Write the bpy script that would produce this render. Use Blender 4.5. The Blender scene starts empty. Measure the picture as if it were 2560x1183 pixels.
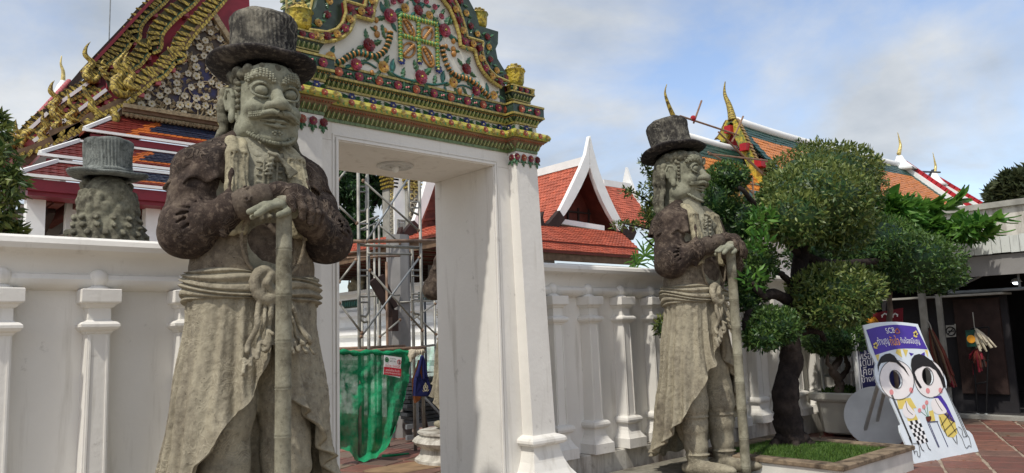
import bpy, math, random
import numpy as np
import openvdb
from mathutils import Vector, Matrix, Euler

# ------------------------------------------------------------------ camera, sky, sun, exposure
SC = bpy.context.scene
COL = SC.collection
PI = math.pi
rnd = random.Random(7)

cam_data = bpy.data.cameras.new('camera')
cam = bpy.data.objects.new('camera', cam_data); COL.objects.link(cam)
cam_data.sensor_width = 36.0
cam_data.lens = 1900.0 / 2560.0 * 36.0
cam_data.clip_start = 0.05; cam_data.clip_end = 2000
_f, _cx, _cy = 1900.0, 1280.0, 591.5
def _n(v):
    v = np.array(v, float); return v / np.linalg.norm(v)
_X = _n((3440 - _cx, 770 - _cy, _f)); _U = _n(np.cross(_X, _n((0, 252, _f))))
if _U[1] > 0: _U = -_U
_M = np.array([_X, np.cross(_U, _X), _U])
cam.matrix_world = Matrix(((_M[0, 0], -_M[0, 1], -_M[0, 2], 0), (_M[1, 0], -_M[1, 1], -_M[1, 2], 0),
                           (_M[2, 0], -_M[2, 1], -_M[2, 2], 1.6), (0, 0, 0, 1)))
SC.camera = cam

SUN_TO = Vector((-1.0, -0.30, 1.5)).normalized()
world = bpy.data.worlds.new('World'); SC.world = world
world.use_nodes = True
def build_world():
    nt = world.node_tree; nt.nodes.clear()
    N = nt.nodes.new; L = nt.links.new
    out = N('ShaderNodeOutputWorld'); bg = N('ShaderNodeBackground'); bg.inputs[1].default_value = 0.10
    sky = N('ShaderNodeTexSky'); sky.sky_type = 'NISHITA'; sky.sun_disc = False
    sky.sun_elevation = math.asin(SUN_TO.z); sky.sun_rotation = math.atan2(SUN_TO.x, SUN_TO.y)
    sky.air_density = 1.0; sky.dust_density = 1.6; sky.ozone_density = 1.4
    tc = N('ShaderNodeTexCoord')
    # clouds: noise on a flattened direction (layers stretch towards the horizon)
    sep = N('ShaderNodeSeparateXYZ'); L(tc.outputs['Generated'], sep.inputs[0])
    mz = N('ShaderNodeMath'); mz.operation = 'MAXIMUM'; L(sep.outputs[2], mz.inputs[0]); mz.inputs[1].default_value = 0.0
    ad = N('ShaderNodeMath'); ad.operation = 'ADD'; L(mz.outputs[0], ad.inputs[0]); ad.inputs[1].default_value = 0.30
    dv = N('ShaderNodeVectorMath'); dv.operation = 'DIVIDE'; L(tc.outputs['Generated'], dv.inputs[0])
    cb = N('ShaderNodeCombineXYZ')
    for i in range(3): L(ad.outputs[0], cb.inputs[i])
    L(cb.outputs[0], dv.inputs[1])
    n1 = N('ShaderNodeTexNoise'); n1.inputs['Scale'].default_value = 1.35; n1.inputs['Detail'].default_value = 9
    n1.inputs['Roughness'].default_value = 0.56; n1.inputs['Distortion'].default_value = 0.35
    mp = N('ShaderNodeMapping'); mp.inputs['Location'].default_value = (3.1, 1.7, 0.4); L(dv.outputs[0], mp.inputs[0]); L(mp.outputs[0], n1.inputs['Vector'])
    r1 = N('ShaderNodeValToRGB'); r1.color_ramp.elements[0].position = 0.37; r1.color_ramp.elements[1].position = 0.57
    L(n1.outputs[0], r1.inputs[0])
    n2 = N('ShaderNodeTexNoise'); n2.inputs['Scale'].default_value = 2.6; n2.inputs['Detail'].default_value = 8; n2.inputs['Roughness'].default_value = .55
    mp2 = N('ShaderNodeMapping'); mp2.inputs['Location'].default_value = (7.7, 4.2, 1.4); L(dv.outputs[0], mp2.inputs[0]); L(mp2.outputs[0], n2.inputs['Vector'])
    r2 = N('ShaderNodeValToRGB'); r2.color_ramp.elements[0].position = 0.30; r2.color_ramp.elements[1].position = 0.70
    r2.color_ramp.elements[0].color = (4.4, 4.85, 5.4, 1); r2.color_ramp.elements[1].color = (8.2, 8.35, 8.4, 1)
    L(n2.outputs[0], r2.inputs[0])
    mix = N('ShaderNodeMix'); mix.data_type = 'RGBA'
    mf = N('ShaderNodeMath'); mf.operation = 'MULTIPLY'; L(r1.outputs[0], mf.inputs[0]); mf.inputs[1].default_value = .92
    L(mf.outputs[0], mix.inputs['Factor'])
    gain = N('ShaderNodeVectorMath'); gain.operation = 'MULTIPLY'; L(sky.outputs[0], gain.inputs[0]); gain.inputs[1].default_value = (2.3, 2.15, 2.1)
    L(gain.outputs[0], mix.inputs[6]); L(r2.outputs[0], mix.inputs[7])
    L(mix.outputs[2], bg.inputs[0]); L(bg.outputs[0], out.inputs[0])
build_world()
sun_data = bpy.data.lights.new('sun', 'SUN'); sun_data.energy = 3.1; sun_data.angle = math.radians(1.6)
sun_data.color = (1.0, 0.95, 0.86)
sun = bpy.data.objects.new('sun', sun_data); COL.objects.link(sun)
sun.rotation_euler = (-SUN_TO).to_track_quat('-Z', 'Y').to_euler()
SC.view_settings.view_transform = 'Standard'; SC.view_settings.look = 'None'
SC.view_settings.exposure = 0.06; SC.view_settings.gamma = 1.0; SC.view_settings.use_curve_mapping = False
SC.render.engine = 'CYCLES'
SC.cycles.max_bounces = 6; SC.cycles.transparent_max_bounces = 12

# ------------------------------------------------------------------ materials
def srgb(r, g, b):
    return tuple(((c / 255) / 12.92 if c <= 10 else ((c / 255 + .055) / 1.055) ** 2.4) for c in (r, g, b)) + (1,)

class NT:
    def __init__(s, name):
        s.m = bpy.data.materials.new(name); s.m.use_nodes = True
        s.t = s.m.node_tree; s.b = s.t.nodes['Principled BSDF']
        s.geo = s.t.nodes.new('ShaderNodeNewGeometry'); s.pos = s.geo.outputs['Position']
    def n(s, k): return s.t.nodes.new(k)
    def l(s, a, b): s.t.links.new(a, b)
    def set(s, sock, v):
        if hasattr(v, 'links'): s.l(v, sock)
        else: sock.default_value = v
    def map(s, vec, scale=(1, 1, 1), loc=(0, 0, 0), rot=(0, 0, 0)):
        k = s.n('ShaderNodeMapping'); s.l(vec, k.inputs[0]); k.inputs['Scale'].default_value = scale
        k.inputs['Location'].default_value = loc; k.inputs['Rotation'].default_value = rot; return k.outputs[0]
    def noise(s, scale, detail=4, rough=.55, vec=None, dist=0.0):
        k = s.n('ShaderNodeTexNoise'); s.l(vec or s.pos, k.inputs['Vector'])
        k.inputs['Scale'].default_value = scale; k.inputs['Detail'].default_value = detail
        k.inputs['Roughness'].default_value = rough; k.inputs['Distortion'].default_value = dist; return k.outputs[0]
    def vor(s, scale, feature='F1', out=0, vec=None, rand=1.0):
        k = s.n('ShaderNodeTexVoronoi'); k.feature = feature; s.l(vec or s.pos, k.inputs['Vector'])
        k.inputs['Scale'].default_value = scale; k.inputs['Randomness'].default_value = rand; return k.outputs[out]
    def wave(s, scale, dist=0, detail=2, kind='BANDS', direction='X', vec=None, dscale=1.0, prof='SIN'):
        k = s.n('ShaderNodeTexWave'); k.wave_type = kind; k.wave_profile = prof
        if kind == 'BANDS': k.bands_direction = direction
        else: k.rings_direction = direction
        s.l(vec or s.pos, k.inputs['Vector']); k.inputs['Scale'].default_value = scale
        k.inputs['Distortion'].default_value = dist; k.inputs['Detail'].default_value = detail
        k.inputs['Detail Scale'].default_value = dscale; return k.outputs[1]
    def ramp(s, fac, stops):
        k = s.n('ShaderNodeValToRGB'); s.l(fac, k.inputs[0]); e = k.color_ramp.elements
        while len(e) < len(stops): e.new(0.5)
        for i, (p, c) in enumerate(stops):
            e[i].position = p; e[i].color = c if len(c) == 4 else tuple(c) + (1,)
        return k.outputs[0]
    def step(s, fac, a, b):
        k = s.n('ShaderNodeMapRange'); k.clamp = True; s.l(fac, k.inputs[0])
        k.inputs[1].default_value = a; k.inputs[2].default_value = b; k.inputs[3].default_value = 0; k.inputs[4].default_value = 1
        return k.outputs[0]
    def mix(s, fac, a, b, mode='MIX'):
        k = s.n('ShaderNodeMix'); k.data_type = 'RGBA'; k.blend_type = mode
        s.set(k.inputs['Factor'], fac); s.set(k.inputs[6], a); s.set(k.inputs[7], b); return k.outputs[2]
    def math(s, op, a, b=0.0):
        k = s.n('ShaderNodeMath'); k.operation = op; s.set(k.inputs[0], a); s.set(k.inputs[1], b); return k.outputs[0]
    def bump(s, h, strength=.3, dist=.01, prev=None):
        k = s.n('ShaderNodeBump'); k.inputs['Strength'].default_value = strength; k.inputs['Distance'].default_value = dist
        s.l(h, k.inputs['Height'])
        if prev: s.l(prev, k.inputs['Normal'])
        return k.outputs[0]
    def done(s, col=None, rough=.7, normal=None, metal=0.0, spec=.3):
        if col is not None: s.set(s.b.inputs['Base Color'], col)
        s.set(s.b.inputs['Roughness'], rough); s.b.inputs['Metallic'].default_value = metal
        s.b.inputs['Specular IOR Level'].default_value = spec
        if normal: s.l(normal, s.b.inputs['Normal'])
        return s.m

def plain(name, c, rough=.6, var=.12, scale=6, spec=.3, metal=0., bump=.0, bscale=60, rnd_obj=0.0):
    """a base colour with mottled variation (and a small shift from piece to piece)"""
    t = NT(name); c = srgb(*c)
    lo = tuple(x * (1 - var) for x in c[:3]) + (1,); hi = tuple(min(1, x * (1 + var)) for x in c[:3]) + (1,)
    col = t.mix(t.step(t.noise(scale, 5), .35, .65), lo, hi)
    if rnd_obj:
        oi = t.n('ShaderNodeObjectInfo')
        k = t.n('ShaderNodeHueSaturation'); t.l(col, k.inputs['Color'])
        t.l(t.math('ADD', t.math('MULTIPLY', oi.outputs['Random'], rnd_obj * 2), 1 - rnd_obj), k.inputs['Value'])
        col = k.outputs[0]
    nm = t.bump(t.noise(bscale, 4), bump, .004) if bump else None
    return t.done(col, rough, nm, metal, spec)

def stone(name, light, mid, dark, amount=.5, carve=0.0, carve_scale=7, streak=False, fine=1.0, seed=0.0, fleck=0.0):
    t = NT(name); v = t.map(t.pos, loc=(seed, seed * 1.7, seed * .6))
    big = t.noise(2.2, 9, .62, v); med = t.noise(9, 7, .6, v); spk = t.noise(110, 3, .65, v)
    a = t.math('ADD', t.math('MULTIPLY', big, .55), t.math('MULTIPLY', med, .45))
    if streak:
        st = t.noise(7, 5, .6, t.map(v, scale=(1, 1, .18)))
        a = t.math('ADD', t.math('MULTIPLY', a, .6), t.math('MULTIPLY', st, .4))
    c0 = 1 - amount
    col = t.ramp(a, [(max(.02, c0 * .5 + .14), srgb(*light)), (c0 * .5 + .27, srgb(*mid)), (min(.98, c0 * .5 + .40), srgb(*dark))])
    col = t.mix(t.math('MULTIPLY', t.step(spk, .58, .74), .25), col, srgb(*[min(255, x * 1.25 + 12) for x in light]))
    if fleck:  # lichen wear, plus the relief's light and dark put into the colour
        fk = t.noise(26, 7, .68, v); col = t.mix(t.math('MULTIPLY', t.step(fk, .53, .64), fleck), col, srgb(*[min(255, x * 1.12 + 6) for x in light]))
        col = t.mix(t.math('MULTIPLY', t.step(fk, .46, .36), fleck), col, srgb(*[x * .72 for x in dark]))
    pit = t.step(t.vor(38, vec=v), .16, .06)
    pitm = t.math('MULTIPLY', pit, t.step(t.noise(5, 2, .5, v), .5, .62))
    col = t.mix(t.math('MULTIPLY', pitm, .7), col, srgb(*[x * .35 for x in dark]))
    h = t.math('ADD', t.math('MULTIPLY', med, .5), t.math('MULTIPLY', spk, .35 * fine))
    h = t.math('SUBTRACT', h, t.math('MULTIPLY', pitm, .6))
    nm = t.bump(h, .55 * fine, .016)
    if carve:
        warp = t.n('ShaderNodeTexNoise'); t.l(v, warp.inputs['Vector']); warp.inputs['Scale'].default_value = carve_scale * .45; warp.inputs['Detail'].default_value = 1
        mv = t.n('ShaderNodeVectorMath'); mv.operation = 'MULTIPLY_ADD'; t.l(warp.outputs[1], mv.inputs[0]); mv.inputs[1].default_value = (.55,) * 3; t.l(v, mv.inputs[2])
        w = t.wave(carve_scale * .55, 9, 1.5, 'RINGS', 'SPHERICAL', mv.outputs[0], 1.4)
        cut = t.step(w, .62, .9)
        mask = t.step(t.noise(2.6, 2, .5, t.map(v, loc=(9, 2, 5))), .46, .56)
        cm = t.math('MULTIPLY', cut, mask)
        nm = t.bump(cm, carve, .026, nm)
        col = t.mix(t.math('MULTIPLY', cm, .34), col, srgb(*[min(255, x * 1.15 + 8) for x in light]))
    return t.done(col, .92, nm, 0, .15)

M = {}
def build_materials():
    # white lime plaster of the gate and walls
    t = NT('white_plaster')
    big = t.noise(1.1, 6, .6); st = t.noise(8, 6, .6, t.map(t.pos, scale=(1, 1, .09)))
    col = t.mix(t.step(big, .35, .7), srgb(226, 223, 216), srgb(217, 214, 207))
    col = t.mix(t.math('MULTIPLY', t.step(st, .56, .72), .5), col, srgb(172, 166, 154))
    col = t.mix(t.math('MULTIPLY', t.step(t.noise(6, 8, .7), .63, .72), .38), col, srgb(138, 132, 122))
    nm = t.bump(t.noise(26, 5), .22, .01); nm = t.bump(t.noise(4, 3), .25, .02, nm)
    M['plaster'] = t.done(col, .75, nm, 0, .25)
    t = NT('old_plaster')   # plinths and terraces, streaked grey and brown
    st = t.noise(5, 7, .65, t.map(t.pos, scale=(1, 1, .16)))
    col = t.mix(t.step(st, .42, .70), srgb(200, 196, 186), srgb(104, 95, 84))
    col = t.mix(t.math('MULTIPLY', t.step(t.noise(9, 6, .65), .55, .7), .4), col, srgb(92, 84, 74))
    M['old_plaster'] = t.done(col, .85, t.bump(t.noise(22, 5), .3, .012), 0, .2)
    M['bright_white'] = plain('bright_white_paint', (232, 233, 230), .6, .05, 3, bump=.1)
    # statue stones
    M['st_pale'] = stone('pale_green_stone', (142, 139, 122), (118, 114, 98), (64, 58, 50), .40, seed=1, fleck=.3)
    M['st_face'] = stone('pale_face_stone', (140, 140, 123), (124, 124, 107), (64, 62, 54), .42, fine=.8, seed=4, fleck=.3)
    M['st_robe'] = stone('carved_robe_stone', (150, 143, 124), (124, 117, 102), (70, 62, 52), .40, .32, 15, True, seed=2, fleck=.34)
    M['st_coat'] = stone('dark_coat_stone', (108, 96, 84), (66, 56, 50), (40, 34, 32), .58, .95, 13, seed=3, fleck=.42)
    M['st_hat'] = stone('lichen_black_hat_stone', (128, 124, 112), (62, 60, 57), (36, 35, 35), .57, .3, 11, seed=6, fleck=.45)
    M['st_brim'] = stone('black_brim_stone', (120, 114, 104), (56, 52, 51), (36, 34, 35), .68, 0, 8, seed=6, fleck=.3)
    M['st_hat_grey'] = stone('weathered_grey_hat_stone', (126, 130, 125), (92, 96, 93), (48, 50, 48), .50, .2, 12, seed=8, fleck=.45)
    M['st_hair'] = stone('dark_hair_stone', (132, 130, 112), (92, 89, 77), (48, 46, 42), .52, seed=5, fleck=.4)
    M['st_vest'] = stone('brown_vest_stone', (108, 98, 86), (82, 73, 65), (52, 45, 41), .5, seed=7, fleck=.45)
    M['st_stole'] = stone('streaked_pale_stole_stone', (158, 151, 126), (134, 127, 106), (58, 51, 45), .44, .15, 14, True, seed=13, fleck=.45)
    M['st_under'] = stone('brown_grey_coat_front_stone', (132, 122, 104), (104, 94, 81), (62, 54, 48), .5, .2, 14, True, seed=11, fleck=.35)
    M['st_base'] = stone('grey_slab_stone', (140, 136, 124), (112, 108, 98), (70, 66, 60), .45, seed=9)
    # glazed ceramic
    def glaze(key, c, var=.25): M[key] = plain('glazed_' + key, c, .28, var, 22, .5, bump=.15, bscale=40, rnd_obj=.12)
    glaze('leaf_green', (52, 96, 66)); glaze('teal', (34, 92, 84)); glaze('moss', (98, 116, 70)); glaze('lime', (92, 142, 74))
    glaze('yellow', (162, 146, 78)); glaze('ochre', (166, 118, 58)); glaze('rose', (134, 54, 66)); glaze('dark_red', (104, 36, 38))
    glaze('orange_red', (160, 84, 60)); glaze('blue', (34, 44, 104)); glaze('gold_flower', (180, 142, 70)); glaze('cream', (212, 196, 150))
    glaze('dark_green', (50, 66, 54)); glaze('lemon', (180, 172, 78)); glaze('earth', (150, 104, 72))
    # gold mosaic and lacquer
    t = NT('gold_mosaic')
    col = t.mix(t.step(t.noise(14, 5), .38, .66), srgb(190, 168, 74), srgb(104, 84, 32))
    col = t.mix(t.math('MULTIPLY', t.step(t.wave(4.2, 5, 2, 'BANDS', 'DIAGONAL'), .72, .9), .75), col, srgb(58, 46, 24)); M['gold'] = t.done(col, .42, t.bump(t.vor(30, 'DISTANCE_TO_EDGE'), .8, .02), .2, .5)
    M['gold_leaf'] = plain('old_gilding', (206, 186, 120), .4, .35, 9, .5, .35, .3, 40)
    t = NT('gold_green_mosaic')
    v = t.vor(11, out=1)
    col = t.mix(t.step(t.noise(3.5, 4), .42, .62), srgb(196, 172, 62), srgb(62, 104, 62))
    col = t.mix(t.math('MULTIPLY', t.step(t.noise(22, 3), .52, .62), .7), col, srgb(70, 58, 26))
    M['gold_green'] = t.done(col, .35, t.bump(t.vor(24, 'DISTANCE_TO_EDGE'), .7, .015), .06, .4)
    M['brown_gilt'] = plain('worn_brown_gilding', (112, 90, 52), .5, .4, 9, .4, .2, .3, 40)
    M['dim_red'] = plain('dim_red_panel', (44, 24, 22), .8, .25, 3)
    M['dark_olive'] = plain('dark_olive_lacquer', (58, 56, 30), .6, .35, 8)
    M['maroon'] = plain('maroon_lacquer', (122, 30, 44), .45, .12, 2, .4)
    M['crimson'] = plain('crimson_paint', (160, 24, 34), .5, .12, 2, .4)
    M['pink'] = plain('pink_block_paint', (170, 92, 96), .6, .1, 5)
    M['brown_board'] = plain('weathered_brown_board', (104, 84, 66), .8, .25, 7, bump=.3)
    M['dark_wood'] = plain('dark_wood', (50, 36, 32), .7, .25, 6, bump=.3)
    M['red_wood'] = plain('red_brown_wood', (96, 44, 34), .65, .2, 5, bump=.2)
    def tile(key, c, rough=.35, d=.2):
        t = NT('roof_tile_' + key); oi = t.n('ShaderNodeObjectInfo'); c = srgb(*c)
        a = tuple(x * (1 - d) for x in c[:3]) + (1,); b = tuple(min(1, x * (1 + d)) for x in c[:3]) + (1,)
        cell = t.vor(5.5, out=1); sp = t.n('ShaderNodeSeparateColor'); t.l(cell, sp.inputs[0])
        col = t.mix(sp.outputs[0], a, b)
        col = t.mix(t.math('MULTIPLY', t.step(t.noise(1.5, 5), .52, .72), .35), col, tuple(x * .55 for x in c[:3]) + (1,))
        M['tile_' + key] = t.done(col, rough, t.bump(t.noise(20, 3), .2, .01), 0, .45)
    tile('orange', (196, 120, 50)); tile('green', (32, 68, 58)); tile('terracotta', (176, 90, 66), .6)
    tile('amber', (172, 92, 42)); tile('red', (104, 40, 34)); tile('navy', (36, 42, 60)); tile('bright', (204, 116, 48))
    # ground
    t = NT('terracotta_paver'); oi = t.n('ShaderNodeObjectInfo')
    base = t.ramp(oi.outputs['Random'], [(0, srgb(128, 82, 70)), (.35, srgb(112, 74, 66)), (.6, srgb(138, 96, 80)), (.8, srgb(104, 84, 76)), (1, srgb(122, 106, 88))])
    col = t.mix(t.step(t.noise(7, 7, .65), .4, .75), base, srgb(92, 72, 64))
    M['paver'] = t.done(col, .62, t.bump(t.noise(30, 5), .35, .01), 0, .35)
    t = NT('pale_mortar'); col = t.mix(t.step(t.noise(6, 6), .4, .7), srgb(164, 150, 132), srgb(118, 104, 92))
    M['mortar'] = t.done(col, .9, t.bump(t.noise(50, 4), .4, .01), 0, .2)
    M['paver_far'] = plain('far_pavers', (120, 82, 70), .65, .3, 2.2, .3, bump=.3)
    M['shop_floor'] = plain('dark_shop_floor', (62, 60, 60), .8, .2, 3, bump=.2)
    M['old_white'] = plain('aged_white_paint', (204, 202, 194), .75, .12, 4, bump=.2)
    t = NT('weathered_cap_stone'); col = t.mix(t.step(t.noise(6, 7, .65), .42, .62), srgb(136, 120, 100), srgb(74, 64, 54)); M['cap_stone'] = t.done(col, .9, t.bump(t.noise(24, 5), .5, .012), 0, .2)
    t = NT('streaked_awning_paint'); col = t.mix(t.step(t.noise(3, 7, .65, t.map(t.pos, scale=(1, 1, .3))), .52, .72), srgb(206, 210, 206), srgb(150, 152, 146)); col = t.mix(t.step(t.noise(11, 4), .70, .76), col, srgb(60, 58, 54)); M['awning'] = t.done(col, .6, None, 0, .3)
    M['earth'] = plain('packed_sandy_earth', (136, 112, 86), .95, .2, 5, bump=.5)
    # metal, cloth and the rest
    M['galv'] = plain('galvanised_pipe', (142, 140, 132), .5, .25, 8, .5, .35, .2)
    M['rust_pipe'] = plain('rusty_pipe', (128, 104, 86), .7, .35, 9, .4, .15, .3)
    M['steel_dark'] = plain('dark_steel', (66, 70, 74), .5, .25, 5, .5, .4)
    M['steel_grey'] = plain('grey_steel', (128, 132, 134), .5, .2, 5, .5, .3)
    M['black'] = plain('black_paint', (18, 18, 20), .5, .2, 5)
    M['dark_int'] = plain('dark_interior', (40, 38, 40), .8, .25, 2)  # near-black: the shade inside shop and pavilion is put into this colour
    M['grey_wall'] = plain('grey_wall', (138, 136, 134), .85, .1, 3, bump=.1)
    M['concrete'] = plain('stained_concrete', (150, 148, 140), .9, .25, 3, bump=.3)
    M['bamboo'] = plain('dry_bamboo', (132, 104, 84), .7, .25, 12, bump=.2)
    M['white_cloth'] = plain('dirty_white_cloth', (188, 178, 158), .95, .15, 9, bump=.4)
    M['navy_cloth'] = plain('navy_cloth', (30, 36, 86), .85, .15, 9, bump=.4, bscale=120)
    M['brown_cloth'] = plain('brown_cloth', (126, 72, 36), .85, .2, 9, bump=.4)
    M['cream_emblem'] = plain('cream_print', (206, 196, 164), .8, .1, 20)
    M['white_print'] = plain('white_print', (232, 232, 232), .6, .03, 20)
    M['navy_print'] = plain('navy_board', (30, 34, 84), .5, .08, 3)
    M['purple_print'] = plain('purple_print', (72, 52, 150), .5, .06, 4)
    M['board_white'] = plain('pale_blue_white_board', (214, 222, 228), .5, .05, 3)
    M['skin_print'] = plain('white_skin_print', (228, 222, 220), .5, .03, 3)
    M['black_print'] = plain('black_print', (34, 32, 34), .5, .1, 4)
    M['pink_print'] = plain('pink_print', (214, 140, 140), .5, .05, 4)
    M['yellow_print'] = plain('yellow_print', (214, 192, 104), .5, .05, 4)
    M['orange_print'] = plain('orange_print', (232, 160, 52), .5, .05, 4)
    M['red_print'] = plain('red_print', (200, 36, 56), .5, .05, 4)
    M['green_print'] = plain('green_print', (40, 120, 72), .5, .05, 4)
    M['marble'] = plain('grey_marble', (222, 223, 221), .5, .1, 2.5, .4)
    M['pot_white'] = plain('white_glazed_pot', (206, 204, 192), .5, .08, 4)
    M['soil'] = plain('dark_soil', (50, 40, 32), .95, .3, 9, bump=.5)
    t = NT('dark_rough_bark')
    col = t.mix(t.step(t.noise(7, 7, .65), .4, .7), srgb(36, 31, 30), srgb(64, 56, 52))
    M['bark'] = t.done(col, .9, t.bump(t.noise(16, 6, .6, t.map(t.pos, scale=(1, 1, .5))), .8, .04), 0, .15)
    M['bark_light'] = plain('light_bark', (98, 86, 76), .9, .25, 9, bump=.6)
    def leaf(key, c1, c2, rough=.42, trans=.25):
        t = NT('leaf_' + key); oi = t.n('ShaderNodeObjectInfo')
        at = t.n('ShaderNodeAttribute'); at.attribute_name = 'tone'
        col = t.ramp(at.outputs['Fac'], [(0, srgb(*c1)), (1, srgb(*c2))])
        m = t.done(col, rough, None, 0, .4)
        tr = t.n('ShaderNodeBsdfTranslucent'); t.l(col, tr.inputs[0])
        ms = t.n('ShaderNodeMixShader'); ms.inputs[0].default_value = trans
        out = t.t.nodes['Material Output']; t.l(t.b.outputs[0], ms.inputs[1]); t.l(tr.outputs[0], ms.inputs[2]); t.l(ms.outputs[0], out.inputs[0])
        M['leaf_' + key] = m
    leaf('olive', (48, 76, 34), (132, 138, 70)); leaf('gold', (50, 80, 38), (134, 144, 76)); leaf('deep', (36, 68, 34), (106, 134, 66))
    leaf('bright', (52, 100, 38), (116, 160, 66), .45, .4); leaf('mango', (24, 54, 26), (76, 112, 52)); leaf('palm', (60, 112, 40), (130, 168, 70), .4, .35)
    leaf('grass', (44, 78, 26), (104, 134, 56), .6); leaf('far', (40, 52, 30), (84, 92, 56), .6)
    # green shade net: woven, see-through cloth
    def net(key, c, alpha):
        t = NT('net_' + key)
        w1 = t.wave(55, 1.2, 2, 'BANDS', 'Z'); fold = t.noise(4, 4)
        col = t.mix(t.step(fold, .35, .7), srgb(*c), srgb(*[min(255, x * 1.35 + 8) for x in c]))
        col = t.mix(t.math('MULTIPLY', t.step(w1, .6, .95), .25), col, srgb(*[min(255, x * 1.7 + 20) for x in c]))
        m = t.done(col, .8, t.bump(t.noise(45, 4), .5, .02), 0, .15)
        tr = t.n('ShaderNodeBsdfTransparent'); ms = t.n('ShaderNodeMixShader')
        fac = t.math('ADD', t.math('MULTIPLY', t.step(t.noise(7, 5, .6), .35, .7), .22), alpha - .11)
        t.l(fac, ms.inputs[0]); out = t.t.nodes['Material Output']
        t.l(tr.outputs[0], ms.inputs[1]); t.l(t.b.outputs[0], ms.inputs[2]); t.l(ms.outputs[0], out.inputs[0])
        M[key] = m
    net('net_green', (22, 108, 72), .93); net('net_pale', (120, 190, 160), .62)
    # relief board of the left temple: blue ground
    t = NT('blue_mosaic_ground')
    col = t.mix(t.step(t.noise(2.2, 4), .48, .62), srgb(66, 54, 44), srgb(48, 48, 88))
    M['gable_ground'] = t.done(col, .5, t.bump(t.noise(30, 3), .3, .01), 0, .4)
    M['gilt_dull'] = plain('dull_gilding', (134, 120, 94), .65, .35, 14, .3, .05, .3, 50)
    M['pearl'] = plain('pearl_flower_inlay', (172, 164, 142), .4, .12, 20, .5)
    t = NT('lamp_glow'); t.b.inputs['Emission Color'].default_value = (.85, .92, 1, 1); t.b.inputs['Emission Strength'].default_value = 6
    M['lamp_glow'] = t.done(srgb(240, 244, 255), .4)
    M['lamp_white'] = plain('white_lamp_metal', (196, 196, 192), .5, .04, 4)
build_materials()

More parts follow.
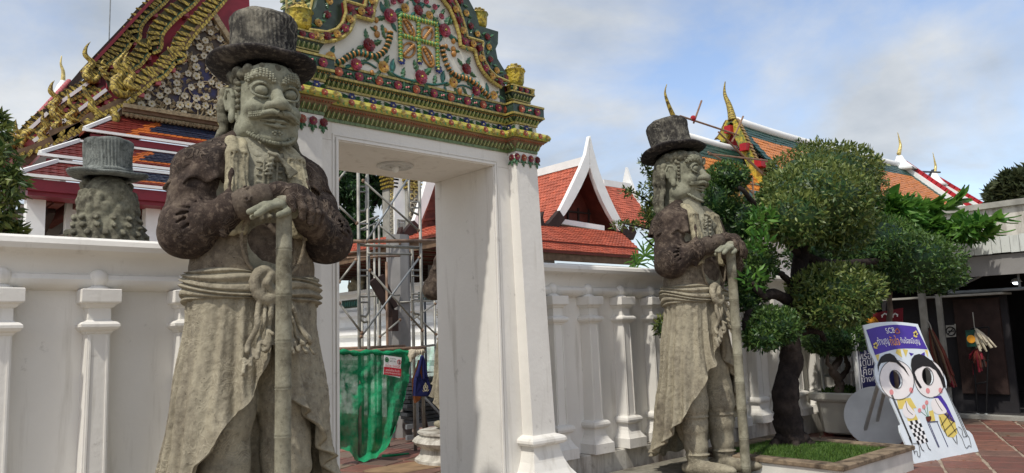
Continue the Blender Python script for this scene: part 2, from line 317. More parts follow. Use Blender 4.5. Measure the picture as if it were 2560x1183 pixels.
# ------------------------------------------------------------------ mesh helpers
SHIFT = {}
class MB:
    def __init__(s): s.v = []; s.f = []; s.mi = []; s.cur = 0; s.tone = None
    def add(s, verts, faces):
        b = len(s.v); s.v.extend([tuple(p) for p in verts]); s.f.extend([tuple(b + i for i in q) for q in faces]); s.mi.extend([s.cur] * len(faces))
        return s
    def box(s, x0, x1, y0, y1, z0, z1):
        return s.add([(x0, y0, z0), (x1, y0, z0), (x1, y1, z0), (x0, y1, z0), (x0, y0, z1), (x1, y0, z1), (x1, y1, z1), (x0, y1, z1)],
                     [(0, 3, 2, 1), (4, 5, 6, 7), (0, 1, 5, 4), (1, 2, 6, 5), (2, 3, 7, 6), (3, 0, 4, 7)])
    def frust(s, a, b):
        """two rectangles (x0,x1,y0,y1,z) joined"""
        v = []
        for (x0, x1, y0, y1, z) in (a, b): v += [(x0, y0, z), (x1, y0, z), (x1, y1, z), (x0, y1, z)]
        return s.add(v, [(0, 3, 2, 1), (4, 5, 6, 7), (0, 1, 5, 4), (1, 2, 6, 5), (2, 3, 7, 6), (3, 0, 4, 7)])
    def tube(s, pts, r, n=8, cap=True):
        pts = [Vector(p) for p in pts]; m = len(pts)
        rs = r if isinstance(r, (list, tuple)) else [r] * m
        b = len(s.v); V = []; up = None
        for i, p in enumerate(pts):
            d = (pts[min(i + 1, m - 1)] - pts[max(i - 1, 0)]).normalized()
            if up is None:
                up = Vector((0, 0, 1)) if abs(d.z) < .9 else Vector((1, 0, 0))
            x = d.cross(up).normalized(); up = x.cross(d).normalized()
            for k in range(n):
                a = 2 * PI * k / n; V.append(p + (x * math.cos(a) + up * math.sin(a)) * rs[i])
        F = [(i * n + k, i * n + (k + 1) % n, (i + 1) * n + (k + 1) % n, (i + 1) * n + k) for i in range(m - 1) for k in range(n)]
        if cap: F += [tuple(range(n))[::-1], tuple((m - 1) * n + k for k in range(n))]
        return s.add(V, F)
    def lathe(s, prof, n=16, c=(0, 0, 0), sq=False, ph=0.0):
        """prof: (r, z) pairs round a vertical axis"""
        V = []; m = len(prof)
        for (r, z) in prof:
            for k in range(n):
                a = 2 * PI * k / n + ph; V.append((c[0] + r * math.cos(a), c[1] + r * math.sin(a), c[2] + z))
        F = [(i * n + k, i * n + (k + 1) % n, (i + 1) * n + (k + 1) % n, (i + 1) * n + k) for i in range(m - 1) for k in range(n)]
        F += [tuple(range(n))[::-1], tuple((m - 1) * n + k for k in range(n))]
        return s.add(V, F)
    def rects(s, prof, cx, cy):
        """stack of rectangles: prof = (half_x, half_y, z)"""
        V = []
        for (hx, hy, z) in prof: V += [(cx - hx, cy - hy, z), (cx + hx, cy - hy, z), (cx + hx, cy + hy, z), (cx - hx, cy + hy, z)]
        m = len(prof)
        F = [(i * 4 + k, i * 4 + (k + 1) % 4, (i + 1) * 4 + (k + 1) % 4, (i + 1) * 4 + k) for i in range(m - 1) for k in range(4)]
        F += [(3, 2, 1, 0), tuple((m - 1) * 4 + k for k in range(4))]
        return s.add(V, F)
    def prism(s, poly, fn, d0, d1):
        """poly of (u,v); fn(u,v,d) -> point; solid between depths d0 and d1"""
        n = len(poly); V = [fn(u, v, d0) for u, v in poly] + [fn(u, v, d1) for u, v in poly]
        F = [tuple(range(n)), tuple(range(2 * n - 1, n - 1, -1))] + [(k, k + n, (k + 1) % n + n, (k + 1) % n) for k in range(n)]
        return s.add(V, F)
    def sweep(s, prof, path, closed=False):
        """profile (out, z) swept along a plan path [(x,y,nx,ny)...] with outward offsets"""
        V = []; n = len(prof); m = len(path)
        for (x, y, nx, ny) in path:
            for (o, z) in prof: V.append((x + nx * o, y + ny * o, z))
        F = [(i * n + k, ((i + 1) % m) * n + k, ((i + 1) % m) * n + (k + 1), i * n + (k + 1)) for i in range(m if closed else m - 1) for k in range(n - 1)]
        if not closed: F += [tuple(range(n)), tuple((m - 1) * n + k for k in range(n))[::-1]]
        return s.add(V, F)
    def band(s, pts, fn, w, d0, d1):
        """a strip of width w along a 2D polyline, solid between depths"""
        P = [Vector(p) for p in pts]; m = len(P); L = []; R = []
        for i in range(m):
            d = (P[min(i + 1, m - 1)] - P[max(i - 1, 0)]).normalized(); nn = Vector((-d.y, d.x))
            ww = w[i] if isinstance(w, (list, tuple)) else w
            L.append(P[i] + nn * ww / 2); R.append(P[i] - nn * ww / 2)
        V = []
        for i in range(m): V += [fn(L[i].x, L[i].y, d0), fn(R[i].x, R[i].y, d0), fn(R[i].x, R[i].y, d1), fn(L[i].x, L[i].y, d1)]
        F = [(i * 4 + k, i * 4 + (k + 1) % 4, (i + 1) * 4 + (k + 1) % 4, (i + 1) * 4 + k) for i in range(m - 1) for k in range(4)]
        F += [(3, 2, 1, 0), tuple((m - 1) * 4 + k for k in range(4))]
        return s.add(V, F)
    def sphere(s, c, r, nu=8, nv=6, sc=(1, 1, 1)):
        V = [(c[0], c[1], c[2] - r * sc[2])]
        for i in range(1, nv):
            a = -PI / 2 + PI * i / nv
            for k in range(nu):
                b = 2 * PI * k / nu
                V.append((c[0] + r * sc[0] * math.cos(a) * math.cos(b), c[1] + r * sc[1] * math.cos(a) * math.sin(b), c[2] + r * sc[2] * math.sin(a)))
        V.append((c[0], c[1], c[2] + r * sc[2])); t = len(V) - 1
        F = [(0, 1 + (k + 1) % nu, 1 + k) for k in range(nu)]
        F += [(1 + i * nu + k, 1 + i * nu + (k + 1) % nu, 1 + (i + 1) * nu + (k + 1) % nu, 1 + (i + 1) * nu + k) for i in range(nv - 2) for k in range(nu)]
        F += [(t, 1 + (nv - 2) * nu + k, 1 + (nv - 2) * nu + (k + 1) % nu) for k in range(nu)]
        return s.add(V, F)
    def grid(s, P, cu=False, cv=False):
        """P: array (nu, nv, 3)"""
        nu, nv = P.shape[:2]; V = P.reshape(-1, 3)
        F = [(i * nv + j, ((i + 1) % nu) * nv + j, ((i + 1) % nu) * nv + (j + 1) % nv, i * nv + (j + 1) % nv)
             for i in range(nu if cu else nu - 1) for j in range(nv if cv else nv - 1)]
        return s.add(V, F)
    def mesh(s, name, mats, smooth=False):
        me = bpy.data.meshes.new(name); me.from_pydata(s.v, [], s.f)
        for m in (mats if isinstance(mats, (list, tuple)) else [mats]): me.materials.append(m)
        if any(s.mi): me.polygons.foreach_set('material_index', s.mi)
        if smooth: me.polygons.foreach_set('use_smooth', [True] * len(s.f))
        if s.tone is not None:
            at = me.attributes.new('tone', 'FLOAT', 'POINT'); at.data.foreach_set('value', s.tone)
        me.update(); return me
    def build(s, name, mats, parent=None, smooth=False, **kw):
        return put(name, s.mesh(name, mats, smooth), parent, **kw)

def put(name, me, parent=None, loc=None, rot=None, scale=None, mw=None):
    """one object; a child of a world-built thing keeps world coordinates"""
    o = bpy.data.objects.new(name, me); COL.objects.link(o)
    if parent is not None:
        o.parent = parent
        base = SHIFT.get(parent.name)
        if base is not None: o.matrix_parent_inverse = Matrix.Translation(-base)
    if mw is not None: o.matrix_basis = mw
    else:
        if loc is not None: o.location = loc
        if rot is not None: o.rotation_euler = rot
        if scale is not None: o.scale = scale if hasattr(scale, '__len__') else (scale,) * 3
    if parent is not None and parent.name in SHIFT and not o.name in SHIFT: SHIFT_child(o)
    return o
def SHIFT_child(o): SHIFT[o.name] = None   # sub-parts of a world-built part: the part sits at the same origin
def tag(o, label=None, cat=None, group=None, kind=None):
    if label: o['label'] = label
    if cat: o['category'] = cat
    if group: o['group'] = group
    if kind: o['kind'] = kind
    return o
def thing(name, label, cat, loc=(0, 0, 0), rz=0.0, group=None, local=False, kind=None):
    """an Empty at the thing's base; its parts are given in world coordinates unless local"""
    o = bpy.data.objects.new(name, None); COL.objects.link(o); o.empty_display_size = .2
    o.location = loc; o.rotation_euler = (0, 0, rz)
    tag(o, label, cat, group, kind)
    if not local: SHIFT[o.name] = Vector(loc)
    return o
def smooth_angle(o, deg=40):
    me = o.data
    me.polygons.foreach_set('use_smooth', [True] * len(me.polygons))
    try: me.set_sharp_from_angle(angle=math.radians(deg))
    except Exception: pass
    return o
def spline(pts, n=8):
    """Catmull-Rom through points"""
    P = [Vector(p) for p in pts]; out = []
    for i in range(len(P) - 1):
        a = P[max(i - 1, 0)]; b = P[i]; c = P[i + 1]; d = P[min(i + 2, len(P) - 1)]
        for k in range(n):
            t = k / n
            out.append(.5 * ((2 * b) + (c - a) * t + (2 * a - 5 * b + 4 * c - d) * t * t + (3 * b - a - 3 * c + d) * t ** 3))
    out.append(P[-1]); return out

# ------------------------------------------------------------------ distance-field sculpting
class SDF:
    def __init__(s, lo, hi, h):
        s.lo = np.array(lo, np.float32); s.h = h
        s.n = [int(math.ceil((hi[i] - lo[i]) / h)) + 1 for i in range(3)]
        s.ax = [(s.lo[i] + h * np.arange(s.n[i])).astype(np.float32) for i in range(3)]
        s.D = np.full(s.n, .6, np.float32)
    def _sl(s, lo, hi):
        sl = []
        for i in range(3):
            a = max(0, int((lo[i] - s.lo[i]) / s.h)); b = min(s.n[i], int((hi[i] - s.lo[i]) / s.h) + 2)
            if b <= a: return None
            sl.append(slice(a, b))
        return tuple(sl)
    def op(s, fn, lo, hi, k=.02, mode='add'):
        m = max(k, s.h * 2) + .03
        sl = s._sl([x - m for x in lo], [x + m for x in hi])
        if sl is None: return
        x = s.ax[0][sl[0]][:, None, None]; y = s.ax[1][sl[1]][None, :, None]; z = s.ax[2][sl[2]][None, None, :]
        d = fn(x, y, z).astype(np.float32); D = s.D[sl]
        if mode == 'sub': d = -d; D2 = -D
        else: D2 = D
        if mode == 'and': 
            s.D[sl] = np.maximum(D, d); return
        if k > 0:
            hh = np.maximum(k - np.abs(D2 - d), 0) / k; r = np.minimum(D2, d) - hh * hh * k * .25
        else: r = np.minimum(D2, d)
        if mode == 'sub':
            hh = np.maximum(k - np.abs(D + fn(x, y, z)), 0) / max(k, 1e-6)
            r = np.maximum(D, d) + hh * hh * k * .25
        s.D[sl] = r
    def ell(s, c, r, k=.02, mode='add', rot=None):
        R = np.array(Euler(rot).to_matrix().transposed()) if rot else None
        def fn(x, y, z):
            px, py, pz = x - c[0], y - c[1], z - c[2]
            if R is not None:
                px, py, pz = (R[0, 0] * px + R[0, 1] * py + R[0, 2] * pz, R[1, 0] * px + R[1, 1] * py + R[1, 2] * pz, R[2, 0] * px + R[2, 1] * py + R[2, 2] * pz)
            k0 = np.sqrt((px / r[0]) ** 2 + (py / r[1]) ** 2 + (pz / r[2]) ** 2)
            k1 = np.sqrt((px / r[0] ** 2) ** 2 + (py / r[1] ** 2) ** 2 + (pz / r[2] ** 2) ** 2) + 1e-6
            return k0 * (k0 - 1) / k1
        m = max(r); e = [m] * 3 if rot else r
        s.op(fn, [c[i] - e[i] for i in range(3)], [c[i] + e[i] for i in range(3)], k, mode)
    def cap(s, a, b, ra, rb=None, k=.02, mode='add', rip=None, flat=None):
        """round cone; rip=(amp, freq, phase, swirl) makes folds round it"""
        rb = ra if rb is None else rb
        a = np.array(a, np.float32); b = np.array(b, np.float32); ab = b - a; L2 = float(ab @ ab) + 1e-9; L = math.sqrt(L2)
        def fn(x, y, z):
            px, py, pz = x - a[0], y - a[1], z - a[2]
            h = np.clip((px * ab[0] + py * ab[1] + pz * ab[2]) / L2, 0, 1)
            d = np.sqrt((px - h * ab[0]) ** 2 + (py - h * ab[1]) ** 2 + (pz - h * ab[2]) ** 2)
            r = ra + (rb - ra) * h
            if rip:
                q = np.sin(rip[1] * h * L + rip[2] + rip[3] * (px * .9 - pz * .5 + py * .7))
                r = r + rip[0] * (np.abs(q) ** .7 * np.sign(q)) * np.minimum(1, 3 * np.sqrt(h * (1 - h)) + .2)
            return d - r
        m = max(ra, rb) + (rip[0] if rip else 0)
        s.op(fn, np.minimum(a, b) - m, np.maximum(a, b) + m, k, mode)
    def chain(s, pts, rs, k=.015, mode='add'):
        for i in range(len(pts) - 1):
            r0 = rs[i] if isinstance(rs, (list, tuple)) else rs; r1 = rs[i + 1] if isinstance(rs, (list, tuple)) else rs
            s.cap(pts[i], pts[i + 1], r0, r1, k, mode)
    def ball(s, c, r, k=.01, mode='add'): s.ell(c, (r, r, r), k, mode)
    def mesh(s, name, mats, noise=0.0, nscale=12, seed=0):
        g = openvdb.FloatGrid(.6); D = np.ascontiguousarray(s.D)
        D = np.clip(D, -.6, .6); g.copyFromArray(D, tolerance=0.0)
        pts, quads = g.convertToQuads(0.0)
        V = np.asarray(pts) * s.h + s.lo
        if noise:
            V = V + displacement(V, noise, nscale, seed)
        me = bpy.data.meshes.new(name)
        F = np.asarray(quads)[:, ::-1]
        me.vertices.add(len(V)); me.vertices.foreach_set('co', V.astype(np.float32).ravel())
        me.loops.add(F.size); me.loops.foreach_set('vertex_index', F.ravel().astype(np.int32))
        me.polygons.add(len(F)); me.polygons.foreach_set('loop_start', (np.arange(len(F)) * 4).astype(np.int32))
        me.polygons.foreach_set('use_smooth', np.ones(len(F), bool))
        for m in (mats if isinstance(mats, (list, tuple)) else [mats]): me.materials.append(m)
        me.update(calc_edges=True); me.validate()
        return me
_LAT = np.random.RandomState(5).rand(32, 32, 32).astype(np.float32) * 2 - 1
def vnoise(P, scale, seed=0):
    q = P * scale + seed * 7.31 + 100.0; i = np.floor(q).astype(int); f = q - i; f = f * f * (3 - 2 * f); r = 0
    for dx in (0, 1):
        for dy in (0, 1):
            for dz in (0, 1):
                w = (f[:, 0] if dx else 1 - f[:, 0]) * (f[:, 1] if dy else 1 - f[:, 1]) * (f[:, 2] if dz else 1 - f[:, 2])
                r = r + w * _LAT[(i[:, 0] + dx) % 32, (i[:, 1] + dy) % 32, (i[:, 2] + dz) % 32]
    return r
def displacement(V, amp, scale, seed=0):
    out = np.zeros_like(V)
    for c in range(3): out[:, c] = amp * (vnoise(V, scale, seed + c * 3) + .5 * vnoise(V, scale * 2.3, seed + c * 3 + 1))
    return out
# ------------------------------------------------------------------ boundary wall with its posts
def wall_profile():
    """(out, z) of the face of the wall, from plinth to coping; out is measured towards the court from y = 6.02"""
    return [(0.0, .30), (0.0, 2.025), (.03, 2.03), (.075, 2.045), (.10, 2.075), (.105, 2.10), (.09, 2.13), (.055, 2.142),
            (.06, 2.16), (.065, 2.20), (.085, 2.245), (.12, 2.268), (.15, 2.275), (.185, 2.295), (.20, 2.33), (.19, 2.365), (.155, 2.385), (.10, 2.392), (-.25, 2.395), (-.30, 2.36), (-.27, 0.0)]
def post_mesh():
    mb = MB()
    P = [(.152, .165, .0), (.152, .165, .105), (.145, .158, .108), (.138, .15, .118), (.118, .125, .150), (.100, .105, .19), (.090, .096, .235), (.088, .094, .262),
         (.110, .116, .268), (.128, .134, .285), (.133, .140, .308), (.128, .134, .332), (.108, .114, .348), (.080, .088, .352), (.078, .086, .37),
         (.070, .078, 1.42), (.078, .086, 1.422), (.084, .092, 1.435), (.108, .114, 1.447), (.122, .128, 1.466), (.122, .128, 1.484), (.106, .112, 1.500), (.082, .088, 1.508), (.072, .080, 1.515),
         (.070, .078, 1.595), (.088, .094, 1.605), (.098, .104, 1.622), (.120, .126, 1.632), (.124, .130, 1.640), (.124, .130, 1.722), (.118, .124, 1.728)]
    mb.rects(P, 0, 0)
    for sx in (-1, 1):    # thin arris strips on the shaft
        mb.frust((sx * .060 - .006, sx * .060 + .006, -.093, -.080, .37), (sx * .054 - .006, sx * .054 + .006, -.085, -.072, 1.41))
    return mb.mesh('wall_post', M['plaster'])
POST_ME = post_mesh()
def ball_mesh():
    mb = MB(); mb.lathe([(.075, 1.727), (.072, 1.742), (.056, 1.748), (.05, 1.756)], 20)
    mb.sphere((0, 0, 1.806), .066, 20, 14); return mb.mesh('ball', M['plaster'], True)
BALL_ME = ball_mesh()
def boundary_wall(x0, x1, posts, label):
    r = thing('boundary_wall', label, 'wall', ((x0 + x1) / 2, 6.02, 0), group='white plastered wall beside the gate')
    mb = MB(); pr = wall_profile()
    mb.sweep(pr, [(x0, 6.02, 0, -1), (x1, 6.02, 0, -1)]); o = mb.build('panel', M['plaster'], r); smooth_angle(o, 35)
    mb = MB(); mb.sweep([(-.02, 0.0), (.145, 0.0), (.145, .285), (.135, .298), (-.02, .30)], [(x0, 6.02, 0, -1), (x1, 6.02, 0, -1)]); mb.build('plinth', M['old_plaster'], r)
    for x in posts:
        p = put('post', POST_ME, r, loc=(x, 5.955, .302)); put('ball', BALL_ME, p)
boundary_wall(-2.4, 2.60, [-1.03, -.43, .17, .79, 1.37, 1.98], 'white plaster wall with ball-topped posts behind the largest guardian')
boundary_wall(5.24, 13.6, [5.86 + .567 * i for i in range(13)], 'white plaster wall with ball-topped posts running behind the clipped trees')

# ------------------------------------------------------------------ glazed ornament, shared pieces
def petal(mb, c, ang, r0, r1, w, h0, h1):
    """one petal in a local frame: x right, z up, -y towards the viewer"""
    ca, sa = math.cos(ang), math.sin(ang); V = []
    for (r, ww, h) in ((r0, w * .35, h0), ((r0 + r1) * .58, w, (h0 + h1) * .55), (r1, w * .70, h1)):
        for k in (-1, 1): V.append((c[0] + r * ca - k * ww * sa, -h, c[2] + r * sa + k * ww * ca))
    mb.add(V, [(0, 1, 3, 2), (2, 3, 5, 4)])
def rose_mesh(name, mats, R=1.0, rings=((0.46, 1.0, 7, .42, .12, .30), (.30, .76, 6, .36, .28, .50), (.12, .46, 5, .26, .42, .64))):
    mb = MB(); mb.cur = 0
    mb.lathe([(.02, 0), (.5, 0)], 6) if False else None
    for i, (r0, r1, n, w, h0, h1) in enumerate(rings):
        for k in range(n): petal(mb, (0, 0, 0), 2 * PI * (k + .5 * (i % 2)) / n, r0 * .4, r1, w, h0, h1)
    mb.cur = 1; mb.sphere((0, -.56, 0), .17, 6, 4)
    return mb.mesh(name, mats)
def blossom_mesh(name, mats):
    mb = MB()
    for i in (0, 1):
        for k in range(6): petal(mb, (0, 0, 0), 2 * PI * (k + .5 * i) / 6, .1, 1.0 - .25 * i, .34 - .08 * i, .12 + .16 * i, .42 + .12 * i)
    mb.cur = 1; mb.sphere((0, -.44, 0), .26, 7, 5); return mb.mesh(name, mats)
def leaf_mesh(name, mats, lobes=True):
    """a lobed leaf along +z with a raised rib, base at the origin"""
    mb = MB(); L = [(0, .03), (.15, .20), (.28, .15), (.42, .27), (.55, .17), (.70, .21), (.84, .10), (1.0, .0)] if lobes else [(0, .05), (.2, .18), (.45, .25), (.7, .19), (.88, .09), (1, 0)]
    V = []
    for (z, w) in L: V += [(-w, -.03, z), (-.02, -.12 - .05 * math.sin(z * PI), z), (.02, -.12 - .05 * math.sin(z * PI), z), (w, -.03, z)]
    F = []; mi = []
    for i in range(len(L) - 1):
        for k in range(3): F.append((i * 4 + k, i * 4 + k + 1, (i + 1) * 4 + k + 1, (i + 1) * 4 + k)); mi.append(1 if k == 1 else 0)
    mb.add(V, F); mb.mi = mi; return mb.mesh(name, mats)
def cove_leaf_mesh():
    """upright palmette for the coves: 1 wide, 1 high, bulging outwards"""
    mb = MB(); V = []; L = [(0, .42, .0), (.25, .48, .10), (.5, .48, .20), (.75, .40, .24), (.92, .22, .22), (1.0, .02, .16)]
    for (z, w, b) in L: V += [(-w, -b + .03, z), (-w * .4, -b - .10, z), (-.05, -b - .06, z), (.05, -b - .06, z), (w * .4, -b - .10, z), (w, -b + .03, z)]
    F = []; mi = []
    for i in range(len(L) - 1):
        for k in range(5): F.append((i * 6 + k, i * 6 + k + 1, (i + 1) * 6 + k + 1, (i + 1) * 6 + k)); mi.append(1 if k == 2 else 0)
    mb.add(V, F); mb.mi = mi; return mb.mesh('cove_leaf', [M['moss'], M['cream']])
def scroll_mesh():
    mb = MB()
    for s in (-1, 1):
        c = [(s * (.1 + .34 * math.cos(a)) * 1.0, -.10, .30 * math.sin(a) * s) for a in np.linspace(.2, 5.2, 9)]
        mb.tube(c, .075, 5)
        mb.tube([(s * .75, -.08, -.3 * s), (s * .5, -.12, .1 * s), (s * .2, -.1, .40 * s)], [.03, .09, .03], 5)
        mb.tube([(s * .80, -.08, .38 * s), (s * .55, -.12, .30 * s), (s * .42, -.1, -.05)], [.03, .08, .03], 5)
    mb.cur = 1
    for s in (-1, 1): mb.sphere((s * .16, -.14, .05 * s), .13, 6, 4)
    return mb.mesh('scroll', [M['leaf_green'], M['pink_print']])
def spray_mesh():
    mb = MB(); V = []; 
    for s in (-1, 1):
        for t in (-.5, .0, .5):
            a = s * 1.0; L = [(0, .02), (.3, .10), (.65, .11), (1, 0)]; b = len(mb.v); VV = []
            for (q, w) in L:
                x = s * (.25 + q * .95 * math.cos(t * .7)); z = q * .62 * math.sin(t * .9)
                VV += [(x, -.05, z - w), (x, -.14, z), (x, -.05, z + w)]
            mb.add(VV, [(i * 3 + k, i * 3 + k + 1, (i + 1) * 3 + k + 1, (i + 1) * 3 + k) for i in range(3) for k in range(2)])
    return mb.mesh('leaf_spray', M['leaf_green'])
def garland_leaf_mesh():
    mb = MB()
    mb.add([(0, -.04, -.1), (.35, -.10, .22), (.1, -.22, .34), (.55, -.05, .62), (-.35, -.10, .22), (-.1, -.22, .34), (-.55, -.05, .62), (0, -.2, .5)], [(0, 1, 2), (1, 3, 2), (0, 5, 4), (4, 5, 6), (0, 2, 7), (0, 7, 5)]); return mb.mesh('garland_leaf', M['lime'])
ORN = dict(rose=rose_mesh('rose', [M['rose'], M['lemon']]), dark=rose_mesh('dark_rose', [M['dark_red'], M['dark_red']]), gold=rose_mesh('gold_rose', [M['gold_flower'], M['dark_red']]),
           red=rose_mesh('red_rose', [M['orange_red'], M['cream']]), blue=blossom_mesh('blue_blossom', [M['blue'], M['cream']]), yellow=rose_mesh('yellow_rose', [M['yellow'], M['ochre']]),
           leaf=leaf_mesh('leaf', [M['leaf_green'], M['moss']]), teal=leaf_mesh('teal_leaf', [M['teal'], M['leaf_green']], False), cove=cove_leaf_mesh(), scroll=scroll_mesh(), spray=spray_mesh(), glf=garland_leaf_mesh())
ORN['bud'] = rose_mesh('bud', [M['rose'], M['rose']], rings=((.3, .75, 6, .34, .3, .55), (.1, .5, 5, .3, .5, .8)))
_fr = MB(); _fr.sphere((0, -.2, 0), 1, 8, 6, (.9, .7, 1)); ORN['fruit'] = _fr.mesh('fruit', M['ochre'], True)
_fl = MB(); _fl.lathe([(.5, 0), (.95, .25), (.95, .62), (.55, .85)], 8); ORN['chain_fruit'] = _fl.mesh('chain_fruit', M['ochre'], True)
_fl = MB(); _fl.lathe([(.55, .85), (1.1, .98), (.6, 1.15), (.5, 1.2)], 6); ORN['chain_leaf'] = _fl.mesh('chain_leaf', M['teal'])

def orn(name, key, parent, p, s, rz=0.0, spin=0.0, tilt=0.0):
    """an ornament facing -y (rz turns it to another face); spin turns it in its own plane, tilt leans it outwards"""
    return put(name, ORN[key], parent, mw=Matrix.Translation(p) @ Matrix.Rotation(rz, 4, 'Z') @ Matrix.Rotation(tilt, 4, 'X') @ Matrix.Rotation(spin, 4, 'Y') @ Matrix.Diagonal((s, s, s, 1)) if not hasattr(s, '__len__')
               else Matrix.Translation(p) @ Matrix.Rotation(rz, 4, 'Z') @ Matrix.Rotation(tilt, 4, 'X') @ Matrix.Rotation(spin, 4, 'Y') @ Matrix.Diagonal((s[0], s[1], s[2], 1)))

# ------------------------------------------------------------------ the gate
GATE = thing('temple_gate', 'white gateway crowned with a pediment of glazed flowers between the two guardians', 'gate', (3.93, 6.1, 0))
YP, YJ, YB = 5.50, 5.62, 6.60
XL0, XL1, XR0, XR1 = 2.58, 3.083, 4.78, 5.27
def gate_body():
    for (a, b) in ((XL0, XL1), (XR0, XR1)):
        mb = MB(); mb.box(a, b, YJ, YB, 0, 3.288); mb.build('pier', M['plaster'], GATE)
    mb = MB(); mb.box(XL0, XR1, YJ, YB, 3.29, 3.92); mb.build('lintel', M['plaster'], GATE)
    # raised band round the opening
    mb = MB()
    for (o, d, w) in ((.012, .016, .020), (.046, .008, .016)):
        for s, x in ((-1, XL1), (1, XR0)):
            x0, x1 = sorted((x + s * o, x + s * (o + w))); mb.box(x0, x1, YJ - d, YJ + .001, 0, 3.288 + o)
        mb.box(XL1 - o - w, XR0 + o + w, YJ - d, YJ + .001, 3.289 + o, 3.289 + o + w)
    mb.build('frame', M['plaster'], GATE)
    # pilasters, leaning in very slightly, with a roll and a flared foot
    def pil(x0t, x1t, x0b, x1b, yb):
        mb = MB()
        def R(z, o=0.0):
            f = 1 - (z - .6) / 2.85; 
            return (x0t + (x0b - x0t) * f - o, x1t + (x1b - x1t) * f + o, YP - .03 * f - o, yb, z)
        st = [(.0, .285), (.16, .285), (.165, .27), (.20, .20), (.26, .135), (.33, .085), (.41, .05), (.50, .028), (.56, .02), (.562, .045), (.572, .066), (.592, .078), (.615, .076), (.635, .062), (.648, .03), (.655, .012), (.66, 0), (3.44, 0)]
        for i in range(len(st) - 1):
            a, b = R(*st[i]), R(*st[i + 1])
            v = []
            for (p0, p1, q0, q1, z) in (a, b): v += [(p0, q0, z), (p1, q0, z), (p1, q1, z), (p0, q1, z)]
            mb.add(v, [(0, 1, 5, 4), (1, 2, 6, 5), (2, 3, 7, 6), (3, 0, 4, 7)])
        o = mb.build('pilaster', M['plaster'], GATE); smooth_angle(o, 30); return o
    pil(4.985, 5.265, 5.055, 5.355, 6.59); pil(2.592, 2.872, 2.52, 2.82, 6.59)
    # soffit lamp
    mb = MB(); mb.lathe([(.175, 3.288), (.175, 3.272), (.15, 3.262), (.14, 3.275), (.10, 3.276), (.095, 3.266), (.06, 3.266), (.055, 3.280), (.0, 3.281)], 28, (3.96, 6.11, 0))
    lp = mb.build('ceiling_lamp', M['lamp_white'], GATE); smooth_angle(lp, 40)
    mb = MB(); mb.sphere((3.96, 6.11, 3.258), .036, 12, 8, (1, 1, 1.3)); mb.build('bulb', M['bright_white'], lp, True)
gate_body()

def contour(d=0.0):
    return [(XL0, YB, -1, 1), (XL0, YP, -1, -1), (2.878, YP, 1, -1), (2.878, YJ, 1, -1), (4.98, YJ, -1, -1), (4.98, YP, -1, -1), (XR1, YP, 1, -1), (XR1, YB, 1, 1)]
SEGS = [(XL0, YB, XL0, YP, -PI / 2, 0), (XL0, YP, 2.878, YP, 0, 1), (2.878, YJ, 4.98, YJ, 0, 2), (4.98, YJ, 4.98, YP, -PI / 2, 3), (4.98, YP, XR1, YP, 0, 4)]
def along(seg, proj, spacing, half=False):
    """evenly spaced points on one face of the cornice, out by proj"""
    x0, y0, x1, y1, rz, k = seg
    nx, ny = math.sin(rz), -math.cos(rz)
    e0 = {0: proj, 1: -proj, 2: proj, 3: proj, 4: -proj}[k]; e1 = {0: -proj, 1: -proj, 2: proj, 3: -proj, 4: -proj}[k]
    L = math.hypot(x1 - x0, y1 - y0); dx, dy = (x1 - x0) / L, (y1 - y0) / L
    a, b = (-proj if k != 2 else proj), L + (proj if k != 2 else -proj)
    if k == 3: a, b = -proj, L + proj - proj * 0
    n = max(1, int(round((b - a) / spacing)))
    out = []
    for i in range(n):
        t = a + (b - a) * (i + .5) / n
        out.append((x0 + dx * t + nx * proj, y0 + dy * t + ny * proj, rz))
    return out
def strip(name, mat, parent, z0, z1, proj, tile=.048, t=.012, segs=SEGS):
    """a course of small glazed blocks"""
    mb = MB()
    for sg in segs:
        x0, y0, x1, y1, rz, k = sg
        for (x, y, r) in along(sg, proj, tile):
            c, s_ = math.cos(r), math.sin(r); h = tile * .47
            q = [(-h, -t), (h, -t), (h, .01), (-h, .01)]
            P = [(x + u * c - w * s_, y + u * s_ + w * c) for u, w in q]
            mb.add([(p[0], p[1], z0) for p in P] + [(p[0], p[1], z1) for p in P], [(0, 3, 2, 1), (4, 5, 6, 7), (0, 1, 5, 4), (1, 2, 6, 5), (2, 3, 7, 6), (3, 0, 4, 7)])
    return tag(mb.build(name, mat, parent), kind='stuff')
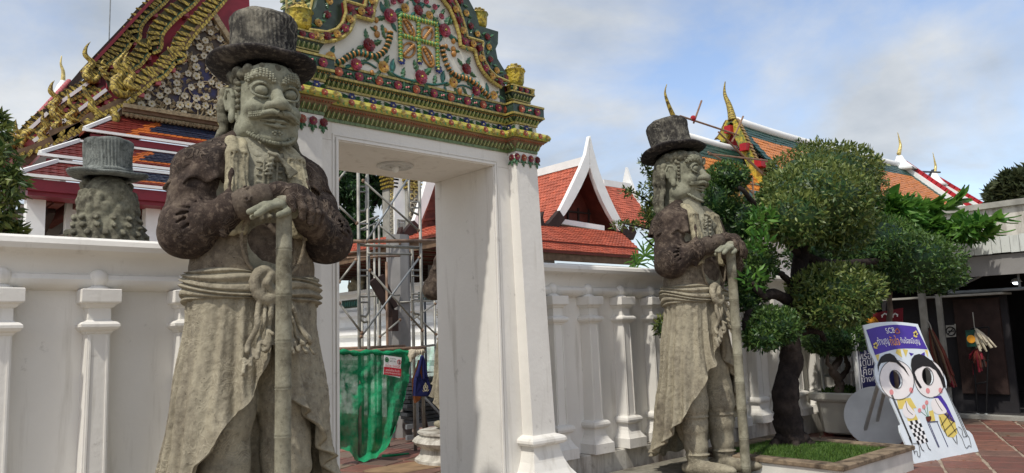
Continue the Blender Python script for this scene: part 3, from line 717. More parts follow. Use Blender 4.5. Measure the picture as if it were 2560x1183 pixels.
def cornice():
    def mould(name, prof, mat):
        mb = MB(); mb.sweep(prof, contour()); return mb.build(name, mat, GATE)
    A = mould('lower_cove', [(-.02, 3.445), (.006, 3.447), (.008, 3.475), (.02, 3.50), (.045, 3.54), (.075, 3.562), (.085, 3.565), (-.02, 3.57)], M['earth'])
    R = mould('garland_roll', [(-.02, 3.571), (.085, 3.571), (.105, 3.585), (.112, 3.605), (.104, 3.628), (.085, 3.645), (.062, 3.655), (-.02, 3.656)], M['lemon'])
    Fz = mould('frieze', [(-.02, 3.657), (.008, 3.657), (.004, 3.725), (-.02, 3.726)], M['pot_white'])
    B = mould('upper_cove', [(-.02, 3.727), (.01, 3.728), (.012, 3.745), (.025, 3.765), (.05, 3.795), (.068, 3.808), (-.02, 3.809)], M['dark_green'])
    C = mould('scroll_band', [(-.02, 3.810), (.066, 3.810), (.066, 3.928), (.0, 3.93), (-.02, 3.93)], M['dark_green'])
    strip('tile_strip', M['moss'], A, 3.446, 3.472, .004, .05); strip('tile_strip', M['yellow'], B, 3.727, 3.746, .012, .05)
    strip('tile_strip', M['yellow'], C, 3.806, 3.826, .066, .048); strip('tile_strip', M['yellow'], C, 3.914, 3.934, .066, .048)
    for sg in SEGS:
        far = sg[5] == 0
        for i, (x, y, rz) in enumerate(along(sg, .018, .047)): orn('leaf', 'cove', A, (x, y, 3.474), (.042, .055, .062), rz, 0, .45)
        for i, (x, y, rz) in enumerate(along(sg, .020, .046)): orn('leaf', 'cove', B, (x, y, 3.744), (.041, .05, .056), rz, 0, .45)
        for i, (x, y, rz) in enumerate(along(sg, .108, .105)): orn('flower', 'red' if i % 2 else 'yellow', R, (x, y, 3.606), .029, rz, i * .7, -.15)
        for i, (x, y, rz) in enumerate(along(sg, .100, .0525)):
            if i % 2 == 0 or True: orn('leaf', 'glf', R, (x, y, 3.603), .055, rz, PI / 2 + .25, -.1)
        for i, (x, y, rz) in enumerate(along(sg, .008, .205)):
            orn('leaf', 'spray', Fz, (x, y, 3.692), (.085, .10, .07), rz); orn('flower', 'blue', Fz, (x, y - .0 * .01, 3.692), .036, rz, i)
        for i, (x, y, rz) in enumerate(along(sg, .068, .2)): orn('flower', 'rose' if i % 2 else 'red', C, (x, y, 3.868), .040, rz, i)
        for i, (x, y, rz) in enumerate(along((sg[0], sg[1], sg[2], sg[3], sg[4], sg[5]), .068, .1)):
            if i % 2 == 0 or sg[5] in (1, 3, 4): pass
        n = along(sg, .068, .2)
        for i in range(len(n) - 1):
            x = (n[i][0] + n[i + 1][0]) / 2; y = (n[i][1] + n[i + 1][1]) / 2; orn('scroll', 'scroll', C, (x, y, 3.868), (.075, .08, .075), n[i][2])
    # beads over the lower and upper coves
    for (par, pr, z, mat, r) in ((A, .060, 3.548, M['orange_red'], .0085), (B, .052, 3.794, M['ochre'], .007)):
        mb = MB()
        for sg in SEGS:
            for (x, y, rz) in along(sg, pr, .026): mb.sphere((x, y, z), r, 5, 4)
        tag(mb.build('bead', mat, par), kind='stuff')
    # corner flowers on the right return, seen edge-on
    for z, s_, k, p in ((3.606, .03, 'dark', .112), (3.692, .036, 'blue', .01), (3.868, .04, 'dark', .068)):
        for t in range(5): orn('flower', k, C, (XR1 + p, YP + .06 + .2 * t, z), s_, PI / 2, t)
    # capital: hanging flowers and leaves at the head of each pilaster
    for (x0, x1) in ((2.592, 2.872), (4.985, 5.265)):
        cap = MB(); cap.box(x0 - .004, x1 + .004, YP - .006, 6.0, 3.405, 3.444); cp = cap.build('capital', M['plaster'], GATE)
        for i, f in enumerate((0.0, .33, .67, 1.0)):
            x = x0 + (x1 - x0) * f
            orn('flower', ('rose', 'red', 'rose', 'dark')[i], cp, (x, YP - .012, 3.385), .036, 0, i)
            for a in (PI, PI - .7, PI + .7): orn('leaf', 'leaf', cp, (x, YP - .008, 3.375), .085 if a == PI else .062, 0, a)
        for j in range(4):
            y = YP + .05 + .15 * j
            orn('flower', ('rose', 'red')[j % 2], cp, (x0 - .006, y, 3.385), .036, -PI / 2, j)
            for a in (PI, PI - .8, PI + .8): orn('leaf', 'leaf', cp, (x0 - .006, y, 3.375), .08, -PI / 2, a)
            orn('flower', 'dark', cp, (x1 + .01, y, 3.385), .034, PI / 2, j); orn('leaf', 'leaf', cp, (x1 + .01, y, 3.37), .08, PI / 2, PI)
cornice()

PCX = 3.85
def pediment():
    inner = [(3.85, 4.96), (3.98, 4.925), (4.13, 4.814), (4.218, 4.735), (4.29, 4.60), (4.325, 4.50), (4.338, 4.392), (4.515, 4.392), (4.527, 4.33), (4.56, 4.25), (4.624, 4.175), (4.71, 4.12), (4.84, 4.08)]
    mid = [(3.85, 5.13), (4.05, 5.06), (4.24, 4.89), (4.33, 4.76), (4.385, 4.62), (4.405, 4.56), (4.418, 4.498), (4.615, 4.498), (4.600, 4.40), (4.632, 4.30), (4.69, 4.225), (4.78, 4.175), (4.94, 4.155)]
    outer = [(3.85, 5.30), (4.15, 5.22), (4.36, 5.06), (4.50, 4.93), (4.58, 4.82), (4.612, 4.74), (4.62, 4.69), (4.872, 4.692), (4.862, 4.56), (4.83, 4.50), (4.85, 4.40), (4.91, 4.33), (4.965, 4.27)]
    mir = lambda P: [(2 * PCX - x, z) for x, z in P[::-1]][:-1] + P
    front = lambda u, v, d: (u, d, v)
    root = GATE
    # backing with depth (outer outline), the board in front of it
    mb = MB(); o = mir(outer)
    mb.prism([(2 * PCX - 4.965, 3.93)] + o + [(4.965, 3.93)], front, 5.60, 6.18); bk = mb.build('pediment_back', M['dark_green'], root)
    mb = MB(); i_ = mir(inner); mb.prism([(2 * PCX - 4.84, 3.932)] + i_ + [(4.84, 3.932)], front, 5.552, 5.598); bd = mb.build('pediment_board', M['pot_white'], root)
    # frame: rounded band following the outline
    def ring(A, B, y0, y1, name, mat):
        mb = MB(); V = []
        for (a, b) in zip(A, B): V += [(a[0], y0, a[1]), (b[0], y0, b[1]), (b[0], y1, b[1]), (a[0], y1, a[1])]
        n = len(A); F = [(i * 4 + k, i * 4 + (k + 1) % 4, (i + 1) * 4 + (k + 1) % 4, (i + 1) * 4 + k) for i in range(n - 1) for k in range(4)] + [(3, 2, 1, 0), tuple((n - 1) * 4 + k for k in range(4))]
        mb.add(V, F); return mb.build(name, mat, root)
    I, Mm, O = mir(inner), mir(mid), mir(outer)
    fr = ring(I, Mm, 5.512, 5.5985, 'pediment_frame', M['dark_red']); 
    rv = ring(Mm, O, 5.575, 5.5992, 'pediment_rim', M['dark_green'])
    def edge_tiles(P, y, r, mat, par, step=.034):
        mb = MB()
        for k in range(len(P) - 1):
            a = Vector((P[k][0], 0, P[k][1])); b = Vector((P[k + 1][0], 0, P[k + 1][1])); L = (b - a).length; n = max(1, round(L / step))
            for q in range(n):
                p0 = a.lerp(b, (q + .04) / n); p1 = a.lerp(b, (q + .96) / n); mb.tube([(p0.x, y, p0.z), (p1.x, y, p1.z)], r, 6)
        return tag(mb.build('tile_strip', mat, par), kind='stuff')
    edge_tiles(I, 5.518, .019, M['yellow'], fr); edge_tiles(Mm, 5.512, .016, M['yellow'], fr)
    # flowers round the frame and rim
    def walk(A, B, step, f=.5):
        pts = [((a[0] + (b[0] - a[0]) * f), (a[1] + (b[1] - a[1]) * f)) for a, b in zip(A, B)]; out = []; acc = 0
        for k in range(len(pts) - 1):
            a, b = Vector(pts[k]), Vector(pts[k + 1]); L = (b - a).length
            while acc < L: out.append((a.lerp(b, acc / L), math.atan2((b - a).y, (b - a).x))); acc += step
            acc -= L
        return out
    for i, (p, an) in enumerate(walk(I, Mm, .105)):
        orn('flower', ('gold', 'dark', 'gold', 'rose')[i % 4], fr, (p.x, 5.508, p.y), .036, 0, i)
        for s in (-1, 1): orn('leaf', 'leaf', fr, (p.x + .052 * math.cos(an) , 5.508, p.y + .052 * math.sin(an)), .055, 0, s * 1.1 - an)
    for i, (p, an) in enumerate(walk(Mm, O, .13)):
        orn('flower', ('dark', 'gold')[i % 2], rv, (p.x, 5.57, p.y), .034, 0, i)
    for i, (p, an) in enumerate(walk(Mm, O, .05, .55)):
        orn('leaf', 'leaf', rv, (p.x, 5.568, p.y), .06, 0, -an + PI / 2 + (.6 if i % 2 else -.6))
    # the visible left-hand reveal: courses of leaves and yellow strips over the steps
    for j, y in enumerate((5.66, 5.80, 5.94, 6.08)):
        Pl = [(2 * PCX - x, z) for x, z in outer[::-1]]
        mb = MB()
        for k in range(len(Pl) - 1):
            a = Vector((Pl[k][0], 0, Pl[k][1])); b = Vector((Pl[k + 1][0], 0, Pl[k + 1][1])); nrm = Vector((-(b - a).z, 0, (b - a).x)).normalized()
            a2, b2 = a + nrm * .006, b + nrm * .006
            if (b - a).length > .02: mb.tube([(a2.x, y, a2.z), (b2.x, y, b2.z)], .014, 6)
        mb.build('tile_strip', M['yellow'], bk)
        for k in range(len(Pl) - 1):
            a = Vector((Pl[k][0], 0, Pl[k][1])); b = Vector((Pl[k + 1][0], 0, Pl[k + 1][1])); L = (b - a).length; n = int(L / .05)
            nrm = Vector((-(b - a).z, 0, (b - a).x)).normalized()
            for q in range(n):
                p = a.lerp(b, (q + .5) / n) + nrm * .008; t = (b - a).normalized()
                R = Matrix((( t.x, -nrm.x, 0, p.x), (t.y, 0, 1, y + .022), (t.z, -nrm.z, 0, p.z), (0, 0, 0, 1))).to_4x4()
                put('leaf', ORN['cove'], bk, mw=R @ Matrix.Diagonal((.045, .05, .085, 1)))
    # ---- flowers, leaves and garlands of the white field, (x, z) on the board
    k = .3634; S = .00245
    def at(zx, zy):      # drawing grid of the field -> metres on the board
        px, py = 700 + zx * k, zy * k
        d = _M @ _n((px - _cx, py - _cy, _f)); t = 5.55 / d[1]; return d[0] * t, 1.6 + d[2] * t
    Y = 5.549
    FL = [(962, 535, 45, 'rose'), (750, 115, 45, 'rose'), (1125, 215, 45, 'rose'), (605, 315, 40, 'dark'), (518, 448, 36, 'rose'), (705, 465, 36, 'gold'), (342, 398, 32, 'gold'), (1275, 478, 37, 'dark'),
          (1185, 572, 34, 'gold'), (1342, 628, 34, 'rose'), (1465, 658, 30, 'gold'), (945, 75, 34, 'dark'), (855, 60, 30, 'gold'), (1022, 108, 28, 'gold'), (1055, 55, 27, 'bud'), (995, 15, 28, 'bud'),
          (768, 18, 28, 'bud'), (1100, 120, 28, 'bud'), (935, 0, 26, 'rose'), (822, 0, 26, 'rose'), (880, -40, 28, 'rose'), (1000, -50, 28, 'dark'), (930, -75, 30, 'gold'),
          (818, 105, 17, 'blue'), (945, 138, 18, 'blue'), (1072, 172, 18, 'blue'), (825, 245, 18, 'blue'), (950, 285, 22, 'blue'), (1078, 315, 18, 'blue'), (828, 422, 26, 'blue'), (955, 427, 21, 'blue'), (1082, 482, 27, 'blue')]
    for (x, y, r, key) in FL:
        X, Z = at(x, y); orn('blue_flower' if key == 'blue' else 'rose_flower', key, bd, (X, Y - .004, Z), r * .00150 * (1.0 if key != 'blue' else 1.05), 0, x)
    LV = []
    for (x, y, r, key) in FL:
        if key == 'blue': continue
        for a in ((-.5, .75, 2.3, -2.3) if r > 33 else (.7, -1.9)):
            LV.append((x, y, r * .7, a + .35 * math.sin(x * 1.3), r * (1.75 + .3 * math.sin(y + a))))
    LV += [(720, 100, 0, -.4, 80), (660, 80, 0, -.9, 60), (700, 170, 0, 2.9, 70), (1170, 170, 0, .3, 80), (1180, 250, 0, 2.0, 60), (1170, 350, 0, -1.2, 50), (770, 500, 0, .1, 90), (840, 540, 0, .2, 75), (1060, 580, 0, .2, 70), (1115, 570, 0, .15, 85),
           (850, 560, 0, 3.0, 45), (1130, 590, 0, 2.9, 50), (660, 215, 0, -1.2, 45), (700, 225, 0, 2.4, 50), (1200, 350, 0, 1.5, 45), (600, 420, 0, .2, 60), (660, 500, 0, 3.2, 50), (1255, 600, 0, 2.5, 60), (1300, 590, 0, -.3, 70), (1430, 640, 0, -.2, 70), (1500, 660, 0, 1.9, 55)]
    for (x, y, off, a, L) in LV:
        X, Z = at(x, y); s = S * .62
        orn('field_leaf', 'leaf' if int(x + L) % 4 else 'teal', bd, (X + off * s * math.sin(a), Y, Z + off * s * math.cos(a)), L * .00145, 0, a)
    for (x, y, r) in ((660, 140, 20), (655, 195, 18), (665, 238, 24), (720, 210, 18), (630, 500, 18), (1190, 285, 20), (1190, 340, 22), (1193, 372, 24), (1232, 630, 24), (1140, 320, 18)):
        X, Z = at(x, y); orn('fruit', 'fruit', bd, (X, Y, Z), r * .00135)
    def chain(pts):
        P = [Vector((at(*p)[0], 0, at(*p)[1])) for p in pts]; Q = spline(P, 12); acc = 0; step = .040
        for i in range(len(Q) - 1):
            acc += (Q[i + 1] - Q[i]).length
            if acc >= step:
                acc = 0; d = (Q[i + 1] - Q[i]).normalized(); a = math.atan2(d.x, d.z)
                for key in ('chain_fruit', 'chain_leaf'): orn(key, key, bd, (Q[i].x, Y - .012, Q[i].z), .030, 0, a)
    chain([(755, 190), (748, 270), (712, 355), (645, 392), (590, 378), (530, 368), (468, 390), (420, 425), (380, 432)])
    chain([(1105, 285), (1112, 340), (1130, 410), (1165, 490), (1215, 527), (1290, 548), (1345, 588), (1392, 632), (1430, 668)])
    # branch
    B = [Vector((at(*p)[0], Y - .008, at(*p)[1])) for p in ((755, 495), (800, 525), (865, 548), (960, 570), (1060, 586), (1145, 572))]
    mb = MB(); mb.tube(spline(B, 5), .011, 6)
    for q in (((540, 440), (600, 435), (660, 470)), ((1200, 600), (1260, 590), (1330, 620))): mb.tube(spline([Vector((at(*p)[0], Y - .006, at(*p)[1])) for p in q], 5), .009, 6)
    mb.build('branch', M['teal'], bd, True)
    # lattice of green and yellow garlands
    bars = [((818, 105), (826, 420)), ((945, 140), (955, 425)), ((1072, 172), (1081, 480)), ((820, 105), (1072, 172)), ((825, 245), (1078, 315))]
    lime = MB(); yel = MB()
    for (a, b) in bars:
        A = Vector((at(*a)[0], Y, at(*a)[1])); Bv = Vector((at(*b)[0], Y, at(*b)[1])); n = int((Bv - A).length / .034)
        d = (Bv - A).normalized(); sd = Vector((d.z, 0, -d.x))
        for i in range(n):
            p = A + (Bv - A) * (i + .15) / n; q = A + (Bv - A) * (i + .75) / n
            lime.tube([p + Vector((0, -.008, 0)), p.lerp(q, .5) + Vector((0, -.014, 0)), q + Vector((0, -.008, 0))], [.016, .023, .017], 7)
            e = A + (Bv - A) * (i + .88) / n
            for s in (-1, 1): yel.tube([e + Vector((0, -.026, 0)) - d * .004, e + sd * s * .022 + Vector((0, -.014, 0)) + d * .012], .006, 5)
    lt = lime.build('lattice', M['lime'], bd, True); yel.build('lattice_leaf', M['lemon'], bd)
    # ochre looped sprigs in the four cells
    for (c, dx, dz, rot) in (((878, 200), 30, 62, -.62), ((1008, 238), 34, 52, .62), ((880, 348), 34, 56, .75), ((1012, 395), 30, 66, -.55)):
        X, Z = at(*c); mb = MB(); s = .00150
        loop = [(X + s * (dx * 1.15 * math.cos(t) * math.cos(rot) + dz * 1.0 * math.sin(t) * math.sin(rot)), Y - .010, Z + s * (-dx * 1.15 * math.cos(t) * math.sin(rot) + dz * 1.0 * math.sin(t) * math.cos(rot))) for t in np.linspace(0, 2 * PI, 19)]
        mb.tube(loop, .0105, 6)
        for i in range(7):
            f = (i - 3) / 3.4; mb.sphere((X + s * dz * f * math.sin(rot), Y - .016, Z + s * dz * f * math.cos(rot)), .017, 7, 5)
        mb.build('looped_sprig', M['ochre'], bd, True)
pediment()

def urns():
    pr = [(.055, 0), (.062, .012), (.055, .02), (.075, .03), (.086, .06), (.090, .14), (.098, .158), (.104, .166), (.100, .176), (.085, .18), (.08, .19), (.05, .215), (.03, .228), (.0, .236)]
    def urn(x, y, z, s):
        mb = MB(); mb.lathe([(r * s, h * s) for r, h in pr[:8]], 18, (x, y, z)); u = mb.build('urn', M['gold_green'], GATE); smooth_angle(u, 50)
        mb = MB(); mb.lathe([(r * s, h * s) for r, h in pr[7:]], 18, (x, y, z + .001))
        for k in range(22):
            a = k * 2.4; rr = .085 * s * math.sqrt(k / 22); mb.sphere((x + rr * math.cos(a), y + rr * math.sin(a), z + s * (.232 - .055 * (k / 22))), .016 * s, 5, 4)
        mb.build('flower_heap', M['gold'], u)
    # pedestal blocks over the pilasters
    for (x0, x1) in ((2.61, 2.86), (5.00, 5.25)):
        mb = MB(); cx, cy, hx, hy = (x0 + x1) / 2, 5.74, (x1 - x0) / 2, .20
        mb.rects([(hx - .02, hy - .02, 3.93), (hx - .02, hy - .02, 3.985), (hx - .005, hy - .005, 4.0), (hx + .03, hy + .03, 4.062), (hx + .034, hy + .034, 4.075), (hx + .034, hy + .034, 4.135), (hx - .01, hy - .01, 4.145)], cx, cy)
        b = mb.build('urn_pedestal', M['dark_green'], GATE)
        segs = [(x0, cy + hy, x0, cy - hy, -PI / 2, 1), (x0, cy - hy, x1, cy - hy, 0, 1)]
        for (zz0, zz1) in ((4.064, 4.078), (4.128, 4.142)): strip('tile_strip', M['yellow'], b, zz0, zz1, .034, .044, .010, segs)
        strip('tile_strip', M['yellow'], b, 3.99, 4.002, .0, .044, .010, segs)
        for sg in segs:
            for (x, y, rz) in along(sg, .0, .045): orn('leaf', 'cove', b, (x, y, 4.0), (.04, .045, .058), rz, 0, .42)
            for i, (x, y, rz) in enumerate(along(sg, .036, .072)): orn('flower', ('yellow', 'dark', 'rose')[i % 3], b, (x, y, 4.104), .028, rz, i)
            for i, (x, y, rz) in enumerate(along(sg, .036, .036)): orn('leaf', 'leaf', b, (x, y, 4.10), .034, rz, 1.2 if i % 2 else -1.2)
        for t in range(3): orn('flower', 'dark', b, (x1 + .036, cy - hy + .05 + .12 * t, 4.104), .028, PI / 2, t)
        urn(cx - .01 if cx < 4 else 5.115, 5.62, 4.145, 1.12)
    for sx in (1, -1):
        urn(PCX + sx * .845, 5.67, 4.694, .98)
urns()
# ------------------------------------------------------------------ the stone guardians
def robe_dims(z):
    """half width, front depth, back depth of the long coat at height z"""
    zz = [0.0, .35, .75, 1.3, 1.65, 1.86]
    return (np.interp(z, zz, [.60, .57, .54, .475, .435, .425]), np.interp(z, zz, [.40, .37, .34, .29, .265, .26]),
            np.interp(z, zz, [.58, .50, .40, .31, .265, .25]))
def robe_point(th, z, off=0.0):
    a, bf, bb = robe_dims(z); c = np.cos(th); s = np.sin(th)
    b = bf * np.clip(c, 0, 1) ** 2 + bb * np.clip(-c, 0, 1) ** 2 + (.5 * (bf + bb)) * (1 - c * c)
    return np.stack([-(a + off) * s, -(b + off) * c, z + 0 * th], -1)

def make_robe():
    nt, nz = 560, 190
    u = np.linspace(-1, 1, nt)
    th = np.sign(u) * (np.abs(u) * (PI - .02) + .02)
    A = np.degrees(np.abs(th))
    hem = np.interp(A, [0, 3, 14, 32, 50, 70, 92, 118, 145, 180], [1.58, 1.42, 1.20, 1.02, .82, .62, .44, .28, .17, .13])
    hem = hem + .016 * np.sin(np.radians(A) * 13 + (u > 0) * 1.3) * np.clip(A / 25, 0, 1)
    t = np.linspace(0, 1, nz) ** .9
    TH, T = np.meshgrid(th, t, indexing='ij')
    H = hem[:, None]
    Z = 1.85 - T * (1.85 - H)
    drop = np.clip((1.85 - Z) / 1.6, 0, 1)
    sgn = np.sign(TH)
    # long pleats which lean away from the opening as they fall
    ph = TH * 20 - sgn * 3.4 * drop ** 1.15 + 1.1 * np.sin(2.1 * TH + 2.2 * Z) + .7 * np.sin(5 * TH - 1.3 * Z)
    pl = 1.3 - 2.0 * np.abs(np.sin(.5 * ph)) ** 1.5 + .30 * np.sin(1.9 * ph + 1.0) + .25 * np.sin(5.1 * TH + 6 * Z)
    amp = (.008 + .024 * np.clip(drop * 1.6, 0, 1)) * (.75 + .35 * np.sin(3.3 * TH + 1))
    edge = (Z - H) / 1.0
    ruf = np.exp(-edge / .10) * np.clip((np.abs(TH) - .02) / .25, 0, 1)
    # rolling ruffles along the free edge
    s_edge = np.degrees(np.abs(TH)) / 8.0
    r2 = .034 * np.sin(s_edge * 3.0 + sgn) * ruf * np.clip(1.6 - A[:, None] / 110, .15, 1)
    roll = .020 * np.exp(-(Z - H) / .028)
    P = robe_point(TH, Z, amp * pl + r2 + roll)
    # broad sag across the hips
    sag = .008 * np.sin(9 * Z - 2.2 * np.abs(TH))
    P[..., 0] += -np.sin(TH) * sag; P[..., 1] += -np.cos(TH) * sag
    W = P.reshape(-1, 3); W = W + displacement(W, .003, 26, 3)
    mb = MB(); mb.grid(W.reshape(P.shape))
    # inner face, set 3 cm in
    Q = P.copy(); n = np.stack([-np.sin(TH), -np.cos(TH), 0 * TH], -1); Q = (P - n * .035)[:, ::-1]
    k = len(mb.v); mb.grid(Q)
    nv = nz
    F = []
    for i in range(nt - 1): F.append((i * nv + nv - 1, (i + 1) * nv + nv - 1, k + (i + 1) * nv, k + i * nv))   # hem rim
    for (i, flip) in ((0, 0), (nt - 1, 1)):
        for j in range(nv - 1):
            q = (i * nv + j, i * nv + j + 1, k + i * nv + nv - 2 - j, k + i * nv + nv - 1 - j)
            F.append(q[::-1] if flip else q)
    mb.f.extend(F); mb.mi.extend([0] * len(F))
    return mb.mesh('robe', M['st_robe'], True)

def make_sash():
    nt, nv = 300, 44
    th = np.linspace(-PI, PI, nt, endpoint=False); v = np.linspace(0, 1, nv)
    TH, V = np.meshgrid(th, v, indexing='ij')
    front = np.exp(-(np.abs(TH) / .55) ** 2)
    hgt = .105 - .035 * front
    zc = 1.885 - .025 * (1 - np.cos(TH)) * .5 + .02 * np.sin(TH)
    Z = zc + hgt * np.cos(V * PI) + .012 * np.sin(3 * TH + 5 * V)
    prof = np.sin(V * PI) ** .5
    lines = (V - .5) * (6.2 - 1.4 * front) + 1.25 * np.abs(TH) * (1 - .28 * np.abs(TH)) + .22 * np.sin(3.1 * TH + 2) + .25 * np.sin(7 * V + 2 * TH)
    off = prof * (.026 + .040 * np.abs(np.sin(lines * PI)) ** .7 + .005 * np.sin(9 * lines + TH)) - .008
    a, bf, bb = robe_dims(np.clip(Z, 1.75, 1.86)); c = np.cos(TH)
    P = robe_point(TH, np.clip(Z, 1.70, 1.86), off); P[..., 2] = Z
    mb = MB(); mb.grid(P, cu=True)
    return mb.mesh('sash', M['st_robe'], True)

def make_knot():
    g = SDF((-.32, -.52, 1.15), (.3, -.2, 2.06), .0075)
    c = (-.055, -.315, 1.885)
    ring = [(c[0] + .075 * math.cos(a), c[1] - .01 + .02 * math.sin(a), c[2] + .095 * math.sin(a)) for a in np.linspace(.5, 5.9, 14)]
    g.chain(ring, .034, .012); g.ell(c, (.05, .04, .06), .02)
    g.chain([(c[0] + .03, c[1] - .02, c[2] + .07), (c[0] - .01, c[1] - .045, c[2] + .01), (c[0] + .04, c[1] - .03, c[2] - .06)], .022, .01)
    # two hanging tails with a zigzag fluted end
    def tail(path, w0, w1):
        P = spline(path, 6); m = len(P)
        for i in range(m - 1):
            f = i / (m - 1); w = w0 + (w1 - w0) * f
            for e in (-1, 0, 1):
                wob = .022 * math.sin(11 * f + e * 1.4) * (.3 + f)
                a = Vector(P[i]) + Vector((e * w, wob + .004 * e, abs(e) * .01)); 
                f2 = (i + 1) / (m - 1); w2 = w0 + (w1 - w0) * f2; wob2 = .022 * math.sin(11 * f2 + e * 1.4) * (.3 + f2)
                b = Vector(P[i + 1]) + Vector((e * w2, wob2 + .004 * e, abs(e) * .01))
                g.cap(a, b, .011 + .005 * abs(e), .011 + .005 * abs(e), .010)
    def hemz(a, b, n=9, r=.0125):
        a = Vector(a); b = Vector(b); pts = []
        for i in range(n):
            f = i / (n - 1); p = a.lerp(b, f); p.y += .034 * (1 if i % 2 else -1) * .6; p.z += .03 * (1 if i % 2 else -1); pts.append(p)
        g.chain(pts, r, .004)
    tail([(-.06, -.34, 1.83), (-.08, -.355, 1.70), (-.10, -.37, 1.58), (-.14, -.385, 1.46)], .03, .06)
    hemz((-.04, -.385, 1.60), (-.235, -.39, 1.36), 9); hemz((-.10, -.385, 1.50), (-.235, -.40, 1.37), 7)
    tail([(-.03, -.34, 1.86), (.08, -.34, 1.72), (.14, -.35, 1.58), (.18, -.35, 1.50)], .03, .055)
    hemz((.08, -.37, 1.50), (.26, -.345, 1.47), 7); hemz((.05, -.37, 1.62), (.10, -.37, 1.48), 5)
    return g.mesh('sash_knot', M['st_robe'], .003, 24, 2)

def make_legs():
    g = SDF((-.42, -.62, -.01), (.42, .3, 1.62), .011)
    for s in (-1, 1):
        x = .2 * s; y = -.03 if s < 0 else -.09
        g.cap((x * .82, -.02, 1.55), (x, y, .72), .20, .155, .03, rip=(.008, 16, s, 5))
        g.cap((x, y, .72), (x, y - .01, .20), .155, .115, .03, rip=(.006, 30, 1, 3))
        g.ell((x, y - .01, .60), (.155, .155, .016), .012); g.ell((x, y - .02, .21), (.128, .132, .02), .012)
        g.cap((x, y - .01, .22), (x, y - .03, .12), .09, .10, .02, rip=(.006, 10, 0, 40))
        g.ell((x, y - .16, .07), (.088, .25, .075), .04); g.ell((x, y - .36, .08), (.07, .11, .05), .03)
        g.ell((x, y + .06, .06), (.1, .12, .07), .04)
        g.op(lambda X, Y, Z: -Z + 0 * X + 0 * Y, (x - .3, -.6, -.1), (x + .3, .3, .02), 0, 'and')
    # inner drape between and behind the legs
    g.ell((0, .14, .95), (.34, .14, .75), .04)
    return g.mesh('leg', M['st_robe'], .004, 18, 6)

def make_torso():
    g = SDF((-.50, -.42, 1.76), (.50, .34, 3.0), .0068)
    g.ell((0, .0, 2.0), (.41, .255, .36), .05)
    g.ell((0, .01, 2.42), (.385, .265, .47), .08)
    g.cap((-.28, .03, 2.66), (.28, .03, 2.66), .16, .16, .08)
    g.cap((0, .0, 2.66), (0, .02, 2.92), .20, .15, .06)
    # shirt front with a button row
    g.ell((0, -.19, 2.52), (.10, .065, .26), .02)
    for x in (-.045, .045): g.cap((x, -.250, 2.72), (x, -.252, 2.32), .009, .009, .006)
    for i in range(9):
        z = 2.70 - i * .045
        g.cap((-.085, -.240, z + .004), (.085, -.240, z - .004), .0095, .0095, .004); g.ball((0.0, -.262, z), .015, .004)
    return g.mesh('torso', M['st_pale'], .0028, 22, 1)

def make_stole():
    """flat pleated cloth hanging either side of the shirt"""
    g = SDF((-.36, -.34, 2.2), (.36, .0, 2.94), .0068)
    for s in (-1, 1):
        top = [(.165, -.07, 2.86), (.20, -.185, 2.75), (.222, -.238, 2.52), (.225, -.245, 2.24)]
        g.chain([(s * (p[0] - .040), p[1] - .004, p[2]) for p in top], .036, .02); g.chain([(s * (p[0] + .03), p[1], p[2]) for p in top], .044, .02)
        for j, dx in enumerate((-.062, -.03, .0, .03, .062)):
            pts = [(s * (p[0] + dx * (.6 + .4 * i / 3)), p[1] - .043 + .004 * abs(j - 2), p[2]) for i, p in enumerate(top)]
            g.chain([tuple(q) for q in spline(pts, 4)[4:]], [.0078 + .002 * math.sin(k * .9 + j) for k in range(9)], .008, 'sub')
    return g.mesh('stole', M['st_stole'], .0028, 22, 1)

def make_undercoat():
    g = SDF((-.47, -.36, 1.86), (.47, .3, 2.42), .0085)
    g.ell((0, .0, 2.0), (.424, .268, .36), .05); g.ell((0, .01, 2.42), (.395, .272, .47), .08)
    g.ell((.02, -.34, 2.17), (.20, .2, .30), .006, 'sub')
    for s in (-1, 1): g.chain([tuple(p) for p in spline([(s * .16 + .02, -.30, 2.40), (s * .215 + .02, -.265, 2.2), (s * .17 + .02, -.265, 2.02), (s * .06 + .02, -.275, 1.93)], 5)], .011, .008)
    return g.mesh('undercoat', M['st_under'], .003, 20, 7)

def make_vest():
    g = SDF((-.3, -.40, 1.9), (.3, -.1, 2.5), .01)
    g.ell((.02, -.13, 2.16), (.215, .140, .26), .02)
    return g.mesh('vest', M['st_vest'], .002, 20, 3)

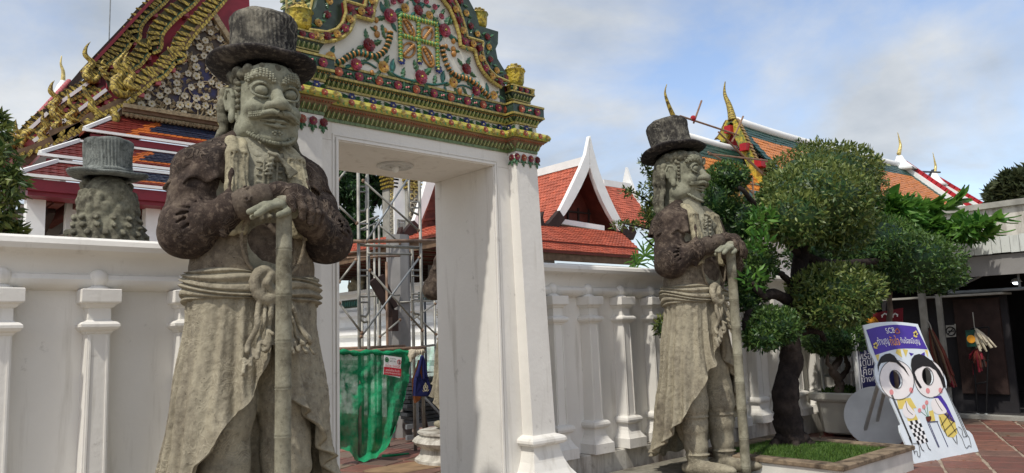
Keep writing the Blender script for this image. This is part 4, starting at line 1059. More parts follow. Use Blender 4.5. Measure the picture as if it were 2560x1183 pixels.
ARM_R = ((-.375, .03, 2.65), (-.462, -.05, 2.245), (-.145, -.415, 2.43))
ARM_L = ((.375, .03, 2.65), (.475, -.14, 2.235), (.15, -.42, 2.36))
def make_coat():
    h = .0078
    g = SDF((-.72, -.60, 1.95), (.72, .38, 3.0), h)
    g.ell((0, .04, 2.42), (.40, .275, .50), .06)
    g.cap((-.28, .03, 2.66), (.28, .03, 2.66), .172, .172, .06)
    g.cap((0, .06, 2.66), (0, .07, 2.90), .20, .145, .06)
    for s in (-1, 1): g.cap((s * .11, .05, 2.845), (s * .37, .03, 2.66), .125, .165, .05)
    def wedge(x, y, z):      # front opening
        w = np.interp(z, [1.9, 2.3, 2.6, 2.85, 2.95], [.34, .285, .245, .19, .16]).astype(np.float32)
        return np.maximum(np.abs(x) - w, y - (-.03)) + 0 * z
    g.op(wedge, (-.4, -.6, 1.85), (.4, 0, 3.0), .02, 'sub')
    for s in (-1, 1):   # rolled edge of the opening
        g.chain([(s * .165, -.05, 2.89), (s * .215, -.18, 2.78), (s * .26, -.245, 2.6), (s * .29, -.265, 2.4), (s * .305, -.255, 2.2)], .017, .012)
    for s, (S, E, W) in ((-1, ARM_R), (1, ARM_L)):
        g.cap(S, E, .155, .166, .05, rip=(.007, 28, s, 12))
        g.cap(E, tuple(np.array(E) * .1 + np.array(W) * .9), .158, .082, .05, rip=(.013, 34, 1.5 * s, 13))
        g.ball(E, .166, .03)
        E_ = np.array(E); W_ = np.array(W); S_ = np.array(S)
        # creases fanning out from the crook of the elbow
        ck = E_ + np.array((-s * .13, -.12, .10))
        for j, (dx, dz, L, w) in enumerate(((1, .16, .34, .019), (1, .02, .36, .021), (1, -.12, .32, .018), (.6, .26, .28, .015), (.8, -.26, .28, .015), (.35, .34, .24, .012))):
            d = np.array((s * dx * .8, -.02, dz)); d = d / np.linalg.norm(d)
            for q in range(4):
                f0 = q / 4; f1 = (q + 1) / 4
                def on(f):
                    p = ck + d * L * f; c = E_ + (S_ - E_) * np.clip(((p - E_) @ (S_ - E_)) / ((S_ - E_) @ (S_ - E_)), -.2, 1)
                    v = p - c; v[1] -= .10; return c + v / np.linalg.norm(v) * .165
                g.cap(on(f0), on(f1), w * (1 - f0 * .6), w * (1 - f1 * .6), .010, 'sub')
        g.ell((E[0] * .96, E[1] + .02, E[2] - .07), (.152, .145, .085), .05)    # sag under the elbow
    return g.mesh('coat', M['st_coat'], .003, 17, 4)

def make_cape():
    """short pleated shoulder cape with a frilled edge, one sheet over each shoulder"""
    mb = MB()
    for s in (-1, 1):
        nu, nv = 90, 26; ph = np.linspace(-.42, PI + .35, nu)[:, None]; t = np.linspace(0, 1, nv)[None, :]; o = np.ones((nu, nv))
        N = np.stack([s * (.135 + .05 * np.sin(ph)) * o, (.05 - .15 * np.cos(ph)) * o, 2.885 - .075 * np.cos(ph) ** 2 * o], -1)
        Mm = np.stack([s * (.325 + .12 * np.sin(ph)) * o, (.03 - .215 * np.cos(ph)) * o, (2.87 - .03 * np.cos(ph) ** 2) * o], -1)
        z1 = 2.53 + .03 * np.cos(ph) ** 2; E = np.stack([s * (.335 + .212 * np.sin(ph)) * o, (.03 - .218 * np.cos(ph)) * o, z1 * o], -1)
        P = (1 - t[..., None]) ** 2 * N + 2 * t[..., None] * (1 - t[..., None]) * Mm + t[..., None] ** 2 * E
        d = np.stack([s * np.sin(ph) * o, -np.cos(ph) * o, .35 * (1 - t) * o], -1)
        P = P + d * (.010 + .013 * t * np.abs(np.sin(4.5 * ph + .4)) ** .7 + .026 * np.exp(-(1 - t) / .10) * np.sin(9 * ph + 1.2))[..., None]
        P[..., 2] += .018 * np.sin(9 * ph + 2.4) * t ** 6
        Q = (P - d * .022)[:, ::-1]; mb.grid(P if s > 0 else P[::-1]); mb.grid(Q if s > 0 else Q[::-1]); b0 = len(mb.v) - 2 * nu * nv
        for i in range(nu - 1):
            q = (b0 + i * nv + nv - 1, b0 + (i + 1) * nv + nv - 1, b0 + nu * nv + (i + 1) * nv, b0 + nu * nv + i * nv); mb.add([], [q]) if False else (mb.f.append(q), mb.mi.append(0))
    V = np.array(mb.v); V = V + displacement(V, .004, 20, 5); mb.v = [tuple(p) for p in V]
    return mb.mesh('cape', M['st_coat'], True)

def make_cuff(dark):
    g = SDF((-.30, -.58, 2.2), (.32, -.28, 2.6), .007)
    for (S, E, W) in (ARM_R, ARM_L):
        E = np.array(E); W = np.array(W); d = (W - E) / np.linalg.norm(W - E)
        g.cap(W - d * .09, W + d * .0, .094, .078, .006)
        g.cap(W + d * .012, W + d * .02, .084, .082, .005)
        g.cap(W - d * .10, W - d * .092, .102, .102, .005)
        for k in range(6):   # carved volutes
            a = k * 1.05; u = np.cross(d, (0, 0, 1)); u /= np.linalg.norm(u); v = np.cross(d, u)
            rad = u * math.cos(a) + v * math.sin(a); tn = np.cross(d, rad)
            c = W - d * .045 + rad * .088
            ring = [c + (d * math.cos(b) + tn * math.sin(b)) * (.030 - .0035 * i) + rad * .002 * i for i, b in enumerate(np.linspace(0, 7, 9))]
            g.chain(ring, .007, .003)
    return g.mesh('cuff', M['st_vest'], .0015, 24, 8)

def make_gloved_hand():
    g = SDF((-.22, -.70, 2.2), (.34, -.34, 2.62), .0065)
    g.cap((-.13, -.425, 2.445), (-.03, -.47, 2.475), .060, .056, .02)
    g.cap((-.04, -.47, 2.475), (.09, -.50, 2.455), .056, .056, .03)
    g.cap((.05, -.52, 2.46), (.16, -.475, 2.43), .062, .058, .03)
    for i, (x, y, z, L, r) in enumerate(((.055, -.565, 2.42, 1.0, .029), (.112, -.56, 2.41, 1.08, .030), (.166, -.54, 2.40, 1.0, .029), (.212, -.505, 2.395, .84, .026))):
        k = (x, y, z); m = (x + .008, y - .03, z - .068 * L); t = (x + .012, y - .012, z - .13 * L)
        g.cap((x - .01, y + .05, z + .03), k, r * 1.15, r * 1.1, .02)
        g.cap(k, m, r * 1.02, r * .92, .008); g.cap(m, t, r * .92, r * .80, .006)
        g.ball(k, r * 1.16, .012); g.ball(m, r * .99, .006)
    g.cap((-.0, -.53, 2.46), (-.005, -.565, 2.40), .032, .029, .02); g.cap((-.005, -.565, 2.40), (.01, -.572, 2.345), .028, .022, .008)   # thumb
    return g.mesh('gloved_hand', M['st_coat'], .002, 22, 9)

def make_bare_hand():
    g = SDF((-.32, -.64, 2.14), (.24, -.36, 2.5), .0065)
    g.cap((.12, -.43, 2.36), (.02, -.475, 2.385), .062, .055, .02)
    g.cap((.03, -.47, 2.385), (-.06, -.50, 2.37), .055, .048, .03)
    for i, (y, z, L, r, dz) in enumerate(((-.545, 2.375, .95, .024, -.04), (-.51, 2.385, 1.12, .025, -.035), (-.47, 2.385, 1.05, .024, -.03), (-.435, 2.375, .85, .021, -.04))):
        a = (-.06, y, z); b = (-.06 - .085 * L, y - .012, z + dz * .6); c = (-.06 - .165 * L, y - .004, z + dz * 1.7 - .012)
        g.cap((0.0, y * .6 - .19, z), a, r * 1.05, r * 1.05, .02); g.cap(a, b, r, r * .92, .006); g.cap(b, c, r * .92, r * .78, .005)
        g.ball(a, r * 1.14, .01); g.ball(b, r, .005)
    g.cap((.02, -.53, 2.36), (-.03, -.565, 2.325), .026, .024, .02); g.cap((-.03, -.565, 2.325), (-.085, -.568, 2.30), .023, .019, .006)
    return g.mesh('bare_hand', M['st_face'], .0015, 22, 10)

CANE = (-.02, -.505)
def make_cane():
    pr = [(.046, 0.0)]
    z = .10
    while z < 2.3:
        pr += [(.049, z - .012), (.053, z - .005), (.046, z), (.053, z + .006), (.049, z + .014)]; z += .285
    pr += [(.05, 2.38), (.058, 2.40), (.05, 2.43), (.02, 2.44)]
    mb = MB(); mb.lathe(pr, 24, (CANE[0], CANE[1], 0)); me = mb.mesh('cane', M['st_pale'], True); return me

def make_cravat():
    g = SDF((-.26, -.40, 2.5), (.28, .24, 3.02), .0062)
    for j, (dz, r) in enumerate(((0, .017), (.026, .015), (.05, .015), (.074, .013), (-.022, .014))):
        pts = []
        for a in np.linspace(-PI, PI, 27):
            f = .5 + .5 * math.cos(a)    # 1 at the front
            x = .185 * math.sin(a) * (1 - .012 * j); y = .02 - .225 * math.cos(a) * (.85 + .15 * f); zz = 2.895 - .155 * f ** 2.2 + dz * (1 - .85 * f ** 3)
            pts.append((x, y, zz))
        g.chain(pts, r, .006)
    g.ell((.005, -.245, 2.745), (.042, .036, .036), .012)
    g.chain([(-.04, -.258, 2.772), (.0, -.284, 2.752), (.045, -.262, 2.722)], .013, .005)
    def zig(p0, p1, n, w, r):
        p0 = Vector(p0); p1 = Vector(p1); d = (p1 - p0).normalized(); side = Vector((d.z, 0, -d.x)); pts = []
        for i in range(n):
            f = i / (n - 1); pts.append(p0.lerp(p1, f) + side * w * (1 if i % 2 else -1) * (.4 + .6 * f) + Vector((0, -.012 * (i % 2), 0)))
        g.chain(pts, r, .003)
    zig((-.018, -.268, 2.735), (-.055, -.278, 2.61), 8, .022, .0095); zig((-.03, -.262, 2.74), (-.075, -.268, 2.63), 6, .012, .008)
    for k in range(4): g.chain([(.03 + .008 * k, -.262, 2.735), (.075 + .012 * k, -.268, 2.68), (.10 + .016 * k, -.266, 2.62 + .012 * k)], [.008, .0105, .0125], .003)
    return g.mesh('cravat', M['st_pale'], .0012, 26, 2)

HZ = 3.14    # height of the head's own origin
def make_head():
    g = SDF((-.30, -.42, -.48), (.30, .34, .34), .0056)
    g.cap((0, .04, -.16), (0, .05, -.5), .150, .17, .03)
    g.ell((0, .03, .08), (.208, .25, .27), .03); g.ell((0, -.05, -.10), (.184, .18, .21), .06)
    g.ell((0, -.135, -.265), (.098, .080, .064), .05); g.ell((0, -.195, -.28), (.046, .036, .034), .03)
    for s in (-1, 1):
        g.ell((s * .110, -.155, -.068), (.080, .070, .066), .045)       # cheek
        g.ell((s * .15, -.04, -.20), (.058, .1, .08), .06)              # jaw
        g.ell((s * .098, -.230, .064), (.066, .058, .054), .012, 'sub') # socket
    g.ell((0, -.165, .20), (.16, .08, .10), .06)                        # forehead
    g.cap((0, -.210, .11), (0, -.265, -.01), .026, .040, .03)           # nose
    g.ell((0, -.292, -.045), (.058, .050, .047), .02)
    for s in (-1, 1):
        g.ell((s * .056, -.252, -.052), (.036, .038, .034), .012)
        g.ball((s * .028, -.282, -.092), .013, .006, 'sub')
        g.chain([(s * .088, -.252, -.035), (s * .105, -.228, -.085), (s * .128, -.20, -.128)], [.004, .0065, .004], .010, 'sub')   # smile line
        g.ell((s * .099, -.196, .064), (.045, .050, .041), .001)        # eye ball
        g.ell((s * .102, -.236, .066), (.020, .010, .020), .002)
        ring = [(s * (.099 + .062 * math.cos(a)), -.222 + .030 * math.cos(a) ** 2 - .010 * math.sin(a) ** 2, .064 + .053 * math.sin(a)) for a in np.linspace(0, 2 * PI, 21)]
        g.chain(ring, .0092, .003)
        ring2 = [(s * (.099 + .078 * math.cos(a)), -.220 + .038 * math.cos(a) ** 2, .062 + .067 * math.sin(a)) for a in np.linspace(.1, PI - .1, 11)]
        g.chain(ring2, .0055, .004)
        g.chain([(s * (.099 + .080 * math.cos(a)), -.218 + .036 * math.cos(a) ** 2, .060 + .058 * math.sin(a)) for a in np.linspace(PI + .3, 2 * PI - .3, 9)], .005, .006, 'sub')
        br = [(s * .038, -.232, .138), (s * .08, -.228, .176), (s * .13, -.200, .180), (s * .172, -.145, .150)]
        g.chain(br, [.018, .026, .026, .016], .012)
        mo = spline([(s * .012, -.272, -.112), (s * .06, -.258, -.108), (s * .11, -.222, -.122), (s * .150, -.172, -.128)], 5)
        g.chain([tuple(p) for p in mo], [.014] + [.023] * (len(mo) - 2) + [.018], .006)
    # mouth: a faint smile
    g.chain([(-.092, -.205, -.152), (-.03, -.250, -.160), (.03, -.250, -.160), (.092, -.205, -.152)], [.006, .013, .013, .006], .008)
    g.chain([(-.075, -.208, -.182), (0, -.245, -.194), (.075, -.208, -.182)], [.006, .016, .006], .010)
    g.chain([(-.098, -.215, -.160), (-.04, -.258, -.175), (.04, -.258, -.175), (.098, -.215, -.160)], .0078, .003, 'sub')
    g.chain([(-.05, -.225, -.222), (0, -.24, -.228), (.05, -.225, -.222)], .006, .012, 'sub')
    # ears
    for s in (-1, 1):
        g.ell((s * .215, .02, .01), (.026, .058, .110), .012, rot=(0.1, s * .10, 0))
        g.ell((s * .222, .0, -.095), (.022, .030, .050), .015)
        g.ell((s * .243, .01, .025), (.014, .034, .068), .008, 'sub')
        g.chain([(s * .235, .06, -.03), (s * .246, .078, .05), (s * .240, .045, .115), (s * .232, -.01, .10), (s * .226, -.03, .05)], .012, .005)
    return g.mesh('head', M['st_face'], .0018, 20, 12)

def make_beads(kind):
    """the knobs that the carver gave the brows, the moustache and the beard"""
    mb = MB()
    for s in (-1, 1):
        if kind == 'eyebrow':
            B = spline([(s * .030, -.262, .140), (s * .08, -.256, .182), (s * .135, -.225, .187), (s * .185, -.155, .150)], 3)
            for i, p in enumerate(B):
                for j in (-1.5, -.5, .5, 1.5):
                    if i in (0, len(B) - 1) and abs(j) > 1: continue
                    mb.sphere((p.x + .007 * (j % 1), p.y + .0050 * abs(j), p.z + j * .0165 + .004 * (i % 2)), .0118, 6, 5)
        if kind == 'moustache':
            B = spline([(s * .016, -.296, -.110), (s * .06, -.282, -.105), (s * .115, -.246, -.120), (s * .168, -.186, -.122)], 6)
            for i, p in enumerate(B):
                if i < 12:
                    mb.tube([(p.x - s * .008, p.y + .002, p.z + .020), (p.x + s * .004, p.y - .006, p.z), (p.x + s * .012, p.y + .002, p.z - .022)], [.005, .0075, .004], 6)
                else:
                    for j in (-1, 0, 1): mb.sphere((p.x, p.y + .004 * abs(j), p.z + .013 * j), .0095, 6, 5)
        if kind == 'beard':
            jaw = spline([(s * .200, .0, -.06), (s * .196, -.04, -.13), (s * .178, -.09, -.20), (s * .140, -.155, -.262), (s * .075, -.205, -.305), (0, -.228, -.322)], 5)
            for i, p in enumerate(jaw):
                mb.sphere(p, .0150 - .002 * (i % 2), 7, 5, (1, 1, 1.15))
                if i % 2 == 0 and i < 20: mb.sphere((p.x * 1.01, p.y + .014, p.z + .025), .010, 6, 5)
            for (x, z, r) in ((.012, -.236, .011), (.03, -.245, .010), (.018, -.258, .009)): mb.sphere((s * x, -.240, z), r, 6, 5)
    return mb.mesh(kind, M['st_face'], True)

def make_hair(back):
    """curls under the brim and locks falling to the shoulders; back=True adds the knobbed wig seen from behind"""
    g = SDF((-.56 if back else -.34, -.33, -.66 if back else -.52), (.56 if back else .34, .54 if back else .40, .34), .0095 if back else .008)
    g.ell((0, .07, .12), (.216, .25, .22), .02)
    g.ell((0, -.16, .04), (.30, .22, .19), .01, 'sub')
    for i, a in enumerate(np.linspace(-1.75, 1.75, 17)):
        x = .205 * math.sin(a); y = -.235 * math.cos(a) + .025
        g.ell((x, y, .235 - .025 * (i % 2)), (.036, .036, .045), .008)
        g.ell((x * 1.03, y - .012 * math.cos(a), .20 - .02 * (i % 3)), (.022, .02, .026), .006)
    for s in (-1, 1):
        for k, (x0, y0) in enumerate(((.205, -.03), (.232, .10), (.215, .16), (.17, .215), (.10, .255))):
            pts = [(s * x0, y0, .12), (s * (x0 + .02), y0 + .015, -.02), (s * (x0 + .005 * (k % 2)), y0 + .02, -.16), (s * (x0 + .085 - .012 * k), y0 + .02, -.32), (s * (x0 + .135 - .035 * k), y0 + .0, -.46)]
            if k == 0: continue
            sp = spline(pts, 5); n = len(sp)
            g.chain([tuple(p) for p in sp], [.034 - .010 * i / n + .005 * math.sin(i * 1.7 + k) for i in range(n)], .008)
            g.ball(tuple(sp[-1]), .028, .008)
        for z in (.14, .095, .05, .005, -.04): g.ball((s * .203, -.060 - .05 * z, z), .019, .006)
    if back:
        def wig(x, y, z):
            f = np.clip((.05 - z) / .7, 0, 1); r = .235 + .235 * f ** 1.4
            d = np.sqrt((x / 1.0) ** 2 + ((y - .09) / (.82)) ** 2) - r
            return np.maximum(np.maximum(d * .8, z - .14), np.maximum(-.64 - z, .02 - y))
        g.op(wig, (-.5, 0, -.66), (.5, .52, .16), .02)
        for row, z in enumerate(np.linspace(.02, -.58, 8)):
            f = min(1, max(0, (.05 - z) / .7)); r = .235 + .235 * f ** 1.4
            n = 7 + row // 3
            for i in range(n):
                a = (i + .5 * (row % 2)) / (n - 1) * PI
                x = r * math.cos(a); y = .09 + .82 * r * math.sin(a)
                if y < .06: continue
                R = .034 + .010 * f
                if row < 2: g.ell((x, y, z), (.045, .03, .075), .02)
                else: g.cap((x, y - .02, z), (x * 1.10, y + .052, z - .026), R * 1.05, R * .50, .014)
    return g.mesh('hair', M['st_hair'], .003, 22, 5)

def make_crown(grey):
    nt, nz = 220, 40
    th = np.linspace(0, 2 * PI, nt, endpoint=False)
    prof = [(.226, .0), (.232, .01), (.240, .022), (.243, .035), (.238, .05), (.232, .058), (.226, .062), (.222, .07), (.220, .12), (.222, .18), (.226, .24), (.231, .30), (.234, .335), (.229, .352), (.21, .366), (.15, .375), (.07, .38), (.004, .381)]
    P = np.zeros((nt, len(prof), 3))
    for j, (r, z) in enumerate(prof):
        gro = .0036 * np.sign(np.sin(46 * th + 16 * z + .8 * np.sin(3 * th))) * (1 if .065 < z < .335 else .15)
        wob = .006 * np.sin(3 * th + 9 * z) + .003 * np.sin(11 * th + 20 * z)
        rr = r + (gro + wob) * min(1, r / .1)
        P[:, j] = np.stack([rr * np.cos(th), rr * 1.03 * np.sin(th), z + .004 * np.sin(5 * th) + 0 * th], -1)
    mb = MB(); mb.grid(P, cu=True)
    return mb.mesh('hat_crown', M['st_hat_grey' if grey else 'st_hat'], True)
def make_brim(grey):
    nt = 160; th = np.linspace(0, 2 * PI, nt, endpoint=False)
    prof = [(.19, -.012), (.24, -.022), (.31, -.022), (.355, -.012), (.374, .002), (.378, .014), (.370, .024), (.345, .022), (.30, .012), (.25, .010), (.225, .014), (.20, .015)]
    P = np.zeros((nt, len(prof), 3))
    for j, (r, z) in enumerate(prof):
        f = np.clip((r - .22) / .16, 0, 1)
        lift = f * (.030 * np.cos(2 * th) * -1 - .008) + f * .006 * np.sin(7 * th)   # sides rolled down a little at front and back
        rr = r * (1 + .012 * np.sin(5 * th) * f)
        P[:, j] = np.stack([rr * np.cos(th), rr * np.sin(th), z + lift * -.6], -1)
    mb = MB(); mb.grid(P, cu=True, cv=True)
    return mb.mesh('hat_brim', M['st_hat_grey' if grey else 'st_brim'], True)

ST = {}
def statue_meshes():
    for k, fn in dict(robe=make_robe, sash=make_sash, sash_knot=make_knot, legs=make_legs, torso=make_torso, undercoat=make_undercoat, stole=make_stole, vest=make_vest, coat=make_coat, cape=make_cape,
                      gloved_hand=make_gloved_hand, bare_hand=make_bare_hand, cane=make_cane, cravat=make_cravat, head=make_head).items(): ST[k] = fn()
    for k in ('eyebrow', 'moustache', 'beard'): ST[k] = make_beads(k)
    ST['cuff'] = make_cuff(False); ST['hair'] = make_hair(False); ST['hair_back'] = make_hair(True)
    for g in (0, 1): ST['crown%d' % g] = make_crown(g); ST['brim%d' % g] = make_brim(g)
statue_meshes()

def statue(label, loc, rz, head_off=(0, 0, 0), head_yaw=0., head_pitch=0., hat_tilt=.10, hat_roll=0., wig=False, scale=1.0, grey=False):
    r = thing('guardian_statue', label, 'statue', loc, rz, 'stone guardian statues in top hats', local=True)
    r.scale = (scale,) * 3
    put('torso', ST['torso'], r); ct = put('coat', ST['coat'], r); put('cape', ST['cape'], ct); put('undercoat', ST['undercoat'], r); put('stole', ST['stole'], r); put('vest', ST['vest'], r)
    rb = put('robe', ST['robe'], r); sa = put('sash', ST['sash'], r); put('knot', ST['sash_knot'], sa)
    put('leg', ST['legs'], r); put('cuff', ST['cuff'], r); put('gloved_hand', ST['gloved_hand'], r); put('bare_hand', ST['bare_hand'], r)
    put('cane', ST['cane'], r); put('cravat', ST['cravat'], r, loc=(head_off[0] * .4, head_off[1] * .4, 0))
    hd = put('head', ST['head'], r, loc=(head_off[0], head_off[1], HZ + head_off[2] + .008), rot=(head_pitch, 0, head_yaw), scale=(1.03, 1, .93))
    put('hair', ST['hair_back' if wig else 'hair'], hd)
    for k in ('eyebrow', 'moustache', 'beard'): put(k, ST[k], hd)
    ht = put('hat', ST['brim%d' % grey], r)
    R = Euler((0, 0, head_yaw)).to_matrix().to_4x4() @ Euler((-hat_tilt, hat_roll, 0)).to_matrix().to_4x4()
    ht.matrix_basis = Matrix.Translation((head_off[0], head_off[1], HZ + head_off[2])) @ R @ Matrix.Translation((0, .03, .318))
    cr = put('crown', ST['crown%d' % grey], ht, loc=(0, 0, .012))
    return r
statue('largest stone guardian, bulging-eyed under a black top hat, before the left gate pier', (2.10, 5.00, .10), 0.0,
       head_off=(.065, 0, 0), head_yaw=math.radians(-3), hat_tilt=.09, hat_roll=.02)
statue('stone guardian seen nearly in profile beside the clipped trees, both hands on his cane', (7.11, 4.98, .10), 0.0,
       head_off=(.0, .07, .085), head_yaw=math.radians(12), hat_tilt=.17)
statue('grey stone guardian seen from behind over the white wall, knobbly curls down his back', (1.88, 8.0, .02), PI, wig=True, grey=True, hat_tilt=.03, scale=.94)
statue('carved stone guardian mostly hidden behind the gate jamb, standing on a round white pedestal', (6.40, 8.25, .40), PI, wig=True, grey=True, scale=.84)
# ------------------------------------------------------------------ survey helpers: a sighted point on a wall of known distance
def _ray(px, py): return _M @ _n((px - _cx, py - _cy, _f))
def PY(px, py, y): d = _ray(px, py); t = y / d[1]; return Vector((d[0] * t, y, 1.6 + d[2] * t))
def PX(px, py, x): d = _ray(px, py); t = x / d[0]; return Vector((x, d[1] * t, 1.6 + d[2] * t))
def PZ(px, py, z=0.): d = _ray(px, py); t = (z - 1.6) / d[2]; return Vector((d[0] * t, d[1] * t, z))
def lerp(a, b, f): return a + (b - a) * f

def tile_field(A, B, Cc, D, tw, th, zone=None, lift=.022):
    """overlapping roof tiles on the quad A (eave start) B (eave end) Cc (ridge end) D (ridge start)"""
    mb = MB(); L = max((B - A).length, (Cc - D).length); H = max((D - A).length, (Cc - B).length)
    nu, nv = max(1, int(L / tw)), max(1, int(H / th)); nrm = (B - A).cross(D - A).normalized()
    if nrm.z < 0: nrm = -nrm
    V = []; F = []; mi = []
    P = lambda u, v: lerp(lerp(A, B, u), lerp(D, Cc, u), v)
    for j in range(nv):
        for i in range(nu):
            o = .5 * (j % 2) / nu; u0 = min(1, max(0, i / nu + o * 1 - .25 / nu)); u1 = min(1, u0 + .93 / nu); v0 = j / nv; v1 = min(1, (j + 1.25) / nv)
            b = len(V); um = (u0 + u1) / 2
            lo = nrm * (lift * (1 + .25 * math.sin(i * 7.1 + j * 3.3))); hi = nrm * .003
            V += [P(u0, v0) + lo * .7, P(um, v0 - .12 / nv) + lo * 1.1, P(u1, v0) + lo * .7, P(u1, v1) + hi, P(u0, v1) + hi, P(u0, v0), P(um, v0 - .12 / nv), P(u1, v0)]
            F += [(b, b + 1, b + 2, b + 3, b + 4), (b + 5, b + 6, b + 1, b), (b + 6, b + 7, b + 2, b + 1)]
            z = zone(um, v0 + .5 / nv) if zone else 0
            mi += [z] * 3
    mb.add(V, F); mb.mi = mi; return mb
def slab(mb, pts, off):
    """a thin plate: polygon pts pushed by the vector off"""
    n = len(pts); V = list(pts) + [p + off for p in pts]
    mb.add(V, [tuple(range(n)), tuple(range(2 * n - 1, n - 1, -1))] + [(k, (k + 1) % n, (k + 1) % n + n, k + n) for k in range(n)]); return mb
def bar(mb, a, b, w, h=None):
    """a straight square timber from a to b"""
    a = Vector(a); b = Vector(b); d = (b - a).normalized(); up = Vector((0, 0, 1)) if abs(d.z) < .95 else Vector((0, 1, 0)); h = h or w
    x = d.cross(up).normalized() * w / 2; y = x.cross(d).normalized() * h / 2
    mb.add([a - x - y, a + x - y, a + x + y, a - x + y, b - x - y, b + x - y, b + x + y, b - x + y], [(0, 3, 2, 1), (4, 5, 6, 7), (0, 1, 5, 4), (1, 2, 6, 5), (2, 3, 7, 6), (3, 0, 4, 7)]); return mb

# ------------------------------------------------------------------ the gilded hall on the left
def left_temple():
    T = thing('temple_hall', 'gilded temple hall with tiered maroon gable and red, navy and orange roofs, far left', 'temple', (6.5, 26, 0))
    YS = (22.0, 23.3, 24.6)
    up = ([(562, -28), (545, -5), (500, 45), (466, 84), (449, 112), (446, 138), (428, 140), (410, 163), (392, 181), (372, 187), (350, 206), (330, 222), (312, 226)],
          [(500, -35), (472, 0), (434, 30), (402, 62), (388, 85), (384, 116), (366, 112), (352, 133), (336, 152), (322, 160), (303, 180), (282, 200), (268, 204)],
          [(430, -40), (395, 0), (357, 33), (336, 62), (332, 92), (322, 84), (304, 110), (290, 128), (276, 138), (258, 150), (240, 172), (222, 188), (212, 190)])
    lo = ([(330, 248), (300, 262), (268, 281), (250, 300), (240, 312), (228, 330)], [(268, 226), (240, 240), (218, 256), (196, 274), (180, 292), (160, 306)], [(228, 206), (204, 222), (182, 232), (160, 244), (140, 262), (128, 276)])
    th = ([(216, 322), (188, 340), (150, 356), (116, 372)], [(160, 300), (130, 316), (104, 332), (84, 352)], [(120, 282), (98, 296), (76, 316), (56, 340)])
    LF = MB(); LF.prism([(-.5, 0), (.5, 0), (.55, .6), (.1, 1.0), (-.45, .7)], lambda u, v, d: (u, d, v), -.5, .5); leaf_me = LF.mesh('roof_leaf', M['gold'])
    wid = .40
    for k in range(3):
        y = YS[k]
        for gi, path in enumerate((up[k], lo[k], th[k])):
            P = [PY(px, py, y) for px, py in path]; Q = [Vector((p.x, p.z)) for p in spline(P, 5)]
            fn = lambda u, v, d, y=y: (u, y + d, v)
            w = wid * (1, .85, .75)[gi]
            mb = MB(); mb.band([(q.x, q.y) for q in Q], fn, w, 0, .10); bd = mb.build('bargeboard', M['dark_olive'], T)
            mb = MB(); lowp = []
            for i, q in enumerate(Q):
                d = (Q[min(i + 1, len(Q) - 1)] - Q[max(i - 1, 0)]).normalized(); nn = Vector((-d.y, d.x));
                if nn.y > 0: nn = -nn
                lowp.append(q + nn * (w * .5))
            mb.band([(q.x, q.y) for q in lowp], fn, .09, -.05, .11); mb.build('gilt_edge', M['gold'], bd)
            mb = MB()
            mb.band([(q.x, q.y) for q in [a.lerp(b, .75) for a, b in zip(Q, lowp)]], fn, .045, -.03, .0); mb.build('green_line', M['leaf_green'], bd)
            # rows of gilt leaves standing on the board
            acc = 0
            for i in range(len(Q) - 1):
                acc += (Q[i + 1] - Q[i]).length
                if acc > .14:
                    acc = 0; d = (Q[i + 1] - Q[i]).normalized(); nn = Vector((-d.y, d.x))
                    if nn.y < 0: nn = -nn
                    p = Q[i] - nn * w * .30; a = math.atan2(nn.x, nn.y) - .45
                    put('roof_leaf', leaf_me, bd, mw=Matrix.Translation((p.x, y - .01, p.y)) @ Matrix.Rotation(a, 4, 'Y') @ Matrix.Diagonal((.10, .10, w * .98, 1)))
        # maroon gable infill behind each set of boards
        pts = [PY(px, py, y + .22) for px, py in ([(620, -60)] + up[k][:] + [(x - 2, yy + 4) for x, yy in lo[k]] + [(x, yy + 6) for x, yy in th[k]] + [(th[k][-1][0] + 30, th[k][-1][1] + 30), (420, 330), (640, 330)])]
        mb = MB(); slab(mb, pts, Vector((0, .12, 0))); mb.build('gable_wall', M['maroon'], T)
        # roof plane seen on edge, running back
        for path, lift in ((up[k], 16), (lo[k], 12), (th[k], 10)):
            a, b = PY(path[0][0] - lift * .62, path[0][1] - lift, y - .05), PY(path[-1][0] - lift * .62, path[-1][1] - lift, y - .05)
            if path is up[k] and k < 2: continue
            mb = MB(); slab(mb, [a, b, b + Vector((0, 5.5, 0)), a + Vector((0, 5.5, 0))], Vector((.10, 0, -.16))); mb.build('roof', M['dark_wood'] if k == 2 else M['maroon'], T)
            mb = MB(); bar(mb, a + Vector((.05, -.03, -.12)), b + Vector((.05, -.03, -.12)), .05, .09); mb.build('roof_edge', M['bright_white'] if path is not up[k] else M['maroon'], T)
        # pink corbels
        for path in (up[k], lo[k]):
            for f in (.12, .35, .52, .72, .9):
                q = PY(*[lerp(path[int(f * (len(path) - 1))][c], path[min(len(path) - 1, int(f * (len(path) - 1)) + 1)][c], .5) for c in (0, 1)], y)
                mb = MB(); mb.box(q.x + .08, q.x + .22, y - .02, y + .30, q.z - .30, q.z - .18); mb.build('corbel', M['pink'], T)
    # flame-shaped naga finials
    def flame(pts, r, y):
        P = spline([PY(px, py, y) for px, py in pts], 6); n = len(P); mb = MB()
        for j, o in enumerate((-1, 0, 1)):
            Q = []
            for i, p in enumerate(P):
                f = i / (n - 1); w = .055 * math.sin(f * 17) * (1 - f)
                Q.append(p + Vector((o * r * .62 * (1 - f) + w, -.02 * (o == 0), .0)))
            mb.tube(Q, [max(.006, r * .55 * (1 - i / (n - 1)) ** .7) for i in range(n)], 7)
        return mb.build('naga_finial', M['gold'], T, True)
